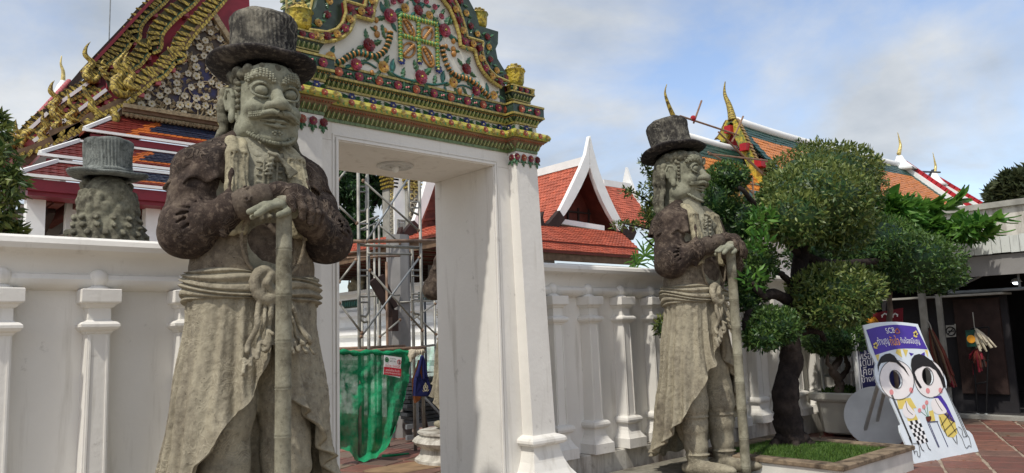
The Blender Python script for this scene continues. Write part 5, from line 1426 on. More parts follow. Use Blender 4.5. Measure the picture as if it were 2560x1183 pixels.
    fl = [([(300, 222), (292, 205), (303, 188), (292, 165), (300, 145), (315, 127)], .16, 21.9), ([(334, 224), (322, 214), (330, 190), (316, 168), (312, 145), (322, 130)], .13, 21.7),
          ([(232, 196), (220, 182), (230, 160), (216, 140), (214, 120), (226, 105)], .15, 24.5), ([(246, 292), (238, 276), (228, 258), (218, 236), (208, 215), (214, 228)], .12, 21.9),
          ([(146, 285), (134, 270), (143, 250), (130, 232), (127, 214), (136, 202)], .15, 24.5), ([(190, 306), (176, 296), (186, 280), (178, 262), (172, 244), (166, 226)], .13, 23.2),
          ([(112, 356), (106, 340), (114, 322), (110, 305), (106, 290), (107, 272)], .12, 23.2), ([(56, 372), (44, 356), (50, 340), (42, 326), (38, 312), (40, 298)], .14, 24.5),
          ([(150, 330), (140, 322), (146, 305), (140, 292), (134, 280), (138, 270)], .10, 22.6), ([(262, 188), (256, 176), (262, 168), (258, 160), (256, 152), (262, 148)], .08, 23.0)]
    for a in fl: flame(*a)
    # curled brackets of gold between finials
    for pts, y in (([(330, 222), (318, 236), (296, 232), (284, 212), (292, 200)], 21.85), ([(248, 190), (236, 202), (222, 198), (214, 186), (222, 172)], 24.4), ([(262, 302), (246, 316), (226, 312), (214, 298)], 21.85),
                   ([(276, 276), (286, 284), (288, 300), (284, 312)], 21.8), ([(176, 284), (160, 296), (142, 292), (132, 280), (138, 268)], 24.4), ([(206, 318), (192, 324), (178, 316), (172, 302)], 23.1),
                   ([(90, 338), (82, 330), (66, 334), (58, 352), (52, 380)], 24.4), ([(96, 372), (104, 360), (110, 345)], 23.0), ([(30, 395), (26, 372), (32, 350), (28, 330)], 24.4)):
        P = spline([PY(px, py, y) for px, py in pts], 6); n = len(P); mb = MB(); mb.tube(P, [.13 - .07 * abs(2 * i / n - 1) for i in range(n)], 8); mb.build('gilt_bracket', M['gold'], T, True)
    # toothed lower boards
    for pts in ([(335, 252), (235, 300), (212, 322), (130, 345)], [(212, 322), (108, 374), (40, 398)]):
        P = [PY(px, py, 21.9) for px, py in pts]; Q = spline(P, 8)
        mb = MB(); mb.band([(q.x, q.z) for q in Q], lambda u, v, d: (u, 21.9 + d, v), .42, 0, .08); b = mb.build('toothed_board', M['brown_board'], T); acc = 0
        for i in range(len(Q) - 1):
            acc += (Q[i + 1] - Q[i]).length
            if acc > .14:
                acc = 0; p = Q[i]; put('roof_leaf', leaf_me, b, mw=Matrix.Translation((p.x, 21.87, p.z - .03)) @ Matrix.Rotation(.5, 4, 'Y') @ Matrix.Diagonal((.085, .09, .26, 1)))
    # rear roof edge with ribbed tiles and a far spire
    A, B = PY(172, 205, 26.5), PY(36, 352, 26.5); mb = MB(); slab(mb, [A, B, B + Vector((.25, 0, -.3)), A + Vector((.25, 0, -.3))], Vector((0, 4, 0))); rr = mb.build('rear_roof', M['pink'], T)
    n = 26
    for i in range(n):
        p = lerp(A, B, (i + .5) / n); mb = MB(); mb.sphere((p.x + .02, 26.45, p.z), .12, 8, 5, (.8, 1, 1)); mb.build('ridge_tile', M['pink'], rr, True)
    mb = MB(); bar(mb, A + Vector((.24, -.1, -.22)), B + Vector((.24, -.1, -.22)), .06, .13); mb.build('roof_edge', M['bright_white'], rr)
    # ---- flowered gable board
    y = 22.14
    tri = [PY(532, 36, y), PY(632, 190, y), PY(640, 330, y), PY(316, 276, y), PY(322, 256, y)]
    mb = MB(); slab(mb, tri, Vector((0, .06, 0))); gb = mb.build('gable_board', M['gable_ground'], T)
    for (a, b) in (((534, 30), (318, 258)), ((528, 30), (640, 205))):
        mb = MB(); bar(mb, PY(*a, 22.06), PY(*b, 22.06), .20, .16); mb.build('board_frame', M['brown_board'] if a[0] == 534 else M['gilt_dull'], gb)
    fm = MB()
    for k in range(5): petal(fm, (0, 0, 0), 2 * PI * k / 5, .1, 1, .46, .15, .3)
    fm.cur = 1; fm.sphere((0, -.3, 0), .24, 6, 4); fme = fm.mesh('pearl_flower', [M['pearl'], M['gold']])
    lm = MB()
    for s in (-1, 1): lm.add([(0, 0, 0), (s * .3, -.1, .35), (0, -.35, .5), (0, -.1, 1.0)], [(0, 1, 2), (1, 3, 2)])
    lme = lm.mesh('gilt_leaf', M['gilt_dull'])
    r2 = random.Random(3); pts = []
    def inside(px, py):
        return py > 46 and py < 270 + (px - 320) * .15 and px > 532 - (py - 36) * .955 + 6 and px < 532 + (py - 36) * .66
    tries = 0
    while len(pts) < 92 and tries < 9000:
        tries += 1; px, py = r2.uniform(325, 640), r2.uniform(40, 318)
        if inside(px, py) and all((px - a) ** 2 + (py - b) ** 2 > 20 ** 2 for a, b in pts): pts.append((px, py))
    for (px, py) in pts:
        p = PY(px, py, y - .05); put('pearl_flower', fme, gb, mw=Matrix.Translation(p) @ Matrix.Rotation(r2.random() * 3, 4, 'Y') @ Matrix.Scale(r2.uniform(.085, .115), 4))
    stem = MB(); cnt = 0
    for (px, py) in pts:
        for q in range(3):
            a = r2.uniform(0, 2 * PI); r = r2.uniform(11, 16); x2, y2 = px + r * math.cos(a), py + r * math.sin(a)
            if inside(x2, y2) and cnt < 298:
                cnt += 1; p = PY(x2, y2, y - .008); put('gilt_leaf', lme, gb, mw=Matrix.Translation(p) @ Matrix.Rotation(r2.uniform(0, 6.3), 4, 'Y') @ Matrix.Scale(r2.uniform(.15, .24), 4))
        near = sorted(pts, key=lambda t: (t[0] - px) ** 2 + (t[1] - py) ** 2)[1:4]
        for t in near:
            m = ((px + t[0]) / 2 + r2.uniform(-10, 10), (py + t[1]) / 2 + r2.uniform(-10, 10)); stem.tube(spline([PY(px, py, y - .02), PY(*m, y - .05), PY(*t, y - .02)], 4), .022, 4)
    stem.build('stem', M['gilt_dull'], gb)
    # cornice under the board: mouldings and a row of lotus drops
    for (dy, h, out, mat) in ((262, 8, .30, 'gilt_dull'), (270, 8, .22, 'brown_board'), (278, 7, .16, 'gilt_dull'), (290, 8, .05, 'brown_board')):
        a, b = PY(302, dy + 2, 22), PY(652, dy + 54, 22); hh = h * .0092 * 1.5
        mb = MB(); mb.box(a.x, b.x, 22 - out, 22.2, a.z - hh, a.z); mb.build('gilt_cornice', M[mat], T)
    dm = MB(); dm.lathe([(.02, .5), (.9, .3), (1, 0), (.7, -.6), (.0, -1.1)], 7); dme = dm.mesh('lotus_drop', M['gilt_dull'])
    a, b = PY(312, 285, 21.86), PY(652, 335, 21.86); n = 34
    for i in range(n): p = lerp(a, b, (i + .5) / n); put('lotus_drop', dme, T, mw=Matrix.Translation((p.x, 21.86, a.z)) @ Matrix.Scale(.085, 4))
    # ---- three stacked skirt roofs along the front
    def skirt(bl, br, tl, tr, hip, yb, yt, navy, fas):
        A, B, Cc, D = PY(*bl, yb), PY(*br, yb), PY(*tr, yt), PY(*tl, yt)
        B.z = A.z; Cc.z = D.z
        def zone(u, v):
            x = A.x + (B.x - A.x) * u; e = navy + (1 - v) * -.25 - .05
            if x < e: return 0
            if x < e + .30 or v < .36 and v > .20: return 1
            return 2 if v >= .36 else 0
        tile_field(A, B, Cc, D, .17, .15, zone, .025).build('skirt_tiles', [M['tile_red'], M['tile_amber'], M['tile_navy']], T)['kind'] = 'stuff'
        mb = MB(); slab(mb, [A, B, Cc, D], Vector((0, .0, -.06))); mb.build('skirt_roof', M['tile_red'], T)
        mb = MB(); bar(mb, A + Vector((-.15, -.05, -.02)), B + Vector((0, -.05, -.02)), .065, .065); mb.build('white_eave', M['bright_white'], T)
        mb = MB(); bar(mb, D + Vector((-.05, -.03, .04)), Cc + Vector((0, -.03, .04)), .06, .055); mb.build('white_ridge', M['bright_white'], T)
        mb = MB(); bar(mb, A + Vector((-.1, -.02, .03)), D + Vector((-.02, 0, .06)), .085, .085); mb.build('white_hip', M['bright_white'], T)
        mb = MB(); mb.box(A.x + .05, B.x, yb + .03, yb + .12, A.z - fas, A.z - .08); mb.box(A.x + .12, B.x, yb + .12, yb + .8, A.z - fas - .1, A.z - fas * .55); mb.build('fascia', M['maroon'], T)
        # side return, running back from the corner
        mb = MB(); s0 = A + Vector((-.1, 0, 0)); s1 = D; slab(mb, [s0, s1, s1 + Vector((0, 7, 0)), s0 + Vector((0, 7, 0))], Vector((0, 0, -.08))); mb.build('skirt_roof', M['tile_red'], T)
    skirt((222, 325), (622, 380), (309, 288), (622, 334), None, 21.3, 22.05, PY(330, 300, 21.6).x, .26)
    skirt((112, 386), (622, 451), (200, 357), (622, 408), None, 20.4, 21.25, PY(312, 370, 20.8).x, .26)
    skirt((58, 435), (622, 505), (146, 408), (622, 460), None, 19.5, 20.35, PY(225, 425, 19.9).x, .34)
    # ---- columns, beams and the wall behind
    zt = PY(60, 470, 20.1).z
    for (px0, px1, yy) in ((67, 114, 20.1), (167, 199, 20.9), (366, 402, 20.1), (49, 66, 22.4), (240, 268, 20.1), (480, 510, 20.1)):
        a, b = PY(px0, 520, yy), PY(px1, 520, yy); w = b.x - a.x
        mb = MB(); mb.frust((a.x - .03, b.x + .03, yy, yy + w, 0), (a.x, b.x, yy, yy + w, zt)); mb.build('column', M['bright_white'], T)
    a, b = PY(20, 500, 24.5), PY(600, 500, 24.5)
    mb = MB(); mb.box(a.x, b.x, 24.5, 24.9, 0, zt + .2); mb.build('hall_wall', M['grey_wall'], T)
    mb = MB(); mb.box(a.x + .2, b.x, 20.0, 24.5, zt + .02, zt + .16); mb.build('soffit', M['red_wood'], T)
    for px in (95, 128, 190, 300, 360, 430):
        q = PY(px, 480, 20.6); mb = MB(); mb.box(q.x, q.x + .22, 20.2, 24.5, zt - .28, zt + .02); mb.build('ceiling_beam', M['red_wood'], T)
        mb = MB(); bar(mb, (q.x + .1, 21.0, zt - .3), (q.x + .1, 23.6, zt - 1.25), .16, .2); mb.build('eave_bracket', M['dark_wood'], T)
    for px in (140, 205, 340, 420):
        q = PY(px, 520, 24.5); mb = MB(); mb.box(q.x, q.x + .9, 24.44, 24.5, 2.2, zt - .9); mb.build('window', M['dark_wood'], T)
    mb = MB(); mb.box(PY(120, 470, 20).x, b.x, 20.15, 20.4, zt - .16, zt - .03); mb.build('beam', M['dark_wood'], T)
    return T
left_temple()
# spire of another roof far behind
def far_spire():
    S = thing('roof_spire', 'slim gilded spire on a white swelling base above the far left roof edge', 'spire', (8, 34, 0))
    y = 34; b = PY(156, 232, y); t = PY(154, 140, y)
    mb = MB(); k = .0183
    mb.lathe([(.32, -.5), (.30, 0), (.22, .25), (.12, .42), (.08, .52)], 12, (b.x, y, b.z)); mb.build('spire_base', M['bright_white'], S, True)
    P = spline([b + Vector((0, 0, .4)), PY(158, 180, y), PY(152, 160, y), t], 6); n = len(P); mb = MB(); mb.tube(P, [.085 * (1 - i / n) + .012 for i in range(n)], 8); mb.build('finial', M['gold_leaf'], S, True)
    mb = MB(); mb.box(b.x + .2, b.x, y - .3, y + 6, 0, b.z - 2.2); mb.build('wall', M['grey_wall'], S)
    mb = MB(); mb.prism([(b.x - .3, b.z - .9), (b.x, b.z - .3), (b.x, b.z - 2.8), (b.x, b.z - 2.9)], lambda u, v, d: (u, d, v), y - .1, y + 6); mb.build('roof', M['tile_red'], S)
far_spire()
mast = thing('antenna_mast', 'hair-thin antenna mast rising into the sky behind the gilded hall', 'mast', (8, 40, 0))
_a, _b = PY(276, 110, 40), PY(277, -30, 40); _mb = MB(); _mb.tube([(_a.x, 40, 0), (_b.x, 40, _b.z)], .03, 6); _mb.build('pole', M['steel_grey'], mast)
# ------------------------------------------------------------------ the orange-roofed hall on the right
def chofa(parent, pts, place, r, mat='gold'):
    P = spline([place(*p) for p in pts], 7); n = len(P); mb = MB()
    mb.tube(P, [r * (.10 + .9 * (1 - i / (n - 1)) ** 1.1) for i in range(n)], 9); k = int(n * .62)
    return mb.build('chofa', M[mat], parent, True)
def right_hall():
    Hh = thing('ordination_hall', 'temple hall with orange and green glazed roof and gilded left gable', 'temple', (40, 18, 0))
    Xg, Xr, yr = 29.4, 47.6, 18.0
    # main slope: a sagging ridge, a steep upper slope
    ap = Vector((Xg, yr, 10.45)); ep = Vector((Xr, yr, 11.2))
    eL = Vector((Xg, 16.81 - .4, 6.35)); eR = Vector((Xr, 13.6, 7.0))
    ridge = lambda u: Vector((Xg + (Xr - Xg) * u, yr, 10.70 + .35 * u ** 2 + .12 * (1 - u) ** 6))
    eave = lambda u: Vector((Xg + (Xr - Xg) * u, 15.2 - 1.2 * u, 7.0))
    N = 6
    for i in range(N):
        u0, u1 = i / N, (i + 1) / N
        def zone(u, v, u0=u0, u1=u1):
            uu = u0 + (u1 - u0) * u
            return 1 if v > .80 or (uu > .965 - .0 * v) or v < .12 or (uu < .03) else 0
        mb = tile_field(eave(u0), eave(u1), ridge(u1), ridge(u0), .20, .22, zone, .03); mb.build('roof_tiles', [M['tile_orange'], M['tile_green']], Hh)['kind'] = 'stuff'
    mb = MB(); V = []
    for i in range(N + 1): V += [eave(i / N) - Vector((0, 0, .05)), ridge(i / N) - Vector((0, 0, .05)), ridge(i / N) + Vector((0, 4, -4.2))]
    mb.add(V, [(i * 3 + k, i * 3 + 3 + k, i * 3 + 4 + k, i * 3 + 1 + k) for i in range(N) for k in (0, 1)]); mb.build('roof', M['tile_green'], Hh)
    mb = MB(); mb.tube([ridge(i / 12) + Vector((0, 0, .08)) for i in range(13)], .20, 8); mb.build('ridge', M['bright_white'], Hh, True)
    # walls below
    mb = MB(); mb.box(Xg + .6, Xr - .6, 15.6, 21, 0, 7.2); mb.build('wall', M['bright_white'], Hh)
    # right verge with red tiles, swelling white base and spire
    def verge(x, y0, z0, y1, z1, n):
        a, b = Vector((x, y0, z0)), Vector((x, y1, z1)); mb = MB(); bar(mb, a, b, .34, .30); vg = mb.build('verge', M['bright_white'], Hh)
        for i in range(n):
            p, q = lerp(a, b, (i + .06) / n), lerp(a, b, (i + .94) / n); mb = MB(); bar(mb, p + Vector((.24, 0, .26)), q + Vector((.24, 0, .26)), .30, .34); mb.build('verge_tile', M['crimson'], vg)
    verge(Xr + .1, yr, 11.15, 14.4, 7.6, 16)
    mb = MB(); mb.lathe([(.95, -.4), (.62, -.1), (.40, .12), (.26, .35), (.17, .55)], 12, (Xr + .1, yr, 11.15)); mb.build('spire_base', M['bright_white'], Hh, True)
    chofa(Hh, [(2247, 385), (2251, 365), (2248, 348), (2244, 331)], lambda a, b: PY(a, b, yr), .13, 'gold_leaf')
    # lower tier to the right
    x2 = 53.0; mb = MB(); slab(mb, [Vector((Xr + .4, 14.2, 7.4)), Vector((x2, 14.6, 7.7)), Vector((x2, yr, 10.7)), Vector((Xr + .4, yr, 10.7))], Vector((0, 0, -.1))); mb.build('lower_roof', M['tile_green'], Hh)
    verge(x2, yr, 10.75, 14.9, 8.0, 12)
    mb = MB(); mb.lathe([(.8, -.4), (.52, -.1), (.36, .15), (.24, .4), (.16, .62)], 12, (x2, yr, 10.75)); mb.build('spire_base', M['bright_white'], Hh, True)
    chofa(Hh, [(2335, 440), (2339, 418), (2336, 400), (2332, 381)], lambda a, b: PY(a, b, yr), .12, 'gold_leaf')
    chofa(Hh, [(2392, 508), (2400, 494), (2400, 484), (2394, 475)], lambda a, b: PX(a, b, x2), .22, 'gold')
    # ---- gilded left gable
    g = lambda px, py: PX(px, py, Xg - .25)
    front = spline([g(1832, 306), g(1852, 345), g(1876, 398), g(1895, 440), g(1908, 492)], 6); back = spline([g(1828, 306), g(1812, 340), g(1804, 352)], 6)
    for Pth, nm in ((front, 'bargeboard'), (back, 'bargeboard')):
        mb = MB(); fn = lambda u, v, d: (Xg - .25 + d, u, v); mb.band([(p.y, p.z) for p in Pth], fn, .42, -.1, .1); bd = mb.build(nm, M['gold_green'], Hh)
        for i in range(0, len(Pth) - 1, 1):
            d = (Pth[i + 1] - Pth[i]).normalized(); p = Pth[i]; nn = Vector((0, -d.z, d.y)); nn = nn if nn.z > 0 else -nn
            mb = MB(); mb.tube([p + nn * .12, p + nn * .26 + d * .06, p + nn * .34 + d * .20], [.085, .075, .02], 6); mb.build('roof_leaf', M['brown_gilt'], bd)
    pts = [g(1830, 318), g(1858, 372), g(1880, 420), g(1898, 478), g(1880, 520), g(1800, 470), g(1806, 352)]
    mb = MB(); slab(mb, [p + Vector((.4, 0, 0)) for p in pts], Vector((.15, 0, 0))); mb.build('gable_wall', M['crimson'], Hh)
    for (px, py) in ((1829, 326), (1868, 370), (1905, 410)):
        q = g(px, py); mb = MB(); mb.box(q.x - .35, q.x + .2, q.y - .16, q.y + .16, q.z - .16, q.z + .16); mb.build('block', M['crimson'], Hh)
    chofa(Hh, [(1831, 300), (1828, 284), (1822, 262), (1813, 240), (1811, 222), (1813, 204)], g, .20, 'gold')
    # ---- porch roof in front, lower
    xa, xb = 25.4, 30.6
    ra, rb = PY(1690, 338, yr), PY(1905, 392, yr); ea, eb = Vector((ra.x - .3, 15.6, 5.9)), Vector((rb.x, 15.2, 5.9))
    zone = lambda u, v: 1 if v > .76 else 0
    tile_field(ea, eb, rb, ra, .20, .22, zone, .03).build('roof_tiles', [M['tile_orange'], M['tile_green']], Hh)['kind'] = 'stuff'
    mb = MB(); slab(mb, [ea, eb, rb, ra], Vector((0, .1, -.12))); mb.build('porch_roof', M['tile_orange'], Hh)
    mb = MB(); mb.tube([ra + Vector((0, 0, .1)), lerp(ra, rb, .5) + Vector((0, 0, .02)), rb + Vector((0, 0, .1))], .16, 8); mb.build('ridge', M['bright_white'], Hh, True)
    chofa(Hh, [(1692, 312), (1683, 290), (1672, 264), (1664, 240), (1663, 226), (1667, 211)], lambda a, b: PY(a, b, yr), .13, 'gold')
    # lowest eave with crimson fascia and a naga end
    a, b = PY(1770, 478, 14.5), PY(1990, 520, 14.5)
    mb = MB(); slab(mb, [PY(1850, 497, 14.5), PY(2020, 530, 14.5), PY(2020, 500, 15.3), PY(1850, 470, 15.3)], Vector((0, 0, -.08))); mb.build('porch_roof', M['tile_green'], Hh)
    mb = MB(); bar(mb, PY(1848, 500, 14.4), PY(2020, 534, 14.4), .12, .16); mb.build('white_eave', M['bright_white'], Hh)
    mb = MB(); slab(mb, [PY(1846, 506, 14.45), PY(2020, 540, 14.45), PY(2020, 580, 14.45), PY(1846, 540, 14.45)], Vector((0, .3, 0))); mb.build('fascia', M['crimson'], Hh)
    for pts in ([(1850, 500), (1866, 488), (1862, 470), (1852, 452), (1872, 410)], [(1836, 486), (1846, 470), (1840, 455), (1850, 440)], [(1846, 500), (1826, 495), (1820, 478), (1830, 466)]):
        P = spline([PY(a, b, 14.3) for a, b in pts], 6); n = len(P); mb = MB(); mb.tube(P, [.13 * (1 - i / n) + .02 for i in range(n)], 7); mb.build('naga_finial', M['gold'], Hh, True)
right_hall()
# bamboo poles tied round the right hall's gables
def bamboo():
    y = 13.9
    sc = thing('bamboo_scaffold', 'thin bamboo poles lashed across the orange roof and gilded gable', 'scaffold', (22, 13.9, 0))
    for (a, b) in (((1700, 290), (1846, 338)), ((1734, 308), (1754, 252)), ((1830, 355), (1858, 291)), ((1796, 330), (1905, 435)), ((1770, 380), (1812, 405)), ((1772, 385), (1920, 402)), ((1862, 458), (1902, 464)), ((1860, 462), (1898, 500)), ((1855, 410), (1872, 424)), ((1872, 400), (1905, 432))):
        mb = MB(); mb.tube([PY(*a, y), PY(*b, y)], .032, 6); mb.build('bamboo_pole', M['bamboo'], sc)
    mb = MB(); mb.sphere(PY(1733, 296, y - .02), .10, 7, 5); mb.build('red_binding', M['crimson'], sc)
    a = PY(1880, 440, y); mb = MB(); mb.tube([(a.x, y, 0), (a.x, y, a.z)], .04, 6); mb.build('bamboo_pole', M['bamboo'], sc)
    s2 = thing('bamboo_scaffold', 'small tripod of grey bamboo poles at the rightmost roof spire', 'scaffold', (50, 17.2, 0))
    for (a, b) in (((2281, 418), (2322, 450)), ((2290, 429), (2350, 431)), ((2312, 452), (2334, 425)), ((2322, 448), (2330, 426))):
        mb = MB(); mb.tube([PY(*a, 17.2), PY(*b, 17.2)], .06, 6); mb.build('bamboo_pole', M['steel_dark'], s2)
    p = PY(2314, 452, 17.2); mb = MB(); mb.tube([(p.x, 17.2, 0), p], .05, 6); mb.build('bamboo_pole', M['steel_dark'], s2)
bamboo()

# ------------------------------------------------------------------ Thai gabled pavilion behind the wall
def pavilion():
    Pv = thing('gabled_pavilion', 'pavilion with terracotta tiles and a steep white pointed gable above the right wall', 'pavilion', (15.5, 16, 0))
    y = 14.0; q = lambda px, py: PY(px, py, y)
    # white bargeboards, concave, meeting in a point
    outL = [(1474, 340), (1465, 385), (1452, 418), (1436, 452), (1418, 490), (1400, 526), (1382, 552), (1360, 570)]
    inL = [(1474.5, 418), (1466, 440), (1452, 470), (1438, 496), (1424, 520), (1412, 538), (1400, 548), (1388, 556)]
    outR = [(1476, 340), (1484, 376), (1496, 420), (1508, 455), (1524, 492), (1541, 528), (1558, 560), (1580, 590)]
    inR = [(1475.5, 418), (1484, 446), (1494, 474), (1506, 502), (1520, 530), (1534, 554), (1545, 574), (1566, 592)]
    for A, B in ((outL, inL), (outR, inR)):
        A = [q(*p) for p in A]; B = [q(*p) for p in B]; mb = MB(); V = []
        for a, b in zip(A, B): V += [a, b, b + Vector((0, .12, 0)), a + Vector((0, .12, 0))]
        n = len(A); mb.add(V, [(i * 4 + k, i * 4 + (k + 1) % 4, (i + 1) * 4 + (k + 1) % 4, (i + 1) * 4 + k) for i in range(n - 1) for k in range(4)] + [(3, 2, 1, 0), tuple((n - 1) * 4 + k for k in range(4))])
        mb.build('bargeboard', M['bright_white'], Pv)
    # dark horn ends
    for pts, w in (([(1402, 538), (1386, 558), (1372, 572), (1358, 572), (1352, 560), (1351, 545), (1356, 530)], [.30, .30, .28, .22, .16, .08, .02]), ([(1553, 570), (1566, 585), (1578, 592), (1584, 580), (1580, 568), (1585, 556)], [.26, .24, .2, .14, .08, .02])):
        P = [q(*p) for p in pts]; mb = MB(); mb.band([(p.x, p.z) for p in P], lambda u, v, d: (u, y - .06 + d, v), w, 0, .16); mb.build('horn', M['dark_wood'], Pv)
    # recessed gable wall of panelled wood, the underside of the roof on its right
    yb = 14.75
    mb = MB(); slab(mb, [PY(1474, 420, yb), PY(1395, 562, yb), PY(1545, 580, yb)], Vector((0, .1, 0))); gw = mb.build('gable_wall', M['red_wood'], Pv)
    for (a, b) in (((1415, 528), (1500, 537)), ((1420, 530), (1420, 556)), ((1446, 520), (1446, 556)), ((1472, 500), (1472, 560)), ((1498, 520), (1500, 566))):
        mb = MB(); bar(mb, PY(*a, yb - .02), PY(*b, yb - .02), .05, .04); mb.build('panel_strip', M['dark_wood'], gw)
    for s, (a, b, c, d) in enumerate((((1475, 418), (1548, 578), (1560, 585), (1476, 412)), ((1474, 418), (1398, 548), (1390, 552), (1474, 412)))):
        A, B = q(*a), q(*b); mb = MB(); slab(mb, [A + Vector((0, .12, 0)), B + Vector((0, .12, 0)), B + Vector((0, 3.5, .0)), A + Vector((0, 3.5, 0))], Vector((0, 0, .05))); mb.build('roof_lining', M['red_wood'], Pv)
    # roof slopes behind the gable, ridge running back
    apx = q(1474, 405); eL = q(1362, 566); eR = q(1572, 586)
    L = 4.0; back = Vector((0, L, 0))
    for (e, sgn) in ((eL, -1), (eR, 1)):
        m = lerp(apx, e, .55) + Vector((-.0 * sgn, 0, -.22))
        for (a, b, o) in ((m, apx, 0), (e, m, 1)):
            st = a + Vector((0, .12, 0)); tile_field(st, st + back, b + back + Vector((0, .12, 0)), b + Vector((0, .12, 0)), .125, .12, None, .022).build('roof_tiles', M['tile_terracotta'], Pv)['kind'] = 'stuff'
            mb = MB(); slab(mb, [st, st + back, b + back, b], Vector((0, 0, -.04))); mb.build('roof', M['red_wood'], Pv)
    mb = MB(); bar(mb, apx + Vector((0, .1, .06)), apx + back + Vector((0, .1, .06)), .18, .22); mb.build('ridge', M['bright_white'], Pv)
    m = lerp(apx, eL, .55) + Vector((0, 0, -.22)); mb = MB()
    for a, b in ((apx, m), (m, eL)): bar(mb, a + back + Vector((0, -.15, .1)), b + back + Vector((0, -.15, .1)), .20, .16)
    mb.build('bargeboard', M['bright_white'], Pv)
    # cross wing to the right with its own white peak
    yr = 15.6; a, b = PY(1505, 458, yr), PY(1566, 467, yr); e0, e1 = PY(1500, 548, 14.6), PY(1640, 566, 14.6)
    tile_field(e0, e1, b, a, .13, .12, None, .022).build('roof_tiles', M['tile_terracotta'], Pv)['kind'] = 'stuff'
    mb = MB(); slab(mb, [e0, e1, b, a], Vector((0, .06, -.06))); mb.build('roof', M['red_wood'], Pv)
    mb = MB(); bar(mb, a, b + Vector((.1, 0, 0)), .2, .2); mb.build('ridge', M['bright_white'], Pv)
    xw = b.x + .15; g = lambda px, py: PX(px, py, xw)
    mb = MB(); V = []
    for (p, r) in zip([(1565, 418), (1572, 440), (1582, 468), (1594, 500), (1606, 530), (1618, 556)], [(1564, 418), (1556, 458), (1566, 480), (1582, 520), (1592, 545), (1604, 575)]):
        A, B = g(*p), g(*r); V += [A, B, B + Vector((.1, 0, 0)), A + Vector((.1, 0, 0))]
    n = 6; mb.add(V, [(i * 4 + k, i * 4 + (k + 1) % 4, (i + 1) * 4 + (k + 1) % 4, (i + 1) * 4 + k) for i in range(n - 1) for k in range(4)] + [(3, 2, 1, 0), tuple((n - 1) * 4 + k for k in range(4))]); mb.build('bargeboard', M['bright_white'], Pv)
    # front lean-to: two courses of tiles, gutter boards, dark opening and a pier
    mb = MB(); bar(mb, PY(1394, 553, 14.2), PY(1508, 571, 14.2), .10, .14); mb.build('white_flashing', M['bright_white'], Pv)
    A, B, Cc, D = PY(1345, 600, 13.0), PY(1596, 617, 13.0), PY(1552, 584, 14.1), PY(1345, 560, 14.1); B.z = A.z; Cc.z = D.z
    tile_field(A, B, Cc, D, .125, .12, None, .026).build('roof_tiles', M['tile_terracotta'], Pv)['kind'] = 'stuff'
    mb = MB(); slab(mb, [A, B, Cc, D], Vector((0, 0, -.07))); mb.build('lean_to', M['red_wood'], Pv)
    A2, B2, C2, D2 = PY(1345, 622, 12.6), PY(1596, 638, 12.6), PY(1596, 622, 13.05), PY(1345, 604, 13.05); B2.z = A2.z; C2.z = D2.z
    tile_field(A2, B2, C2, D2, .125, .12, None, .026).build('roof_tiles', M['tile_terracotta'], Pv)['kind'] = 'stuff'
    mb = MB(); slab(mb, [A2, B2, C2, D2], Vector((0, 0, -.07))); mb.build('lean_to', M['red_wood'], Pv)
    mb = MB(); mb.box(A.x, B.x, 13.02, 13.1, D2.z - .03, A.z - .04); mb.box(A2.x, B2.x, 12.64, 12.72, A2.z - .24, A2.z - .06); mb.build('eave_board', M['brown_board'], Pv)
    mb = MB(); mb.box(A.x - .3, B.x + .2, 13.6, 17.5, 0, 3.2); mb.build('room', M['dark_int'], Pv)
    mb = MB(); p0, p1 = PY(1352, 640, 13.0), PY(1386, 640, 13.0); mb.box(p0.x - .3, p1.x, 13.0, 13.3, 0, A2.z); mb.build('pier', M['grey_wall'], Pv)
    mb = MB(); mb.box(p1.x + .05, B.x, 12.95, 13.0, A2.z - .34, A2.z - .26); mb.build('window_bar', M['concrete'], Pv)
    for k in range(4):
        mb = MB(); bar(mb, (p1.x + .2 + k * .3, 12.9, A2.z - .8 + .06 * k), (p1.x + 2.2 + k * .25, 12.9, A2.z - .62 + .05 * k), .012, .012); mb.build('wire', M['steel_grey'], Pv)
pavilion()
# ------------------------------------------------------------------ lettering
def text_mesh(s, name='lettering'):
    cu = bpy.data.curves.new(name, 'FONT'); cu.body = s; cu.size = 1.0; cu.resolution_u = 3; cu.align_x = 'CENTER'; cu.align_y = 'CENTER'
    ob = bpy.data.objects.new(name, cu); COL.objects.link(ob)
    dg = bpy.context.evaluated_depsgraph_get(); me = bpy.data.meshes.new_from_object(ob.evaluated_get(dg)); bpy.data.objects.remove(ob); bpy.data.curves.remove(cu)
    return me
def lettering(s, mat, parent, centre, ux, uy, w, h=None, name='lettering', lift=.004):
    """text lying on a plane: ux along the line, uy up; w = width in metres"""
    me = text_mesh(s, name); me.materials.clear(); me.materials.append(mat)
    n = len(me.vertices); co = np.zeros(n * 3); me.vertices.foreach_get('co', co); co = co.reshape(-1, 3)
    if n == 0: return None
    mn, mx = co.min(0), co.max(0); c = (mn + mx) / 2; sc = w / (mx[0] - mn[0]); sy = sc if h is None else h / (mx[1] - mn[1])
    ux = Vector(ux).normalized(); uy = Vector(uy).normalized(); nz = ux.cross(uy)
    P = np.outer((co[:, 0] - c[0]) * sc, ux) + np.outer((co[:, 1] - c[1]) * sy, uy) + np.array(Vector(centre) + nz * lift)
    me.vertices.foreach_set('co', P.ravel()); me.update(); return put(name, me, parent)

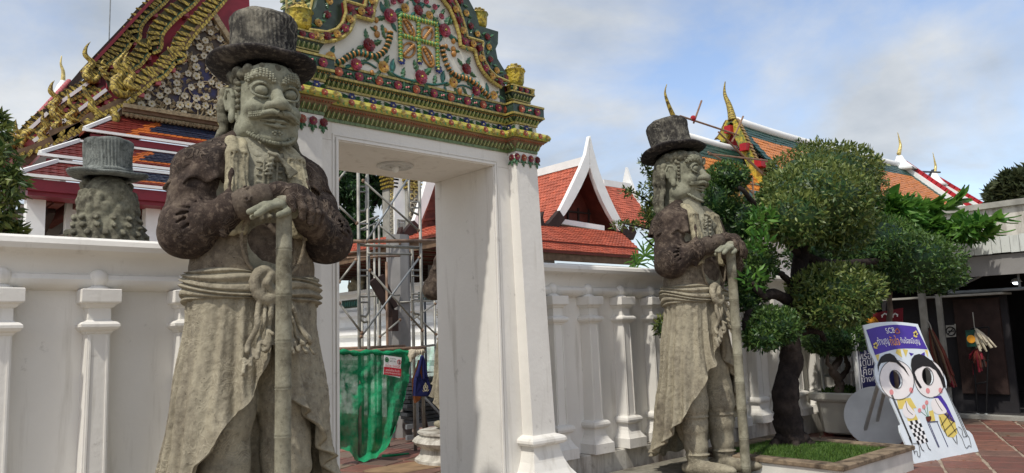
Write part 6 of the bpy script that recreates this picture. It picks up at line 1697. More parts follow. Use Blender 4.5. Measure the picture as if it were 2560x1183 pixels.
# ------------------------------------------------------------------ what stands behind the gate
def scaffold():
    S = thing('tube_scaffold', 'tall galvanised tube scaffold with cross braces seen through the gate', 'scaffold', (5.9, 9.6, 0))
    y = 9.3; q = lambda px, py, yy=y: PY(px, py, yy)
    def pole(a, b, r=.026, mat='galv', name='pole'):
        mb = MB(); mb.tube([a, b], r * .86, 8); return mb.build(name, M[mat], S, True)
    for px, top, yy in ((895, 405, y), (1048, 430, y), (918, 405, 9.9), (1030, 620, 9.5), (920, 640, 9.5)):
        a = q(px, top, yy); pole(Vector((a.x, yy, 0)), a, .028)
    for px, top, yy, m in ((945, 760, 10.6, 'galv'), (966, 655, 10.2, 'rust_pipe'), (1086, 740, 10.8, 'galv'), (1062, 745, 11.5, 'steel_dark'), (905, 745, 10.8, 'galv'), (947, 548, 11.0, 'galv'), (935, 560, 11.0, 'galv')):
        a = q(px, top, yy); pole(Vector((a.x, yy, 0)), a, .024, m)
    for (a, b, yy, r, m) in (((846, 604), (1092, 602), 9.27, .030, 'rust_pipe'), ((896, 612), (1050, 620), 9.33, .028, 'galv'), ((846, 881), (1062, 870), 9.25, .034, 'rust_pipe'), ((846, 873), (1012, 866), 9.6, .03, 'rust_pipe'),
                             ((920, 634), (1030, 636), 9.5, .02, 'galv'), ((868, 632), (925, 628), 10.0, .02, 'rust_pipe'), ((868, 645), (1000, 640), 10.2, .018, 'rust_pipe'), ((1010, 872), (1092, 862), 10.8, .022, 'galv'), ((897, 560), (947, 540), 10.9, .02, 'galv'),
                             ((897, 575), (947, 556), 10.9, .016, 'galv'), ((1000, 745), (1110, 738), 11.2, .018, 'galv'), ((1000, 756), (1088, 752), 10.9, .016, 'galv'), ((905, 742), (1000, 738), 10.9, .018, 'galv')):
        pole(q(*a, yy), q(*b, yy), r, m, 'ledger')
    for (a, b, yy, m) in (((908, 452), (1046, 576), 9.2, 'galv'), ((1020, 446), (915, 605), 9.22, 'steel_grey'), ((844, 512), (892, 558), 9.2, 'galv'), ((925, 676), (1056, 826), 9.2, 'galv'), ((1048, 645), (903, 842), 9.2, 'steel_grey'),
                          ((848, 758), (904, 832), 9.2, 'galv'), ((848, 705), (890, 650), 9.2, 'galv'), ((945, 560), (1000, 608), 10.9, 'galv'), ((1030, 780), (1090, 836), 10.7, 'galv'), ((1088, 760), (1030, 800), 10.7, 'galv'), ((846, 450), (866, 425), 9.3, 'galv'), ((1000, 800), (950, 842), 10.5, 'galv')):
        pole(q(*a, yy), q(*b, yy), .018, m, 'brace')
        for e in (a, b):
            p = q(*e, yy); mb = MB(); mb.sphere(p, .028, 6, 4); mb.build('coupler', M['rust_pipe'], S)
    # ladder rungs and bent ends of the frames
    for (x0, x1, ys) in ((897, 919, (467, 480, 560, 574, 676, 690, 742, 756)), (1030, 1048, (505, 520, 676, 690, 735, 750, 812))):
        for py in ys: pole(q(x0, py, 9.32), q(x1, py, 9.4), .015, 'galv', 'rung')
    for pts, yy in (([(916, 440), (916, 520), (910, 528), (897, 528)], 9.35), ([(1022, 448), (1022, 518), (1030, 530), (1048, 538)], 9.4), ([(922, 640), (922, 780), (914, 792), (898, 788)], 9.35), ([(1030, 640), (1030, 772), (1036, 784), (1048, 786)], 9.4), ([(900, 742), (902, 800), (910, 806), (920, 804)], 9.5)):
        mb = MB(); mb.tube([q(*p, yy) for p in pts], .018, 8); mb.build('bent_rail', M['galv'], S, True)
    rg = thing('rag', 'dirty white rag knotted round the end of the horizontal scaffold tube', 'rag', tuple(q(1040, 884, 9.2)))
    g = SDF((-.2, -.12, -.12), (.2, .12, .12), .009)
    g.cap((-.07, 0, 0), (.10, 0, .025), .05, .035, .02); g.ell((-.08, 0, -.01), (.06, .06, .075), .03); g.cap((-.10, -.02, -.02), (-.11, -.03, -.10), .03, .02, .02); g.cap((.09, 0, .02), (.15, .0, .02), .028, .018, .02)
    for k in range(4): g.cap((-.06 + .04 * k, -.05, -.05), (-.04 + .04 * k, -.04, .06), .008, .008, .01)
    put('cloth', g.mesh('rag_cloth', M['white_cloth'], .006, 30, 2), rg, mw=Matrix.Translation(q(1040, 884, 9.2)))
scaffold()

def nets():
    N = thing('shade_net', 'bright green shade net hanging from the scaffold tube, gathered at the bottom', 'net', (5.5, 9.2, 0))
    nu, nv = 70, 60; P = np.zeros((nu, nv, 3)); r2 = random.Random(4)
    for i in range(nu):
        u = i / (nu - 1)
        tx, ty = lerp(826, 1024, u), 882 - 4 * math.sin(u * 9) ** 2
        bx = np.interp(u, [0, .15, .3, .45, .6, .75, .88, 1], [826, 850, 880, 900, 930, 962, 978, 988]); by = np.interp(u, [0, .15, .28, .36, .5, .65, .8, 1], [1112, 1122, 1128, 1150, 1156, 1146, 1118, 1072])
        for j in range(nv):
            v = j / (nv - 1); bow = math.sin(v * PI) * (10 * u)
            px, py = lerp(tx, bx, v ** 1.15) + bow, lerp(ty, by, v)
            dep = 9.24 + .05 * math.sin(u * 26 + 3 * v) * v + .04 * math.sin(u * 11 - 5 * v) + .10 * v * v * math.sin(u * 5)
            if v > .93: dep -= (v - .93) * 2.0
            P[i, j] = PY(px, py, dep)
    W = P.reshape(-1, 3); W = W + displacement(W * (1, 1, .5), .028, 7, 4) * (.3, 1, .2) + displacement(W, .008, 22, 2); P = W.reshape(P.shape)
    mb = MB(); mb.grid(P); mb.build('net_cloth', M['net_green'], N, True)
    mb = MB(); mb.tube([PY(826 + 198 * k / 24, 884 - 4 * math.sin(k / 24 * 9) ** 2, 9.22) for k in range(25)], [.035 + .012 * math.sin(k * 1.9) for k in range(25)], 7); mb.build('rolled_hem', M['net_green'], N, True)
    mb = MB(); mb.tube([tuple(PZ(955, 1142, .02)), tuple(PZ(985, 1139, .025)), tuple(PZ(1022, 1134, .02))], [.03, .022, .012], 6); mb.build('trailing_end', M['net_green'], N, True)
    N2 = thing('shade_net', 'pale green netting stretched behind the blue shoulder bag', 'net', (7.6, 12.0, 0))
    P = np.zeros((30, 20, 3))
    for i in range(30):
        for j in range(20): P[i, j] = PY(lerp(1012, 1122, i / 29), lerp(866, 978, j / 19), 12.0 + .05 * math.sin(i * .9) * math.sin(j * .5))
    mb = MB(); mb.grid(P); mb.build('net_cloth', M['net_pale'], N2, True)
    for px in (1012, 1120): mb = MB(); p = PY(px, 862, 12.05); mb.tube([(p.x, 12.05, 0), p], .025, 6); mb.build('pole', M['steel_dark'], N2)
nets()

def warning_sign():
    c = PY(980.5, 917, 9.12); S = thing('warning_sign', 'white and red construction warning sign tied to the green net', 'sign', tuple(c))
    q = lambda px, py: PY(px, py, 9.12); A, B, Cc, D = q(961, 888), q(1004, 894), q(1000, 945), q(959, 936)
    mb = MB(); slab(mb, [D, Cc, B, A], Vector((0, .006, 0))); mb.build('panel', M['white_print'], S)
    ux = (B - A).normalized(); uy = (A - D).normalized(); w = (B - A).length; h = (A - D).length; n = ux.cross(uy)
    at = lambda u, v, l=.003: A + ux * (u * w) - uy * (v * h) - Vector((0, l, 0))
    mb = MB(); mb.add([at(0, .60), at(1, .60), at(1, 1), at(0, 1)], [(3, 2, 1, 0)]); mb.build('red_field', M['red_print'], S)
    def ringp(u, v, r0, r1, mat, nm):
        mb = MB(); V = []; k = 24
        for i in range(k): a = 2 * PI * i / k; V += [at(u, v, .004) + ux * r1 * math.cos(a) + uy * r1 * math.sin(a), at(u, v, .004) + ux * r0 * math.cos(a) + uy * r0 * math.sin(a)]
        mb.add(V, [(2 * i, 2 * ((i + 1) % k), 2 * ((i + 1) % k) + 1, 2 * i + 1) for i in range(k)]); return mb.build(nm, mat, S)
    def quad(u0, u1, v0, v1, mat, nm, l=.005): mb = MB(); mb.add([at(u0, v1, l), at(u1, v1, l), at(u1, v0, l), at(u0, v0, l)], [(0, 1, 2, 3)]); return mb.build(nm, mat, S)
    ringp(.14, .22, .022, .034, M['green_print'], 'safety_ring'); quad(.07, .21, .19, .25, M['green_print'], 'cross'); quad(.11, .17, .13, .31, M['green_print'], 'cross')
    ringp(.86, .26, .026, .034, M['red_print'], 'ban_ring'); quad(.835, .885, .16, .36, M['black_print'], 'walker')
    mb = MB(); bar(mb, at(.78, .17, .006), at(.94, .36, .006), .007, .001); mb.build('ban_bar', M['red_print'], S)
    for (s, v, ww, m, hh) in (('ปลอดภัยไว้ก่อน', .12, .34, 'black_print', .022), ('SAFETY FIRST', .27, .36, 'black_print', .022), ('อันตราย / DANGER', .50, .86, 'red_print', .036), ('เขตก่อสร้าง ห้ามเข้า', .74, .80, 'white_print', .036), ('CONSTRUCTION AREA DO NOT ENTER', .90, .90, 'white_print', .022)):
        lettering(s, M[m], S, at(.5, v, .0), ux, uy, ww * w, hh, 'lettering', .006)
warning_sign()

def bag_and_umbrella():
    B = thing('shoulder_bag', 'navy cloth shoulder bag with a cream crest hanging on the scaffold', 'bag', tuple(PY(1058, 1000, 9.15)))
    q = lambda px, py, d=0: PY(px, py, 9.15 + d)
    mb = MB(); ou = [(1038, 990), (1041, 950), (1048, 925), (1056, 950), (1062, 952), (1066, 925), (1072, 950), (1082, 988), (1060, 992)]
    V = [q(*p, -.03 if 0 < i < 8 else 0) for i, p in enumerate(ou)]
    slab(mb, V[::-1], Vector((0, .07, 0))); mb.build('body', M['navy_cloth'], B)
    for pts in ([(1043, 945), (1050, 912), (1055, 892), (1058, 912), (1060, 952)], [(1066, 945), (1062, 915), (1056, 892), (1053, 896)]):
        mb = MB(); mb.tube(spline([q(*p, -.02) for p in pts], 4), .022, 6); mb.build('strap', M['navy_cloth'], B, True)
    c = q(1064, 969, -.045); mb = MB(); V = []
    for k in range(20): a = 2 * PI * k / 20; V += [c + Vector((.042 * math.cos(a), 0, .048 * math.sin(a))), c + Vector((.030 * math.cos(a), 0, .034 * math.sin(a)))]
    mb.add(V, [(2 * i, 2 * i + 1, 2 * ((i + 1) % 20) + 1, 2 * ((i + 1) % 20)) for i in range(20)])
    for (a, b) in (((-.02, -.03), (.0, .035)), ((.02, -.03), (.0, .035)), ((-.02, 0), (.02, 0)), ((-.045, -.05), (.045, -.05)), ((0, .04), (0, .068)), ((-.02, .052), (.02, .052)), ((-.05, -.035), (-.03, -.06)), ((.05, -.035), (.03, -.06))): bar(mb, c + Vector((a[0], 0, a[1])), c + Vector((b[0], 0, b[1])), .009, .003)
    mb.build('crest', M['cream_emblem'], B)
    W = thing('cloth_bag', 'brown cloth bag hanging behind the navy shoulder bag', 'bag', tuple(PY(1045, 960, 9.3)))
    mb = MB(); V = [PY(px, py, 9.27) for px, py in ((1034, 950), (1040, 935), (1050, 900), (1055, 900), (1056, 930), (1056, 985), (1050, 1000), (1040, 1008), (1036, 990))]; slab(mb, V, Vector((0, .05, 0))); mb.build('body', M['brown_cloth'], W)
    Ub = thing('folded_umbrella', 'dark brown umbrella in its cover leaning under the navy bag', 'umbrella', tuple(PZ(1068, 1116)))
    t, b = PY(1056, 1018, 9.5), PZ(1070, 1112, .03); P = [t, lerp(t, b, .3), lerp(t, b, .7), lerp(t, b, .97), b]
    mb = MB(); mb.tube(P, [.022, .036, .055, .070, .066], 12); mb.build('cover', M['dark_wood'], Ub, True)
    mb = MB(); mb.tube([t + Vector((0, 0, .08)), t], .012, 6); mb.build('tip', M['black'], Ub)
    m = lerp(t, b, .86) + Vector((-.02, -.072, 0)); mb = MB(); mb.tube(spline([m + Vector((-.035, .0, -.02)), m + Vector((-.01, -.005, -.015)), m + Vector((.02, -.005, .01)), m + Vector((.045, .0, .03))], 4), .008, 5); mb.build('white_mark', M['white_print'], Ub)
bag_and_umbrella()

def steel_stack():
    S = thing('steel_stack', 'stack of dark steel planks on a galvanised trestle behind the gate', 'stack', (7.4, 10.9, 0)); r2 = random.Random(2)
    y0 = 10.7; x0, x1 = PY(1006, 1000, y0).x, PY(1150, 1000, y0).x + .6
    for k in range(11):
        z = .28 + .068 * k; a = r2.uniform(-.03, .03)
        mb = MB(); bar(mb, (x0 + r2.uniform(-.05, .15), y0 + a, z), (x1 + r2.uniform(-.2, .1), y0 - a + r2.uniform(-.1, .1), z + r2.uniform(-.01, .01)), .34, .05); mb.build('plank', M['steel_dark'], S)
    for (z, yy, r) in ((.24, y0 - .25, .05), (.07, y0 - .25, .05), (.24, y0 + .3, .05)):
        mb = MB(); bar(mb, (x0 - .1, yy, z), (x1 + .1, yy, z), .05, .07); mb.build('rail', M['steel_grey'], S)
    for f in (.05, .3, .62, .9):
        x = lerp(x0, x1, f); mb = MB(); bar(mb, (x, y0 - .28, .0), (x, y0 - .28, .9 if f in (.05, .62) else .24), .045, .045); mb.build('leg', M['steel_grey'], S)
    mb = MB(); bar(mb, (x0 + .05, y0 - .3, .85), (x0 + .75, y0 - .3, .18), .035, .035); mb.build('brace', M['steel_grey'], S)
    mb = MB(); V = [(lerp(x0, x1, u), y0 - .1 + v, 1.06 + .04 * math.sin(u * 8 + v * 9)) for u in (.15, .4, .7) for v in (0, .3)]; mb.add(V, [(0, 2, 3, 1), (2, 4, 5, 3)]); mb.build('plastic_sheet', M['white_cloth'], S)
steel_stack()

def open_sala():
    S = thing('open_sala', 'open pavilion with low dark eaves and a white-edged tiled gable seen through the gate', 'pavilion', (9, 13, 0))
    X0, z = 8.3, 3.42
    mb = MB(); slab(mb, [Vector((X0, 10.9, z)), Vector((10.15, 10.9, z)), Vector((15.0, 19.5, z)), Vector((X0, 19.5, z))], Vector((0, 0, .06))); mb.build('ceiling', M['dark_wood'], S)
    for k in range(26):
        y = 11.0 + k * .33; mb = MB(); mb.box(X0 + .05, 10.1 + (y - 10.9) * .55, y, y + .05, z - .06, z - .002); mb.build('batten', M['red_wood'] if k % 2 else M['brown_board'], S)
    mb = MB(); mb.box(X0 - .03, X0, 10.9, 19.5, z - .10, z + .14); mb.build('eave_board', M['brown_board'], S)
    A, B, Cc, D = Vector((X0 - .1, 19.5, z + .12)), Vector((X0 - .1, 10.9, z + .12)), Vector((X0 + 1.6, 10.9, z + .7)), Vector((X0 + 1.6, 19.5, z + .7))
    tile_field(A, B, Cc, D, .13, .12, None, .026).build('roof_tiles', M['tile_terracotta'], S)['kind'] = 'stuff'
    mb = MB(); slab(mb, [A, B, Cc, D], Vector((0, 0, -.05))); mb.build('roof', M['red_wood'], S)
    y = 13.0; q = lambda px, py: PY(px, py, y)
    L = [(1110, 330), (1086, 395), (1070, 440), (1056, 490), (1040, 540), (1024, 580), (1004, 600)]; I = [(1110, 400), (1098, 430), (1084, 470), (1070, 510), (1054, 550), (1040, 585), (1022, 608)]
    for sgn in (1, -1):
        mb = MB(); V = []
        for a, b in zip(L, I):
            if sgn < 0: a = (2220 - a[0], a[1] + 22); b = (2220 - b[0], b[1] + 22)
            a, b = q(*a), q(*b); V += [a, b, b + Vector((0, .12, 0)), a + Vector((0, .12, 0))]
        n = len(L); mb.add(V, [(i * 4 + k, i * 4 + (k + 1) % 4, (i + 1) * 4 + (k + 1) % 4, (i + 1) * 4 + k) for i in range(n - 1) for k in range(4)] + [(3, 2, 1, 0), tuple((n - 1) * 4 + k for k in range(4))]); mb.build('bargeboard', M['bright_white'], S)
    P = [q(1040, 560), q(1024, 582), q(1010, 598), q(1000, 598), q(1000, 585), q(1003, 568)]; mb = MB(); mb.band([(p.x, p.z) for p in P], lambda u, v, d: (u, y - .05 + d, v), [.2, .24, .2, .12, .07, .02], 0, .14); mb.build('horn', M['dark_wood'], S)
    # lining of the gable roof on its right side
    a, b, c = q(1112, 405), q(1200, 600), q(1052, 585)
    mb = MB(); slab(mb, [q(1108, 400), q(1040, 590), q(1210, 610)], Vector((0, .02, 0))); 
    mb = MB(); slab(mb, [PY(1104, 410, 13.9), PY(1046, 590, 13.9), PY(1200, 605, 13.9)], Vector((0, .08, 0))); gw = mb.build('gable_wall', M['red_wood'], S)
    for k in range(6): mb = MB(); bar(mb, PY(1108, 440 + k * 26, 13.86), PY(1090 - k * 7, 446 + k * 26, 13.86), .035, .05); mb.build('batten', M['red_wood'], gw)
    e0, e1, t0, t1 = PY(1050, 612, 12.3), PY(1200, 618, 12.3), PY(1066, 578, 13.3), PY(1200, 584, 13.3); t1.z = t0.z; e1.z = e0.z
    tile_field(e0, e1, t1, t0, .13, .12, None, .026).build('roof_tiles', M['tile_terracotta'], S)['kind'] = 'stuff'
    mb = MB(); slab(mb, [e0, e1, t1, t0], Vector((0, 0, -.06))); mb.build('lean_to', M['red_wood'], S)
    # main post with braces
    xa, xb = PY(984, 800, 10.95).x, PY(1029, 800, 10.95).x; w = xb - xa
    mb = MB(); mb.lathe([(w * .56, 0), (w * .56, z)], 8, ((xa + xb) / 2 + .02, 11.1, 0), ph=PI / 8); mb.build('post', M['grey_wall'], S)
    for (a, b) in (((930, 700), (984, 790)), ((950, 690), (986, 770))):
        mb = MB(); bar(mb, PY(*a, 10.8), PY(*b, 10.8), .07, .12); mb.build('brace', M['dark_wood'], S)
    mb = MB(); p = PY(984, 775, 10.8); mb.box(p.x - .06, p.x + .06, 10.75, 10.87, p.z - .35, p.z); mb.build('bracket', M['dark_wood'], S)
    mb = MB(); p = PY(1094, 800, 14.5); mb.box(p.x, p.x + .35, 14.5, 14.85, 0, z); mb.build('post', M['grey_wall'], S)
open_sala()

def ornate_pillar():
    S = thing('ornate_pillar', 'tall white pillar edged with gilded stucco scrolls above the scaffold', 'pillar', (13.2, 20.3, 0)); y = 20.0
    a, b = PY(986, 500, y), PY(1018, 500, y)
    mb = MB(); mb.box(a.x, b.x, y, y + .5, 0, 9.2); mb.build('shaft', M['bright_white'], S)
    for (p0, p1, d) in ((973, 986, .12), (1019, 1046, -.15)):
        c, e = PY(p0, 500, y + d), PY(p1, 500, y + d); mb = MB(); mb.box(c.x, e.x, y + d, y + d + .4, 0, 9.2); st = mb.build('stucco_strip', M['concrete'], S)
        r2 = random.Random(p0); zz = 3.6; k = 0; w = (e.x - c.x)
        while zz < 8.6:
            mb = MB(); x = c.x + w * (.3 if k % 2 else .7); pts = [(x + w * .28 * math.cos(t) * (1 - t / 9), y + d - .04, zz + w * .30 * math.sin(t) * (1 - t / 9)) for t in np.linspace(0, 5.5, 9)]
            mb.tube(pts, w * .085, 5); mb.build('scroll', M['gold_leaf'] if zz > 6.0 else M['pearl'], st); zz += w * .36; k += 1
        for j in range(4):
            mb = MB(); mb.box(c.x - .06 - .02 * j, e.x + .06 + .02 * j, y + d - .12, y + d + .4, 6.4 + .12 * j, 6.46 + .12 * j); mb.build('gilt_band', M['gold'], st)
    q = PY(1004, 565, y - .02); mb = MB()
    for (x0, x1, z0, z1) in ((-.16, .16, -.2, -.16), (-.16, .16, .16, .2), (-.16, -.12, -.16, .16), (.12, .16, -.16, .16)): mb.box(q.x + x0, q.x + x1, y - .04, y, q.z + z0, q.z + z1)
    mb.box(q.x - .08, q.x + .08, y - .03, y, q.z - .1, q.z + .1); mb.build('plaque', M['concrete'], S)
ornate_pillar()

def terrace():
    S = thing('white_terrace', 'white stepped terrace with green glazed grilles behind the scaffold', 'terrace', (10.2, 16, 0))
    X = 9.6; pr = [(0, 2.86), (.10, 2.86), (.12, 2.78), (.04, 2.74), (.0, 2.70), (.0, 2.42), (.06, 2.38), (.16, 2.34), (.18, 2.24), (.10, 2.18), (.06, 2.10), (.06, 1.98), (.2, 1.94), (.34, 1.90), (.36, 1.78), (.26, 1.72), (.24, 1.50), (.40, 1.44), (.56, 1.40), (.58, 1.2), (.5, 1.1), (.5, .7), (.7, .6), (.72, 0)]
    mb = MB(); mb.sweep(pr, [(X, 26, -1, 0), (X, 12.2, -1, 0)]); o = mb.build('moulded_wall', M['bright_white'], S)
    mb = MB(); mb.sweep([(-.0, 0), (0, 2.3), (-3, 2.3)], [(X, 26, -1, 0), (X, 12.2, -1, 0)]); mb.build('core', M['bright_white'], S)
    for k in range(7):
        y0 = 13.0 + k * 1.7
        mb = MB(); mb.box(X - .015, X, y0, y0 + .95, 2.46, 2.66); g = mb.build('grille', M['dark_green'], S)
        for j in range(8): mb = MB(); mb.sphere((X - .016, y0 + .08 + .113 * j, 2.56), .05, 6, 4, (.4, 1, 1.5)); mb.build('glazed_boss', M['teal'], g)
        mb = MB(); mb.box(X - .05, X + .1, y0 - .42, y0 - .18, 2.42, 2.74); mb.build('pier', M['bright_white'], S)
    L = thing('stone_lion', 'small weathered stone lion group on the white terrace coping', 'statue', tuple(PX(890, 722, 9.62)))
    g = SDF((-.3, -.5, -.05), (.3, .5, .5), .016)
    for o in (-.22, .12):
        g.ell((0, o + .04, .16), (.11, .17, .13), .03); g.ball((-.02, o - .12, .28), .10, .03); g.ball((-.05, o - .19, .25), .06, .02); g.cap((0, o - .08, .15), (0, o - .10, 0), .045, .045, .02); g.cap((0, o + .14, .12), (0, o + .16, 0), .055, .05, .02); g.cap((0, o + .2, .15), (0, o + .2, .32), .03, .02, .02)
        for k in range(7): g.ball((-.02 + .09 * math.cos(k * .9), o - .10, .28 + .09 * math.sin(k * .9)), .03, .01)
    put('body', g.mesh('lion_body', M['st_pale'], .012, 16, 3), L, mw=Matrix.Translation(PX(890, 732, 9.62)))
terrace()

def pedestals():
    P = thing('round_pedestal', 'stained white moulded pedestal under the guardian hidden by the gate jamb', 'pedestal', (6.4, 8.3, 0))
    pr = [(.86, 0), (.86, .05), (.80, .07), (.76, .12), (.74, .18), (.78, .21), (.86, .235), (.90, .275), (.86, .315), (.78, .33), (.76, .36), (.80, .375), (.80, .40)]
    mb = MB(); mb.lathe([(r * .72, z) for r, z in pr], 16, (6.38, 8.34, 0), ph=.2); o = mb.build('moulded_drum', M['old_plaster'], P); smooth_angle(o, 30)
    for (x, y, lab) in ((2.10, 5.02, 'grey stone slab under the largest guardian'), (7.11, 5.0, 'grey stone slab under the profile guardian beside the planter')):
        S = thing('stone_slab', lab, 'slab', (x, y, 0)); mb = MB()
        mb.rects([(.72, .74, 0), (.74, .76, .02), (.74, .76, .08), (.72, .74, .098)], x, y + .02); mb.build('slab', M['st_base'], S)
pedestals()
# ------------------------------------------------------------------ trees and plants
def leaf_cloud(name, mat, clumps, size, parent, seed=0, core=True, shape=.42, up=.25, gold=None, flat=.0):
    """a crown of single leaves spread through and over uneven clumps: (centre, radii, count)"""
    rs = np.random.RandomState(seed); C = []; A = []; T = []
    for (c, r, n) in clumps:
        c = np.array(c); r = np.array(r)
        d = rs.normal(size=(n, 3)); d /= np.linalg.norm(d, axis=1)[:, None]
        lum = .10 * vnoise(d * 1.0, 2.6, seed) + .06 * vnoise(d, 6.0, seed + 2)        # lumpy clipped surface
        depth = rs.rand(n); rad = np.where(depth < .72, 1 + lum + rs.normal(size=n) * .035, rs.uniform(.62, .98, n))
        p = c + d * r * rad[:, None]
        nrm = d / r; nrm /= np.linalg.norm(nrm, axis=1)[:, None]
        a = nrm * .55 + rs.normal(size=(n, 3)) * .62; a[:, 2] += up; a /= np.linalg.norm(a, axis=1)[:, None]
        C.append(p); A.append(a)
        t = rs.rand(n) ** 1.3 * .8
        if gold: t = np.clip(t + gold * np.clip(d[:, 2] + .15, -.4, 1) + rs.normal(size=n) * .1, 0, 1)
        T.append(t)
    C = np.concatenate(C); A = np.concatenate(A); T = np.concatenate(T); n = len(C)
    s = size * rs.uniform(.65, 1.3, n)[:, None]
    side = np.cross(A, rs.normal(size=(n, 3))); side /= np.linalg.norm(side, axis=1)[:, None] + 1e-9
    nz = np.cross(A, side); w = s * shape
    V = np.stack([C, C + A * s * .45 + side * w * .5 - nz * s * .06, C + A * s, C + A * s * .45 - side * w * .5 - nz * s * .06, C + A * s * .5 + nz * s * .05], 1)
    nvv = 5; F = np.array([[0, 1, 4, 4], [1, 2, 4, 4], [2, 3, 4, 4], [3, 0, 4, 4]])[:, :3]
    faces = (np.arange(n)[:, None, None] * nvv + F[None]).reshape(-1, 3)
    V = V.reshape(-1, 3); tone = np.repeat(T, nvv)
    if core:  # added dark core in each clump, blocks light between the leaves
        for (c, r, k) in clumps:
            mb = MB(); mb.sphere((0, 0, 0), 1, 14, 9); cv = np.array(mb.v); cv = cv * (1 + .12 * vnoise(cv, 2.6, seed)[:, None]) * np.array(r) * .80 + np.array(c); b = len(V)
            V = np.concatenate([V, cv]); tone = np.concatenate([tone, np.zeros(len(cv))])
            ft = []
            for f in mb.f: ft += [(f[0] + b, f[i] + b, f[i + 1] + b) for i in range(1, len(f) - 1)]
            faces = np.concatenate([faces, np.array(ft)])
    me = bpy.data.meshes.new(name); me.vertices.add(len(V)); me.vertices.foreach_set('co', V.astype(np.float32).ravel())
    me.loops.add(faces.size); me.loops.foreach_set('vertex_index', faces.ravel().astype(np.int32)); me.polygons.add(len(faces)); me.polygons.foreach_set('loop_start', (np.arange(len(faces)) * 3).astype(np.int32))
    me.materials.append(mat); at = me.attributes.new('tone', 'FLOAT', 'POINT'); at.data.foreach_set('value', tone.astype(np.float32)); me.update(calc_edges=True); me.validate()
    return put(name, me, parent)

def limb(mb, pts, r0, r1, n=10, wob=.02, seed=0):
    P = spline(pts, 8); m = len(P); rs = random.Random(seed)
    P = [p + Vector((rs.uniform(-wob, wob), rs.uniform(-wob, wob), 0)) * (0 if i == 0 else 1) for i, p in enumerate(P)]
    mb.tube(P, [(r0 + (r1 - r0) * i / (m - 1)) * (1 + .05 * math.sin(i * .8 + seed) + rs.uniform(-.05, .05)) for i in range(m)], n)

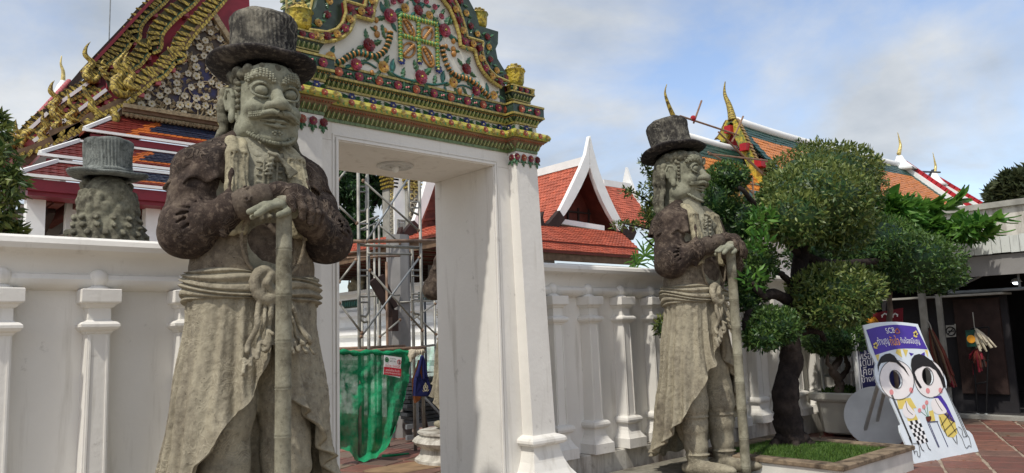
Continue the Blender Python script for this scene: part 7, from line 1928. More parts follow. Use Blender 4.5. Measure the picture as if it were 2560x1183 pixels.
def clipped_tree():
    y = 4.62; q = lambda px, py, yy=y: PY(px, py, yy)
    T = thing('cloud_pruned_tree', 'dark-trunked tree clipped into round leafy clouds, growing in the grassed planter', 'tree', (8.28, 4.66, .27))
    mb = MB()
    base = PZ(1972, 1112, .27)
    limb(mb, [Vector((base.x + .02, 4.62, .20)), q(1972, 1060), q(1962, 985), q(1978, 900), q(1974, 830), q(1985, 760), q(2000, 660), q(2010, 590)], .168, .08, 14, .008, 1)
    for a in (0, 1.3, 2.6, 3.9, 5.1): limb(mb, [Vector((base.x + .24 * math.cos(a), 4.62 + .24 * math.sin(a), .25)), Vector((base.x + .12 * math.cos(a), 4.62 + .12 * math.sin(a), .36)), q(1970, 1060)], .05, .09, 8, .01, 3)
    for pts, r0, r1 in (([(1985, 760), (1940, 735), (1905, 740), (1885, 705)], .075, .03), ([(1980, 810), (1930, 790), (1880, 782), (1862, 805), (1866, 850)], .07, .025), ([(1985, 840), (2020, 826), (2050, 832), (2062, 850)], .055, .03),
                        ([(2000, 700), (2040, 720), (2075, 735)], .06, .03), ([(2005, 640), (2080, 660), (2160, 655), (2240, 650)], .07, .03), ([(2008, 610), (2030, 560), (2045, 520)], .08, .04), ([(1990, 730), (1960, 690), (1915, 665)], .05, .025), ([(2000, 640), (1960, 600), (1900, 575)], .05, .025), ([(2008, 600), (1920, 545), (1850, 470)], .055, .025)):
        limb(mb, [q(*p) for p in pts], r0, r1, 8, .012, int(pts[1][0]))
    tr = mb.build('trunk', M['bark'], T, True)
    me = tr.data; co = np.zeros(len(me.vertices) * 3); me.vertices.foreach_get('co', co); co = co.reshape(-1, 3); co += displacement(co, .012, 9, 1); me.vertices.foreach_set('co', co.ravel())
    def clump(px, py, rx, rz, yy=y, ry=None):
        c = q(px, py, yy); s = (c - Vector((0, 0, 1.6))).length / 1900 * 1.0
        return (tuple(c), (rx * s, (ry or rx) * s * .9, rz * s))
    def cl(px, py, rx, rz, n, yy=y): c, r = clump(px, py, rx, rz, yy); return (c, r, n)
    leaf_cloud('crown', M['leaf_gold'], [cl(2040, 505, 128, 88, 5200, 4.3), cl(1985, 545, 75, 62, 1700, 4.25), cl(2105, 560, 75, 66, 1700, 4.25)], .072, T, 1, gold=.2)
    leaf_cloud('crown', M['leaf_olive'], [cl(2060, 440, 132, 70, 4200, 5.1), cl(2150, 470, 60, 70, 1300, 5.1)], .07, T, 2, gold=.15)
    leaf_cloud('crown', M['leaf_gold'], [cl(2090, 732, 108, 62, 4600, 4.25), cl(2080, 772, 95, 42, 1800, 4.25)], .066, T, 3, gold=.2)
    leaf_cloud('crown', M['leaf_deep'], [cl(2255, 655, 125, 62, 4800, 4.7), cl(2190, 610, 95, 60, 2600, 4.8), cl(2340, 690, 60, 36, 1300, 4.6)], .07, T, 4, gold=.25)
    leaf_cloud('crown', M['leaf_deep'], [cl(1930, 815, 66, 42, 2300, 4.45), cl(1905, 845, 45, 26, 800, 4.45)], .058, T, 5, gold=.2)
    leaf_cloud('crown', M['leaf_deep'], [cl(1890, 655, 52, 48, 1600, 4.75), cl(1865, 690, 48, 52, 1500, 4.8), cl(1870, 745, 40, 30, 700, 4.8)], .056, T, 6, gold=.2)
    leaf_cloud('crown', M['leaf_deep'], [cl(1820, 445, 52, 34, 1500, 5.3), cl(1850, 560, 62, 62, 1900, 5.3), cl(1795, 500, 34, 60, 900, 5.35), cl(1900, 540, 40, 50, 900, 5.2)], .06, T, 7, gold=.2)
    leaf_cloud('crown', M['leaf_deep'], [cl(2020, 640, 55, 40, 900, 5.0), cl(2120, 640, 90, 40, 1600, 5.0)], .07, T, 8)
    # light new shoots
    sh = []
    for (px, py, n) in ((1905, 545, 70), (1898, 610, 60), (2005, 575, 40), (1880, 700, 30)): sh.append((tuple(q(px, py, 4.35)), (.12, .1, .10), n))
    for k, c in enumerate(sh): leaf_cloud('young_shoot', M['leaf_bright'], [c], .11, T, 9 + k, core=False, shape=.34, up=.5)
    tw = []
    for (px, py) in ((2000, 365), (2050, 362), (2130, 372), (2170, 395), (2195, 405), (2110, 380)): tw.append((tuple(q(px, py, 5.0)), (.03, .03, .09), 26))
    for k, c in enumerate(tw): leaf_cloud('twig', M['leaf_deep'], [c], .06, T, 50 + k, core=False, up=.6)
clipped_tree()

def side_tree():
    T = thing('clipped_shrub_tree', 'twiggy dark shrub rising behind the profile guardian, left of his head', 'tree', (6.9, 5.65, .3)); q = lambda px, py, yy=5.62: PY(px, py, yy)
    mb = MB(); limb(mb, [Vector((q(1690, 700).x, 5.62, .30)), q(1690, 900), q(1695, 700), q(1680, 560), q(1660, 470)], .05, .02, 8, .01, 2)
    for pts in ([(1680, 560), (1640, 520), (1600, 490), (1570, 478)], [(1665, 480), (1630, 440), (1612, 415), (1606, 400)], [(1690, 620), (1640, 580), (1560, 560)], [(1690, 640), (1640, 620), (1600, 580)]): limb(mb, [q(*p) for p in pts], .016, .006, 6, .005, 1)
    mb.build('trunk', M['bark'], T, True)
    s = (q(1650, 500) - Vector((0, 0, 1.6))).length / 1900
    cl = lambda px, py, rx, rz, n: (tuple(q(px, py)), (rx * s, rx * s * .8, rz * s), n)
    leaf_cloud('crown', M['leaf_olive'], [cl(1665, 480, 42, 56, 1300), cl(1640, 540, 36, 34, 700), cl(1700, 560, 40, 60, 1100), cl(1660, 820, 22, 26, 260)], .055, T, 21, gold=.2)
    for k, c in enumerate([(tuple(q(px, py)), (.05, .04, .03), 30) for px, py in ((1620, 500), (1600, 490), (1580, 482), (1565, 478), (1630, 440), (1612, 418), (1606, 402), (1620, 430), (1590, 565), (1560, 562), (1620, 575), (1540, 566), (1610, 465), (1640, 455))]): leaf_cloud('twig', M['leaf_olive'], [c], .06, T, 70 + k, core=False, up=.3)
side_tree()

def fan_palm():
    T = thing('fan_palm', 'bright green fan palm over the wall beside the tiled pavilion', 'palm', (8.0, 7.2, 0)); y = 7.1; rs = random.Random(5)
    c = PY(1640, 668, y); mb = MB(); mb.tube([(c.x, y, 0), (c.x, y, c.z - .2)], [.06, .04], 8); mb.build('trunk', M['bark_light'], T)
    for (px, py, n, R, tilt) in ((1612, 640, 15, .44, -.2), (1640, 600, 15, .50, .1), (1590, 662, 12, .36, -.6), (1650, 640, 13, .46, .4)):
        o = PY(px, py, y + rs.uniform(-.1, .1)); st = MB(); st.tube([c, lerp(c, o, .5) + Vector((0, -.03, .04)), o], .009, 5); fr = st.build('stalk', M['leaf_palm'], T)
        for k in range(n):
            a = -1.9 + 3.8 * k / (n - 1) + tilt; d = Vector((math.sin(a), rs.uniform(-.25, .1), math.cos(a))); L = R * rs.uniform(.85, 1.1); sd = Vector((math.cos(a), 0, -math.sin(a)))
            b = MB(); V = []
            for f, w in ((0, .004), (.3, .016), (.6, .017), (.85, .009), (1, .001)):
                p = o + d * (L * f) + Vector((0, -.04 * f, -.16 * f * f)); V += [p - sd * w, p + Vector((0, -.006, 0)), p + sd * w]
            b.add(V, [(i * 3 + j, i * 3 + j + 1, (i + 1) * 3 + j + 1, (i + 1) * 3 + j) for i in range(4) for j in (0, 1)]); b.tone = [rs.random()] * len(b.v); b.build('leaf_blade', M['leaf_palm'], fr)
fan_palm()

def broad_leaf_tree():
    T = thing('broad_leaved_tree', 'young tree with long bright green drooping leaves above the white awning', 'tree', (11.4, 5.2, 0)); rs = random.Random(8); y = 5.0; mb = MB()
    def q(px, py, yy=y): p = PY(px, py, yy); return p if p.x < 13.7 else PX(px, py, 13.7 + (yy - y))
    limb(mb, [Vector((q(2225, 800).x, y, 0)), q(2225, 800), q(2230, 650), q(2245, 560)], .05, .03, 8, .01, 1)
    BR = [[(2245, 560), (2230, 520), (2215, 495)], [(2245, 560), (2300, 545), (2360, 520), (2395, 498)], [(2240, 590), (2320, 590), (2420, 570), (2500, 545)], [(2240, 600), (2300, 610), (2400, 600), (2480, 582)], [(2240, 560), (2200, 545), (2185, 530)], [(2245, 575), (2280, 530), (2330, 510)], [(2240, 590), (2210, 580), (2190, 575)], [(2330, 590), (2360, 560), (2430, 540)], [(2240, 600), (2270, 580), (2300, 560), (2340, 555)]]
    LM = []
    for v in range(3):
        m = MB(); V = []
        for f, w in ((0, .01), (.15, .13), (.4, .21), (.7, .15), (.9, .06), (1, .0)):
            dz = -.30 * f * f * (1 + .3 * v); V += [(-w, .02, f + dz * 0), (0, -.03, f), (w, .02, f)]
            for k in (-3, -2, -1): x, yy, z = V[k]; V[k] = (x, yy - dz * .6, z + dz * .15)
        m.add(V, [(i * 3 + j, i * 3 + j + 1, (i + 1) * 3 + j + 1, (i + 1) * 3 + j) for i in range(5) for j in (0, 1)]); m.tone = [(.25, .55, .9)[v]] * len(m.v); LM.append(m.mesh('leaf', M['leaf_bright'], True))
    stem = mb
    for bi, br in enumerate(BR):
        P = [q(*p, y + .35 * math.sin(bi * 2.1) * i / len(br)) for i, p in enumerate(br)]; limb(stem, P, .022, .008, 6, .004, bi); S = spline(P, 8); n = len(S)
        for i in range(int(n * .2), n):
            for s in (-1, 1):
                d = (S[min(i + 1, n - 1)] - S[max(0, i - 1)]).normalized(); side = Vector((-d.y, d.x, 0)).normalized() if abs(d.z) < .9 else Vector((1, 0, 0))
                out = (d * .7 + side * s * .8 + Vector((0, 0, rs.uniform(-.75, .15)))).normalized(); L = rs.uniform(.24, .40)
                quat = out.to_track_quat('Z', 'Y'); R = quat.to_matrix().to_4x4() @ Matrix.Rotation(rs.uniform(-.6, .6), 4, 'Z')
                put('leaf', LM[rs.randrange(3)], T, mw=Matrix.Translation(S[i]) @ R @ Matrix.Scale(L, 4))
    s = 12.0 / 1900
    for k, (px, py, rx, rz, n) in enumerate(((2245, 545, 70, 48, 900), (2210, 590, 60, 40, 600), (2330, 580, 62, 28, 520), (2430, 572, 58, 20, 420), (2300, 530, 50, 24, 300))): c = q(px, py); leaf_cloud('crown', M['leaf_bright'], [(tuple(c), (rx * s, rx * s * .7, rz * s), n)], .19, T, 90 + k, core=False, shape=.36, up=-.35)
    stem.build('trunk', M['bark_light'], T, True)
broad_leaf_tree()

def mango_and_edge_trees():
    T = thing('mango_tree', 'dense dark green mango tree behind the scaffold, seen through the gate', 'tree', (12.5, 23, 0)); y = 22.5; q = lambda px, py, yy=y: PY(px, py, yy)
    mb = MB(); limb(mb, [Vector((q(905, 600).x, y, 0)), q(905, 700), q(905, 560), q(900, 480)], .22, .10, 10, .03, 4); 
    for p in ((860, 470), (950, 480), (890, 420)): limb(mb, [q(905, 580), lerp(q(905, 580), q(*p), .5), q(*p)], .10, .04, 7, .03, p[0])
    mb.build('trunk', M['bark'], T, True); rs = random.Random(9); C = []
    for k in range(34):
        px, py = rs.uniform(780, 985), rs.uniform(395, 615); C.append((tuple(q(px, py, y + rs.uniform(-1.2, 1.2))), (rs.uniform(.35, .6),) * 2 + (rs.uniform(.28, .45),), 330))
    leaf_cloud('crown', M['leaf_mango'], C, .24, T, 31, shape=.24, up=-.5)
    T2 = thing('edge_tree', 'dark leafy tree cut by the left edge of the view, beside the hall columns', 'tree', (-.6, 13, 0)); y2 = 13.0; rs = random.Random(12)
    mb = MB(); x0 = PY(-60, 600, y2).x; limb(mb, [Vector((x0, y2, 0)), Vector((x0, y2, 2.2)), PY(-40, 480, y2), PY(-20, 360, y2)], .14, .05, 9, .02, 5)
    for p in ((20, 430), (30, 520), (10, 340), (40, 560)): limb(mb, [PY(-45, p[1] + 60, y2), PY(*p, y2)], .05, .015, 6, .02, p[1])
    mb.build('trunk', M['bark'], T2, True); C = []
    for (px, py, rx) in ((-12, 330, 20), (-14, 370, 30), (4, 415, 30), (-26, 400, 40), (8, 462, 34), (-18, 480, 42), (-8, 520, 36), (2, 555, 28), (-36, 560, 44), (34, 590, 16), (-60, 450, 50), (-10, 300, 12), (24, 440, 16), (40, 575, 10)):
        c = PY(px, py, y2 + rs.uniform(-.4, .4)); s = (c - Vector((0, 0, 1.6))).length / 1900; C.append((tuple(c), (rx * s, rx * s, rx * s * .85), 130))
    leaf_cloud('crown', M['leaf_olive'], C, .17, T2, 32, shape=.30, up=-.3, core=False)
    T3 = thing('distant_tree', 'dull green tree above the shop roof at the right edge', 'tree', (34, 12, 0)); c0 = PX(2545, 475, 34)
    mb = MB(); limb(mb, [Vector((c0.x, c0.y, 0)), Vector((c0.x, c0.y, 4)), c0], .3, .15, 8, .03, 5); mb.build('trunk', M['bark'], T3, True); C = []; rs = random.Random(3)
    for (px, py, rx) in ((2545, 470, 36), (2520, 480, 26), (2500, 488, 20), (2570, 480, 50), (2590, 455, 40), (2530, 455, 18), (2560, 450, 18), (2490, 492, 12), (2620, 490, 60)):
        c = PX(px, py, 34 + rs.uniform(-.6, .6)); s = (c - Vector((0, 0, 1.6))).length / 1900; C.append((tuple(c), (rx * s, rx * s, rx * s * .8), 420))
    leaf_cloud('crown', M['leaf_far'], C, .34, T3, 33, shape=.35, core=False)
mango_and_edge_trees()
# ------------------------------------------------------------------ planter, pot, disc, photo board, signs
def planter():
    T = thing('square_planter', 'low white planter with a grey stone rim and grass round the clipped tree', 'planter', (8.2, 4.5, 0))
    x0, x1, y0, y1, w = 7.31, 8.98, 3.56, 5.25, .17
    for (a, b, c, d) in ((x0, x1, y0, y0 + w), (x0, x1, y1 - w, y1), (x0, x0 + w, y0 + w, y1 - w), (x1 - w, x1, y0 + w, y1 - w)):
        mb = MB(); mb.box(a + .01 * (a == x0), b - .01 * (b == x1), c + .01 * (c == y0), d - .01 * (d == y1), 0, .222); mb.build('side', M['bright_white'] if False else M['old_white'], T)
    for (a, b, c, d) in ((x0 - .015, x1 + .015, y0 - .015, y0 + w), (x0 - .015, x1 + .015, y1 - w, y1 + .015), (x0 - .015, x0 + w, y0 + w + .002, y1 - w - .002), (x1 - w, x1 + .015, y0 + w + .002, y1 - w - .002)):
        mb = MB(); mb.rects([((b - a) / 2 - .006, (d - c) / 2 - .006, .222), ((b - a) / 2, (d - c) / 2, .228), ((b - a) / 2, (d - c) / 2, .262), ((b - a) / 2 - .008, (d - c) / 2 - .008, .270)], (a + b) / 2, (c + d) / 2); mb.build('rim', M['cap_stone'], T)
    mb = MB(); n = 14; P = np.zeros((n, n, 3))
    for i in range(n):
        for j in range(n): P[i, j] = (lerp(x0 + w, x1 - w, i / (n - 1)), lerp(y0 + w, y1 - w, j / (n - 1)), .225 + .05 * math.sin(PI * i / (n - 1)) * math.sin(PI * j / (n - 1)) + .008 * math.sin(i * 2.2 + j))
    mb.grid(P); mb.build('soil', M['soil'], T, True)
    rs = np.random.RandomState(3); N = 16000; u, v = rs.rand(N), rs.rand(N); X = x0 + w + .0 + (x1 - x0 - 2 * w) * u; Y = y0 + w + (y1 - y0 - 2 * w) * v; Z = .222 + .05 * np.sin(PI * u) * np.sin(PI * v)
    keep = vnoise(np.stack([X, Y, 0 * X], 1), 5, 2) > -.55; X, Y, Z = X[keep], Y[keep], Z[keep]; N = len(X)
    h = rs.uniform(.02, .055, N); a = rs.rand(N) * 6.28; lx, ly = rs.normal(size=N) * .022, rs.normal(size=N) * .022; w2 = .005
    V = np.stack([np.stack([X - w2 * np.cos(a), Y - w2 * np.sin(a), Z], 1), np.stack([X + w2 * np.cos(a), Y + w2 * np.sin(a), Z], 1), np.stack([X + lx, Y + ly, Z + h], 1)], 1).reshape(-1, 3)
    me = bpy.data.meshes.new('grass'); F = np.arange(3 * N).reshape(-1, 3); me.vertices.add(len(V)); me.vertices.foreach_set('co', V.astype(np.float32).ravel()); me.loops.add(F.size); me.loops.foreach_set('vertex_index', F.ravel().astype(np.int32)); me.polygons.add(N); me.polygons.foreach_set('loop_start', (np.arange(N) * 3).astype(np.int32))
    me.materials.append(M['leaf_grass']); at = me.attributes.new('tone', 'FLOAT', 'POINT'); at.data.foreach_set('value', np.repeat(rs.rand(N), 3).astype(np.float32)); me.update(calc_edges=True)
    tag(put('grass', me), 'short green grass growing in the low planter', 'grass', kind='stuff')
planter()

def pot():
    T = thing('rectangular_pot', 'white rectangular plant pot with chamfered corners and a framed panel by the wall', 'pot', (11.3, 5.5, 0))
    c = Vector((11.38, 5.33, 0)); 
    def oct_(hx, hy, ch, z): return [(c.x - hx + ch, c.y - hy, z), (c.x + hx - ch, c.y - hy, z), (c.x + hx, c.y - hy + ch, z), (c.x + hx, c.y + hy - ch, z), (c.x + hx - ch, c.y + hy, z), (c.x - hx + ch, c.y + hy, z), (c.x - hx, c.y + hy - ch, z), (c.x - hx, c.y - hy + ch, z)]
    L = [(.36, .24, .05, .04), (.42, .29, .07, .07), (.47, .34, .09, .46), (.47, .34, .09, .50), (.54, .41, .10, .53), (.555, .425, .10, .56), (.555, .425, .10, .63), (.53, .40, .10, .645), (.47, .34, .09, .645), (.45, .32, .09, .60)]
    V = []; 
    for l in L: V += oct_(*l)
    mb = MB(); mb.add(V, [(i * 8 + k, i * 8 + (k + 1) % 8, (i + 1) * 8 + (k + 1) % 8, (i + 1) * 8 + k) for i in range(len(L) - 1) for k in range(8)] + [tuple(range(8))[::-1]]); mb.build('body', M['pot_white'], T)
    for sx in (-1, 1):
        for sy in (-1, 1): mb = MB(); mb.box(c.x + sx * .3 - .07, c.x + sx * .3 + .07, c.y + sy * .2 - .07, c.y + sy * .2 + .07, 0, .06); mb.build('foot', M['red_wood'], T)
    mb = MB()
    for (x0, x1, z0, z1) in ((-.26, .26, .39, .405), (-.26, .26, .20, .215), (-.26, -.245, .215, .39), (.245, .26, .215, .39)): mb.box(c.x + x0, c.x + x1, c.y - .345, c.y - .31, z0, z1)
    mb.build('panel_frame', M['pot_white'], T)
    mb = MB(); mb.add([(p[0], p[1], .61) for p in oct_(.46, .33, .09, 0)], [tuple(range(8))]); mb.build('soil', M['soil'], T)
    leaf_cloud('ground_cover', M['leaf_grass'], [((c.x, c.y, .62), (.44, .31, .05), 900)], .07, T, 44, core=False)
    B = thing('potted_bonsai', 'small twisted bonsai with a dark clipped crown growing in the white pot', 'bonsai', (c.x, c.y, .61)); q = lambda px, py: PY(px, py, c.y)
    mb = MB(); limb(mb, [Vector((q(2095, 990).x, c.y, .58)), q(2098, 955), q(2082, 925), q(2100, 895), q(2092, 865)], .075, .04, 8, .012, 3); limb(mb, [q(2098, 950), q(2120, 920), q(2112, 890), q(2118, 870)], .045, .025, 7, .01, 6)
    limb(mb, [q(2085, 930), q(2068, 905), q(2072, 880)], .035, .02, 7, .01, 2); mb.build('trunk', M['bark_light'], B, True)
    s = (q(2090, 850) - Vector((0, 0, 1.6))).length / 1900; cl = lambda px, py, rx, rz, n: (tuple(q(px, py)), (rx * s, rx * s, rz * s), n)
    leaf_cloud('crown', M['leaf_deep'], [cl(2090, 848, 66, 34, 2600), cl(2125, 828, 40, 26, 900), cl(2055, 855, 34, 22, 700)], .07, B, 45, gold=.15)
pot()

def disc_and_rack():
    D = thing('marble_disc', 'grey marble table top standing on edge behind the photo board', 'table top', tuple(PZ(2205, 1125)))
    c = PZ(2205, 1127); R = .41; n = Vector((-.86, -.42, .36)).normalized(); u = n.cross(Vector((0, 0, 1))).normalized(); v = n.cross(u); v = v if v.z > 0 else -v
    o = Vector((c.x + .1, c.y + .05, 0)) + v * (R + .01); mb = MB(); V = []
    for l in (-.02, .02): V += [o + n * l + u * R * math.cos(2 * PI * k / 48) + v * R * math.sin(2 * PI * k / 48) for k in range(48)]
    mb.add(V, [tuple(range(48))[::-1], tuple(range(48, 96))] + [(k, (k + 1) % 48, (k + 1) % 48 + 48, k + 48) for k in range(48)]); mb.build('top', M['marble'], D)
    Rk = thing('white_chairs', 'stacked white tube metal chairs against the wall beside the bonsai', 'chairs', (11.6, 5.75, 0)); y = 5.72; q = lambda px, py: PY(px, py, y)
    for pts in ([(2062, 985), (2052, 900), (2068, 880), (2085, 900), (2095, 985)], [(2112, 985), (2106, 925), (2112, 880), (2128, 868), (2136, 985)], [(2100, 930), (2134, 928)], [(2112, 975), (2140, 972)], [(2125, 990), (2118, 875)], [(2056, 940), (2092, 938)], [(2064, 900), (2086, 902)]):
        mb = MB(); mb.tube(spline([q(*p) for p in pts], 5) if len(pts) > 2 else [q(*p) for p in pts], .022, 8); mb.build('tube', M['bright_white'], Rk, True)
    for k in range(7): mb = MB(); mb.tube([q(2062 + k * 4, 892), q(2064 + k * 4, 936)], .007, 5); mb.build('back_rod', M['bright_white'], Rk)
    for px in (2062, 2095, 2112, 2136): p = q(px, 985); mb = MB(); mb.tube([(p.x, y, 0), p], .022, 8); mb.build('leg', M['bright_white'], Rk)
    H = thing('bent_rail', 'pale bent metal hand rails in front of the navy sign', 'rail', tuple(PZ(2175, 1040))); yy = 5.3
    for o in (0, 14):
        p = [PY(2148 + o, 955 + o * .2, yy), PY(2158 + o, 958, yy), PY(2168 + o, 978, yy), PY(2176 + o, 1010, yy)]; p.append(Vector((p[-1].x, yy, 0))); mb = MB(); mb.tube(spline(p, 5), .016, 8); mb.build('rail', M['galv'], H, True)
disc_and_rack()

def photo_board():
    BL, BR = PZ(2289, 1162, .0), PZ(2446, 1131, .0); bu = (BR - BL).normalized(); nh = Vector((-bu.y, bu.x, 0)); nh = nh if nh.dot(Vector((.74, .66, 0))) > 0 else -nh
    a = math.radians(17); bv = nh * math.sin(a) + Vector((0, 0, 1)) * math.cos(a); bn = bu.cross(bv); bn = bn if bn.dot(nh) < 0 else -bn
    O = BL
    def uv(px, py): d = Vector(_ray(px, py)); t = (O - Vector((0, 0, 1.6))).dot(bn) / d.dot(bn); p = Vector((0, 0, 1.6)) + d * t - O; return p.dot(bu), p.dot(bv)
    B = thing('photo_board', 'leaning face-hole photo board with a purple banner and two painted children', 'board', tuple((BL + BR) / 2))
    at = lambda u, v, l: O + bu * u + bv * v + bn * l
    z = lambda x, y: uv(2080 + x * .3575, 760 + y * .3575)
    def poly(pts, mat, name, lay, par=B):
        mb = MB(); mb.add([at(u, v, .0025 * lay) for u, v in pts], [tuple(range(len(pts)))]); o = mb.build(name, M[mat], par)
        if o.data.polygons[0].normal.dot(bn) < 0: o.data.flip_normals()
        return o
    P = lambda L: [z(*p) for p in L]
    def smoothp(L, n=5): return [(p.x, p.y) for p in spline([Vector((*z(*p), 0)) for p in L], n)]
    def ell(cx, cy, rx, ry, rot, n=28): return [z(cx + rx * math.cos(t) * math.cos(rot) - ry * math.sin(t) * math.sin(rot), cy + rx * math.cos(t) * math.sin(rot) + ry * math.sin(t) * math.cos(rot)) for t in np.linspace(0, 2 * PI, n, endpoint=False)]
    h1, h2 = ell(443, 528, 42, 66, -.28), ell(667, 507, 38, 62, -.20)
    out = P([(215, 150)]) + smoothp([(215, 150), (300, 132), (450, 125), (600, 141)], 4)[1:] + P([(660, 292), (716, 415)]) + smoothp([(716, 415), (770, 470), (800, 540), (800, 600)], 3)[1:] + P([(862, 722), (938, 880), (962, 892), (982, 915), (1026, 1032), (582, 1126), (478, 900), (470, 850), (486, 842), (404, 655)]) + smoothp([(404, 655), (345, 605), (312, 540), (298, 480), (306, 420)], 3)[1:] + P([(262, 330), (236, 225)])
    # panel with two real holes
    from mathutils.geometry import delaunay_2d_cdt
    K = [Vector(p) for L in (out, h1, h2) for p in L]; ids = []; o = 0
    for L in (out, h1, h2): ids.append([o + k for k in range(len(L))]); o += len(L)
    cv, ce, cf, _, _, _ = delaunay_2d_cdt(K, [(L[k], L[(k + 1) % len(L)]) for L in ids for k in range(len(L))], [], 0, 1e-6)
    def within(p, L):
        c = False
        for k in range(len(L)):
            a, b = L[k], L[k - 1]
            if (a[1] > p[1]) != (b[1] > p[1]) and p[0] < (b[0] - a[0]) * (p[1] - a[1]) / (b[1] - a[1]) + a[0]: c = not c
        return c
    def keep(t): p = sum((cv[i] for i in t), Vector((0, 0))) / len(t); return within(p, out) and not within(p, h1) and not within(p, h2)
    cf = [t for t in cf if keep(t)]
    n = len(cv); F = [tuple(t) for t in cf] + [tuple(i + n for i in t[::-1]) for t in cf]
    if len(cv) == len(K): F += [(L[k], L[(k + 1) % len(L)], L[(k + 1) % len(L)] + n, L[k] + n) for L in ids for k in range(len(L))]
    mb = MB(); mb.add([at(p.x, p.y, 0) for p in cv] + [at(p.x, p.y, -.018) for p in cv], F); mb.build('panel', M['board_white'], B)
    # banner
    top = smoothp([(238, 182), (330, 158), (450, 146), (586, 160)], 5); bot = smoothp([(668, 318), (560, 312), (440, 318), (300, 358)], 5)
    poly(top + bot, 'purple_print', 'banner', 1)
    ux = Vector(at(*z(600, 262), 0) - at(*z(330, 262), 0)).normalized(); ux = bu; uy = bv
    def word(s, mat, x, y, w, hgt, slope=0.0, lay=2):
        u, v = z(x, y); a2 = bu * math.cos(slope) + bv * math.sin(slope); b2 = -bu * math.sin(slope) + bv * math.cos(slope)
        if a2.cross(b2).dot(bn) < 0: lift = -.0025 * lay
        else: lift = .0025 * lay
        uw = Vector((z(x + w / 2, y)[0] - z(x - w / 2, y)[0], z(x + w / 2, y)[1] - z(x - w / 2, y)[1], 0)).length
        uh = Vector((z(x, y + hgt / 2)[0] - z(x, y - hgt / 2)[0], z(x, y + hgt / 2)[1] - z(x, y - hgt / 2)[1], 0)).length
        return lettering(s, M[mat], B, at(u, v, 0), a2, b2, uw * .98, uh * .96, 'lettering', lift)
    word('SCB', 'white_print', 405, 186, 66, 34, .05)
    lg = smoothp([(452, 172), (468, 196), (462, 206), (444, 204), (440, 192), (452, 172)], 4); mb = MB(); mb.tube([at(u, v, .004) for u, v in lg], .009, 5); mb.build('leaf_emblem', M['orange_red'], B)
    word('ทำบุญ', 'white_print', 356, 266, 82, 66, .06); word('ทันใจ', 'orange_print', 434, 256, 66, 62, .0); word('กับน้องมีบุญ', 'white_print', 544, 262, 132, 52, -.06)
    for (cx, cy, r) in ((303, 292, 17), (582, 212, 17)):
        for k in range(5): poly(ell(cx + r * .62 * math.cos(k * 1.257), cy + r * 1.05 * math.sin(k * 1.257), r * .36, r * .55, k * 1.257 + .5, 10), 'yellow_print', 'flower_petal', 2)
        poly(ell(cx, cy, r * .36, r * .55, 0, 10), 'black_print', 'flower_eye', 3)
    # bunting
    for i, L in enumerate(([(302, 358), (330, 352), (322, 405)], [(452, 318), (478, 316), (490, 376), (444, 344)], [(492, 315), (530, 322), (516, 372)], [(536, 340), (572, 348), (552, 366)], [(620, 352), (646, 336), (650, 372)], [(648, 324), (668, 322), (672, 376)])): poly(P(L), ('yellow_print', 'yellow_print', 'yellow_print', 'purple_print', 'purple_print', 'yellow_print')[i], 'bunting_flag', 1)
    # two plain painted children: heads with holes, hair, simple clothes
    def ringface(O_, I_, mat, name, lay):
        n = len(O_); mb = MB(); V = []
        for a, b in zip(O_, I_): V += [at(*a, .0025 * lay), at(*b, .0025 * lay)]
        mb.add(V, [(2 * i, 2 * ((i + 1) % n), 2 * ((i + 1) % n) + 1, 2 * i + 1) for i in range(n)]); o = mb.build(name, M[mat], B); return o
    def outline(L, w=.0055, lay=3, mat='black_print', name='outline'): mb = MB(); mb.tube([at(*p, .0025 * lay) for p in L], w / 2, 4); return mb.build(name, M[mat], B)
    f1, f2 = ell(450, 532, 118, 140, -.30), ell(676, 524, 104, 134, -.22)
    hair1 = P([(322, 480), (316, 430), (326, 398), (340, 372), (368, 352), (402, 346), (432, 362), (452, 392), (505, 446), (540, 510), (498, 456), (446, 412), (392, 404), (340, 414), (326, 440)])
    hair2 = P([(612, 592), (586, 552), (560, 490), (548, 430), (552, 388), (572, 360), (606, 350), (646, 364), (700, 404), (752, 468), (784, 530), (794, 586), (774, 584), (752, 520), (722, 466), (680, 440), (632, 436), (592, 456), (572, 478), (592, 530), (626, 584)])
    ringface(f1, h1, 'skin_print', 'face', 1); ringface(f2, h2, 'skin_print', 'face', 1)
    for f_ in (f1, f2): outline(f_ + [f_[0]])
    for h_ in (h1, h2): outline(h_ + [h_[0]], .006)
    poly(hair1, 'black_print', 'hair', 3); poly(hair2, 'black_print', 'hair', 3)
    for (cx, cy) in ((414, 618), (552, 604), (668, 608), (757, 606)): poly(ell(cx, cy, 14, 20, -.2, 16), 'pink_print', 'cheek', 2)
    poly(P([(452, 668), (500, 662), (548, 656), (590, 728), (566, 730), (596, 800), (604, 812), (530, 820), (500, 734), (466, 736)]), 'yellow_print', 'shirt', 1)
    poly(smoothp([(510, 690), (490, 740), (510, 790), (560, 802), (582, 770), (552, 730), (530, 700), (520, 676)], 3), 'skin_print', 'arm', 2); outline(smoothp([(512, 680), (524, 740), (560, 775)], 3), .006)
    # checked trousers
    q = lambda s, t: ((lerp(lerp(524, 612, s), lerp(600, 672, s), t), lerp(lerp(824, 808, s), lerp(985, 965, s), t)))
    for i in range(5):
        for j in range(6):
            c = [q(i / 5, j / 6), q((i + 1) / 5, j / 6), q((i + 1) / 5, (j + 1) / 6), q(i / 5, (j + 1) / 6)]; poly(P(c), 'black_print' if (i + j) % 2 else 'white_print', 'check', 1)
    for L in ([(610, 984), (625, 1018), (640, 1030)], [(655, 972), (672, 1010), (688, 1024)], [(545, 930), (560, 1000), (575, 1050)], [(412, 640), (548, 960)], [(418, 636), (556, 965)]): outline(P(L), .009)
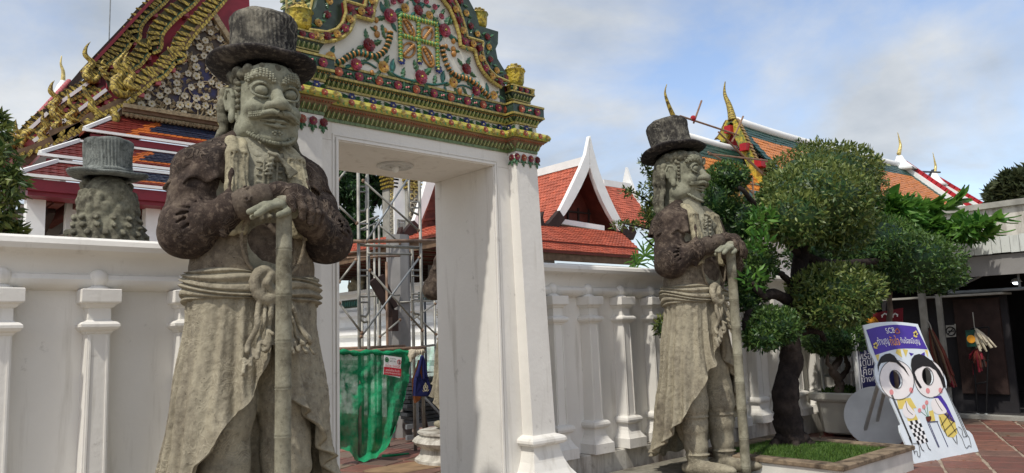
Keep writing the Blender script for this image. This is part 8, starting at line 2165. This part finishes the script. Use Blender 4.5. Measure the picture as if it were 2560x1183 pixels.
    poly(P([(706, 648), (760, 640), (800, 700), (862, 830), (830, 820), (780, 770), (748, 760)]), 'purple_print', 'top', 1)
    poly(smoothp([(712, 660), (690, 690), (706, 752), (748, 772), (800, 758), (776, 712), (738, 660)], 3), 'skin_print', 'arm', 2); outline(smoothp([(716, 664), (742, 712), (768, 750)], 3), .006)
    poly(P([(742, 778), (806, 760), (860, 826), (876, 905), (850, 935), (808, 930), (762, 860)]), 'yellow_print', 'skirt', 1)
    for L in ([(750, 790), (800, 925)], [(790, 770), (862, 900)], [(760, 850), (815, 772)], [(780, 890), (850, 820)], [(808, 926), (870, 870)], [(840, 936), (866, 976)], [(866, 920), (872, 980)], [(790, 590), (938, 930)], [(796, 590), (946, 925)]): outline(P(L), .007)
    # table with vase
    for L in ([(664, 828), (738, 822)], [(668, 836), (742, 1004)], [(734, 830), (808, 1000)], [(678, 836), (748, 1002)]): outline(P(L), .009, 2, 'navy_print', 'table_line')
    poly(P([(676, 752), (706, 742), (722, 818), (690, 822)]), 'yellow_print', 'basket', 1); poly(smoothp([(652, 792), (690, 786), (686, 820), (662, 822), (652, 792)], 3), 'red_wood', 'vase', 2)
    for (a, b) in (((664, 790), (610, 745)), ((668, 788), (640, 720)), ((672, 786), (660, 690))): outline(P([a, b]), .007, 1, 'green_print', 'flower_stem'); poly(ell(b[0], b[1], 12, 16, 0, 12), 'pink_print', 'painted_flower', 2)
    # little line-drawn pets at the feet
    for L in ([(538, 930), (560, 975), (600, 980), (612, 1060), (596, 1064), (590, 1030), (570, 1030), (560, 990), (535, 940)], [(880, 860), (905, 880), (915, 930), (950, 925), (970, 1000), (955, 990), (940, 1008), (928, 1000), (905, 940), (880, 900), (870, 872)]): outline(smoothp(L, 3), .006)
    # struts behind
    for (a, b) in (((2206, 935), (2152, 1112)), ((2222, 945), (2195, 1035))):
        u, v = uv(*a); t = at(u, v, -.02); f = PZ(b[0], b[1]) if b[1] > 1100 else PZ(2168, 1118)
        mb = MB(); bar(mb, t, f if b[1] > 1100 else lerp(t, PZ(2180, 1105), .98), .035, .035); mb.build('strut', M['lamp_white'], B)
photo_board()

def signs():
    S = thing('navy_sign', 'tall navy sign board with white Thai words behind the photo board', 'sign', tuple(PY(2175, 1000, 5.05))); y = 5.0
    q = lambda px, py: PY(px, py, y); A, B_ = q(2140, 855), q(2262, 868); zt = A.z; w = B_.x - A.x
    mb = MB(); mb.box(A.x, B_.x, y, y + .03, .05, zt + .12); mb.build('panel', M['navy_print'], S)
    for (x0, x1) in ((A.x - .05, A.x), (B_.x, B_.x + .05)): mb = MB(); mb.box(x0, x1, y - .01, y + .04, 0, zt + .12); mb.build('frame_post', M['bright_white'], S)
    mb = MB(); mb.box(A.x + .05, A.x + .065, y - .004, y, .05, zt + .1); mb.build('white_line', M['white_print'], S)
    for (s, x0, x1, py) in (('พร้อม', 2147, 2186, 889), ('เดินหน้า', 2150, 2206, 905), ('เคียง', 2151, 2190, 929), ('ข้างคุณ', 2154, 2204, 951)):
        a, b = q(x0, py), q(x1, py); lettering(s, M['white_print'], S, ((a.x + b.x) / 2, y, a.z), (1, 0, 0), (0, 0, 1), b.x - a.x, .13, 'lettering', .004)
    Y2 = thing('yellow_sign', 'yellow and maroon poster board on the shop front above the photo board', 'sign', tuple(PX(2215, 800, 13.6))); X = 13.6; r = lambda px, py: PX(px, py, X)
    a, b, c, d = r(2178, 784), r(2256, 770), r(2256, 850), r(2178, 850); mb = MB(); slab(mb, [a, b, c, d], Vector((.03, 0, 0))); mb.build('panel', M['maroon'], Y2)
    mb = MB(); V = [r(2150, 800), r(2188, 792), r(2206, 816), r(2150, 822)]; slab(mb, [p - Vector((.012, 0, 0)) for p in V], Vector((.008, 0, 0))); mb.build('yellow_field', M['orange_print'], Y2)
    p, p2 = r(2165, 808), r(2200, 804); lettering('เปลี่ยนบ้าน', M['black_print'], Y2, (p + p2) / 2 - Vector((.02, 0, 0)), (p2 - p), (0, 0, 1), (p2 - p).length, .09, 'lettering', .0)
    for (px, w_) in ((2212, 8), (2238, 7)):
        mb = MB(); mb.tube([r(px - w_, 790), r(px, 784), r(px + w_, 788)], .014, 5); mb.tube([r(px - w_ * .8, 794), r(px - w_ * .8, 788)], .012, 5); mb.tube([r(px + w_ * .8, 792), r(px + w_ * .8, 787)], .012, 5); mb.build('house_mark', M['white_print'], Y2)
signs()

# ------------------------------------------------------------------ the shop on the right
def shop():
    S = thing('souvenir_shop', 'low shop with a white corrugated awning fascia and dark open front, right edge', 'shop', (16, 2, 0)); X = 14.5; r = lambda px, py, x=X: PX(px, py, x)
    y0, y1 = -3.0, 6.6; z1, z0 = 3.0, 2.72
    r2 = random.Random(6); y = y1 - 1.5; k = 0
    while y > y0:
        w = .135; mb = MB(); mb.box(X - .012 - r2.uniform(0, .008), X + .01, y - w, y - .008, z0 + r2.uniform(-.006, .006), z1 + r2.uniform(-.008, .008)); mb.build('fascia_strip', M['awning'], S); y -= w; k += 1
    mb = MB(); mb.box(X + .02, X + 5.2, y0, y1 - 1.5, 2.90, 2.94); mb.build('awning_sheet', M['concrete'], S)
    mb = MB(); mb.box(X + .05, X + .10, y0, y1 - 1.55, 2.36, 2.70); mb.build('soffit_board', M['grey_wall'], S)
    # parapet of the flat roof behind
    mb = MB(); mb.box(X + .9, X + 1.05, y0 - 1, y1 + .5, 3.0, 3.60); mb.build('parapet', M['old_plaster'], S)
    mb = MB(); mb.box(X + .82, X + 1.12, y0 - 1, y1 + .5, 3.60, 3.70); mb.build('coping', M['concrete'], S)
    mb = MB(); mb.box(X + 1.1, X + 6, y0 - 1, y1 + .5, 3.2, 3.4); mb.build('roof_slab', M['concrete'], S)
    # truss under the awning
    mb = MB(); mb.tube([(X + .3, y0, 2.12), (X + .3, y1 - 1.6, 2.12)], .03, 8); mb.tube([(X + .3, y0, 2.62), (X + .3, y1 - 1.6, 2.62)], .025, 8); mb.build('truss_rail', M['steel_grey'], S)
    for (a, b) in (((3.9, 2.62), (3.9, 2.12)), ((3.95, 2.60), (5.0, 2.14)), ((3.85, 2.60), (2.7, 2.14)), ((1.6, 2.6), (2.7, 2.14)), ((1.6, 2.6), (1.6, 2.12))): mb = MB(); mb.tube([(X + .3, a[0], a[1]), (X + .3, b[0], b[1])], .022, 6); mb.build('truss_bar', M['steel_grey'], S)
    # room
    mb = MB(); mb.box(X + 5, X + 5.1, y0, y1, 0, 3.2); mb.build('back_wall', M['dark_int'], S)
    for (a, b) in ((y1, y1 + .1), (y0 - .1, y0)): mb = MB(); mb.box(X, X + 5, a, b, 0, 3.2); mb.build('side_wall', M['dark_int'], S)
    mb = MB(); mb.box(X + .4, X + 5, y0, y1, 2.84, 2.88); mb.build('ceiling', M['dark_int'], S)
    for (py, h) in ((5.35, 2.7), (1.0, 2.7)): mb = MB(); mb.box(X - .02, X + .08, py - .05, py + .05, 0, h); mb.build('post', M['concrete'], S)
    q = r(2268, 800); mb = MB(); mb.box(X + .02, X + .10, 5.05, 5.13, 0, 2.1); mb.build('post', M['concrete'], S)
    mb = MB(); mb.box(X + .6, X + .66, 4.2, 6.3, 0, 2.05); mb.build('partition', M['dark_int'], S)
    mb = MB(); mb.box(X + .2, X + .75, 4.15, 6.2, 2.045, 2.08); mb.build('counter_edge', M['concrete'], S)
    mb = MB(); mb.box(X + .52, X + .585, 4.30, 5.02, .35, 2.0); mb.build('red_panel', M['dark_wood'], S)  # red panel given a dark tone, the shop's dimness put into its colour
    for (z, n) in ((.5, 10), (1.0, 10), (1.5, 10)):
        mb = MB(); mb.box(X + 2.6, X + 3.2, .2, 4.2, z, z + .04); sh = mb.build('shelf', M['dark_wood'], S)
    for i in range(15):
        z = (.54, 1.04, 1.54)[i % 3]; yy = .6 + (i // 3) * .75 + r2.uniform(-.1, .1); h = r2.uniform(.18, .38); w = r2.uniform(.12, .24); cn, mt = (('black', 'dark_int'), ('brown-red', 'red_wood'), ('navy', 'navy_print'), ('tan', 'brown_board'), ('grey', 'grey_wall'))[i // 3]
        t = thing('boxed_goods', '%s box on the %s dim shelf inside the shop' % (cn, ('lowest', 'middle', 'top')[i % 3]), 'box', (X + 2.7, yy, z), group='goods on the shop shelves'); mb = MB(); mb.rects([(.09, w, z + .001), (.10, w + .004, z + .02), (.10, w + .004, z + h - .02), (.09, w - .004, z + h)], X + 2.72, yy); mb.build('box', M[mt], t)
        mb = MB(); mb.box(X + 2.612, X + 2.619, yy - w * .6, yy + w * .6, z + h * .3, z + h * .7); mb.build('label_patch', M['concrete'], t)
    L = thing('shop_lamp', 'small lit lamp under the shop ceiling', 'lamp', tuple(r(2541, 708, X + 1.2))); c = r(2541, 708, X + 1.2)
    mb = MB(); mb.lathe([(.02, .09), (.06, .07), (.09, .02), (.085, .015)], 14, tuple(c)); mb.build('shade', M['lamp_white'], L, True); mb = MB(); mb.tube([c + Vector((0, 0, .09)), Vector((c.x, c.y, 2.84))], .008, 5); mb.build('cord', M['black'], L); mb = MB(); mb.sphere(c + Vector((0, 0, .01)), .06, 12, 8, (1, 1, .6)); mb.build('bulb', M['lamp_glow'], L, True)
    N = thing('no_smoking_sign', 'small white no-smoking notice on the dim red panel of the shop', 'sign', tuple(r(2377, 827, X + .5))); x = X + .50; a, b, c, d = r(2364, 812, x), r(2389, 810, x), r(2390, 842, x), r(2365, 844, x)
    mb = MB(); slab(mb, [a, b, c, d], Vector((.008, 0, 0))); mb.build('sheet', M['concrete'], N); m = (a + b + c + d) / 4 - Vector((.006, 0, 0)); mb = MB(); R = .075
    mb.tube([m + Vector((0, R * math.cos(t), R * math.sin(t) - .01)) for t in np.linspace(0, 2 * PI, 25)], .011, 5); mb.tube([m + Vector((0, .05, -.06)), m + Vector((0, -.05, .045))], .009, 5); mb.build('ban_ring', M['black_print'], N)
    mb = MB(); mb.box(m.x - .004, m.x, m.y - .055, m.y + .045, m.z - .018, m.z + .002); mb.build('cigarette', M['black_print'], N); mb = MB(); mb.box(m.x - .002, m.x, m.y - .07, m.y + .07, m.z + .10, m.z + .115); mb.build('print_line', M['black_print'], N)
    # hanging goods
    def bundle(lab, cx, top, bot, x, n, mats, spread, cat='bundle', nm='hanging_bundle'):
        T = thing(nm, lab, cat, tuple(r(cx, bot, x))); t = r(cx, top, x); b = r(cx + 42 * spread, bot, x); rr = random.Random(cx)
        mb = MB(); mb.tube([t + Vector((0, 0, .25)), t], .008, 5); mb.tube(spline([t, t + Vector((-.01, -.05, -.12)), lerp(t, b, .3)], 4), .01, 5); mb.build('loop', M['concrete'], T)
        for k in range(n):
            f = rr.uniform(-1, 1); e = b + Vector((rr.uniform(-.08, .08), f * .14, rr.uniform(-.06, .22))); s = lerp(t, e, .14); mid = lerp(s, e, .5) + Vector((rr.uniform(-.03, .03), f * .03, 0))
            mb = MB(); mb.tube([s, mid, e], [.012, .022, .016], 5); mb.build('strand', M[mats[k % len(mats)]], T)
    bundle('bundle of long red and brown tasselled cords hanging from the shop post', 2318, 800, 962, X - .12, 26, ('red_wood', 'dark_wood', 'brown_board', 'maroon'), 1.2)
    bundle('white mop-like tassel hanging beside the orange packet in the shop', 2436, 818, 872, X - .1, 22, ('white_cloth', 'pearl'), .7)
    bundle('dark red tasselled bundle under the orange packet in the shop', 2440, 868, 930, X - .05, 16, ('maroon', 'red_wood', 'dark_wood'), .1)
    Pk = thing('orange_packet', 'green and orange packet hanging in the shop front', 'packet', tuple(r(2426, 845, X - .1))); mb = MB(); V = [r(2413, 826, X - .12), r(2440, 824, X - .12), r(2444, 866, X - .12), r(2418, 868, X - .12)]; slab(mb, V, Vector((.05, 0, 0))); mb.build('pouch', M['tile_green'], Pk)
    mb = MB(); m = r(2428, 848, X - .13); mb.sphere(m, .07, 10, 6, (.12, 1, 1)); mb.build('orange_print', M['orange_print'], Pk)
    Rk = thing('rolling_rack', 'black wheeled display rack with shiny casters in the shop front', 'rack', tuple(r(2455, 1050, X - .05)))
    for (a, b) in (((2432, 880), (2446, 1048)), ((2470, 880), (2466, 1030)), ((2428, 822), (2432, 880)), ((2430, 905), (2472, 900)), ((2440, 960), (2468, 955)), ((2428, 822), (2472, 818)), ((2472, 818), (2470, 880))):
        mb = MB(); mb.tube([r(*a), r(*b)], .014, 7); mb.build('tube', M['black'], Rk)
    for p in ((2446, 1054), (2466, 1040)): c = r(*p); mb = MB(); mb.sphere((c.x, c.y, .04), .038, 9, 6, (.7, 1, 1)); mb.build('caster', M['steel_grey'], Rk, True)
shop()

# ------------------------------------------------------------------ the court: paving stones in pale joints
def ground():
    mb = MB(); G = 400.0; mb.add([(-G, -G, 0), (G, -G, 0), (G, G, 0), (-G, G, 0)], [(0, 1, 2, 3)]); g = mb.build('ground', M['mortar']); g['kind'] = 'structure'
    ang = math.radians(24); ca, sa = math.cos(ang), math.sin(ang); s = .46; rs = random.Random(11); cand = []
    def view(x, y):
        c = _M.T @ (np.array((x, y, 0.)) - np.array((0, 0, 1.6))); return _cx + _f * c[0] / c[2], _cy + _f * c[1] / c[2], c[2]
    for i in range(-10, 60):
        for j in range(-40, 40):
            u, v = (i + (.5 * (j % 2)) * 0) * s, j * s; x, y = u * ca - v * sa, u * sa + v * ca
            if not (3 < x < 24 and -4 < y < 16): continue
            px, py, d = view(x, y)
            if d < 2 or not (-60 < px < 2640 and 860 < py < 1260): continue
            gate = 780 < px < 1145 and y > 6.2; right = px > 1560 and y < 5.9; mid = 1380 < px < 2000 and y < 5.9
            if (gate or right or mid) and not (7.35 < x < 8.95 and 3.6 < y < 5.2): cand.append((d, x, y))
    cand.sort(); tiles = []
    for v in range(6):
        r2 = random.Random(v); h = s / 2 - .017; mb = MB()
        j = [(-h + r2.uniform(-.012, .012), -h + r2.uniform(-.012, .012)), (h + r2.uniform(-.012, .012), -h + r2.uniform(-.012, .012)), (h + r2.uniform(-.012, .012), h + r2.uniform(-.012, .012)), (-h + r2.uniform(-.012, .012), h + r2.uniform(-.012, .012))]
        V = [(a, b, -.004) for a, b in j] + [(a, b, .006) for a, b in j] + [(a * .975, b * .975, .011) for a, b in j]
        mb.add(V, [(8, 9, 10, 11)] + [(k, (k + 1) % 4, (k + 1) % 4 + 4, k + 4) for k in range(4)] + [(k + 4, (k + 1) % 4 + 4, (k + 1) % 4 + 8, k + 8) for k in range(4)]); tiles.append(mb.mesh('paving_tile', M['paver']))
    for k, (d, x, y) in enumerate(cand[:298]): put('paving_tile', tiles[rs.randrange(6)], g, loc=(x, y, rs.uniform(-.002, .002)), rot=(rs.uniform(-.006, .006), rs.uniform(-.006, .006), ang + rs.choice((0, PI))))
    if len(cand) > 298:
        mb = MB()
        for (d, x, y) in cand[298:]:
            h = s / 2 - .017; P = [(x + a * ca - b * sa, y + a * sa + b * ca, .009) for a, b in ((-h, -h), (h, -h), (h, h), (-h, h))]; mb.add(P, [(0, 1, 2, 3)])
        o = mb.build('paving', M['paver_far'], g); o['kind'] = 'stuff'
    E = MB(); pts = [(5.6 + .55 * math.cos(t) * (1 + .2 * math.sin(3 * t)), 8.35 + .42 * math.sin(t) * (1 + .25 * math.cos(2 * t)), .016) for t in np.linspace(0, 2 * PI, 28, endpoint=False)]
    E.add(pts, [tuple(range(28))]); o = E.build('sandy_patch', M['earth'], g); o['kind'] = 'stuff'
    F = MB(); F.box(14.35, 20, -3, 6.6, .012, .03); o = F.build('shop_floor', M['shop_floor']); o['kind'] = 'structure'
    K = MB(); K.box(14.12, 14.35, -3, 6.6, .013, .075); o = K.build('kerb', M['concrete']); o['kind'] = 'structure'
    lv = MB(); rr = random.Random(2)
    for k in range(60):
        x, y = rr.uniform(6.2, 12.5), rr.uniform(3.2, 5.8)
        if 7.2 < x < 9.05 and 3.5 < y < 5.3: continue
        a = rr.uniform(0, 6.28); L = rr.uniform(.02, .045); z = .018; lv.add([(x, y, z), (x + L * math.cos(a + .4), y + L * math.sin(a + .4), z + .006), (x + 1.8 * L * math.cos(a), y + 1.8 * L * math.sin(a), z + .002), (x + L * math.cos(a - .4), y + L * math.sin(a - .4), z + .006)], [(0, 1, 2, 3)])
    tag(lv.build('fallen_leaves', M['brown_cloth']), 'dry fallen leaves scattered on the paving', 'leaves', kind='stuff')
ground()
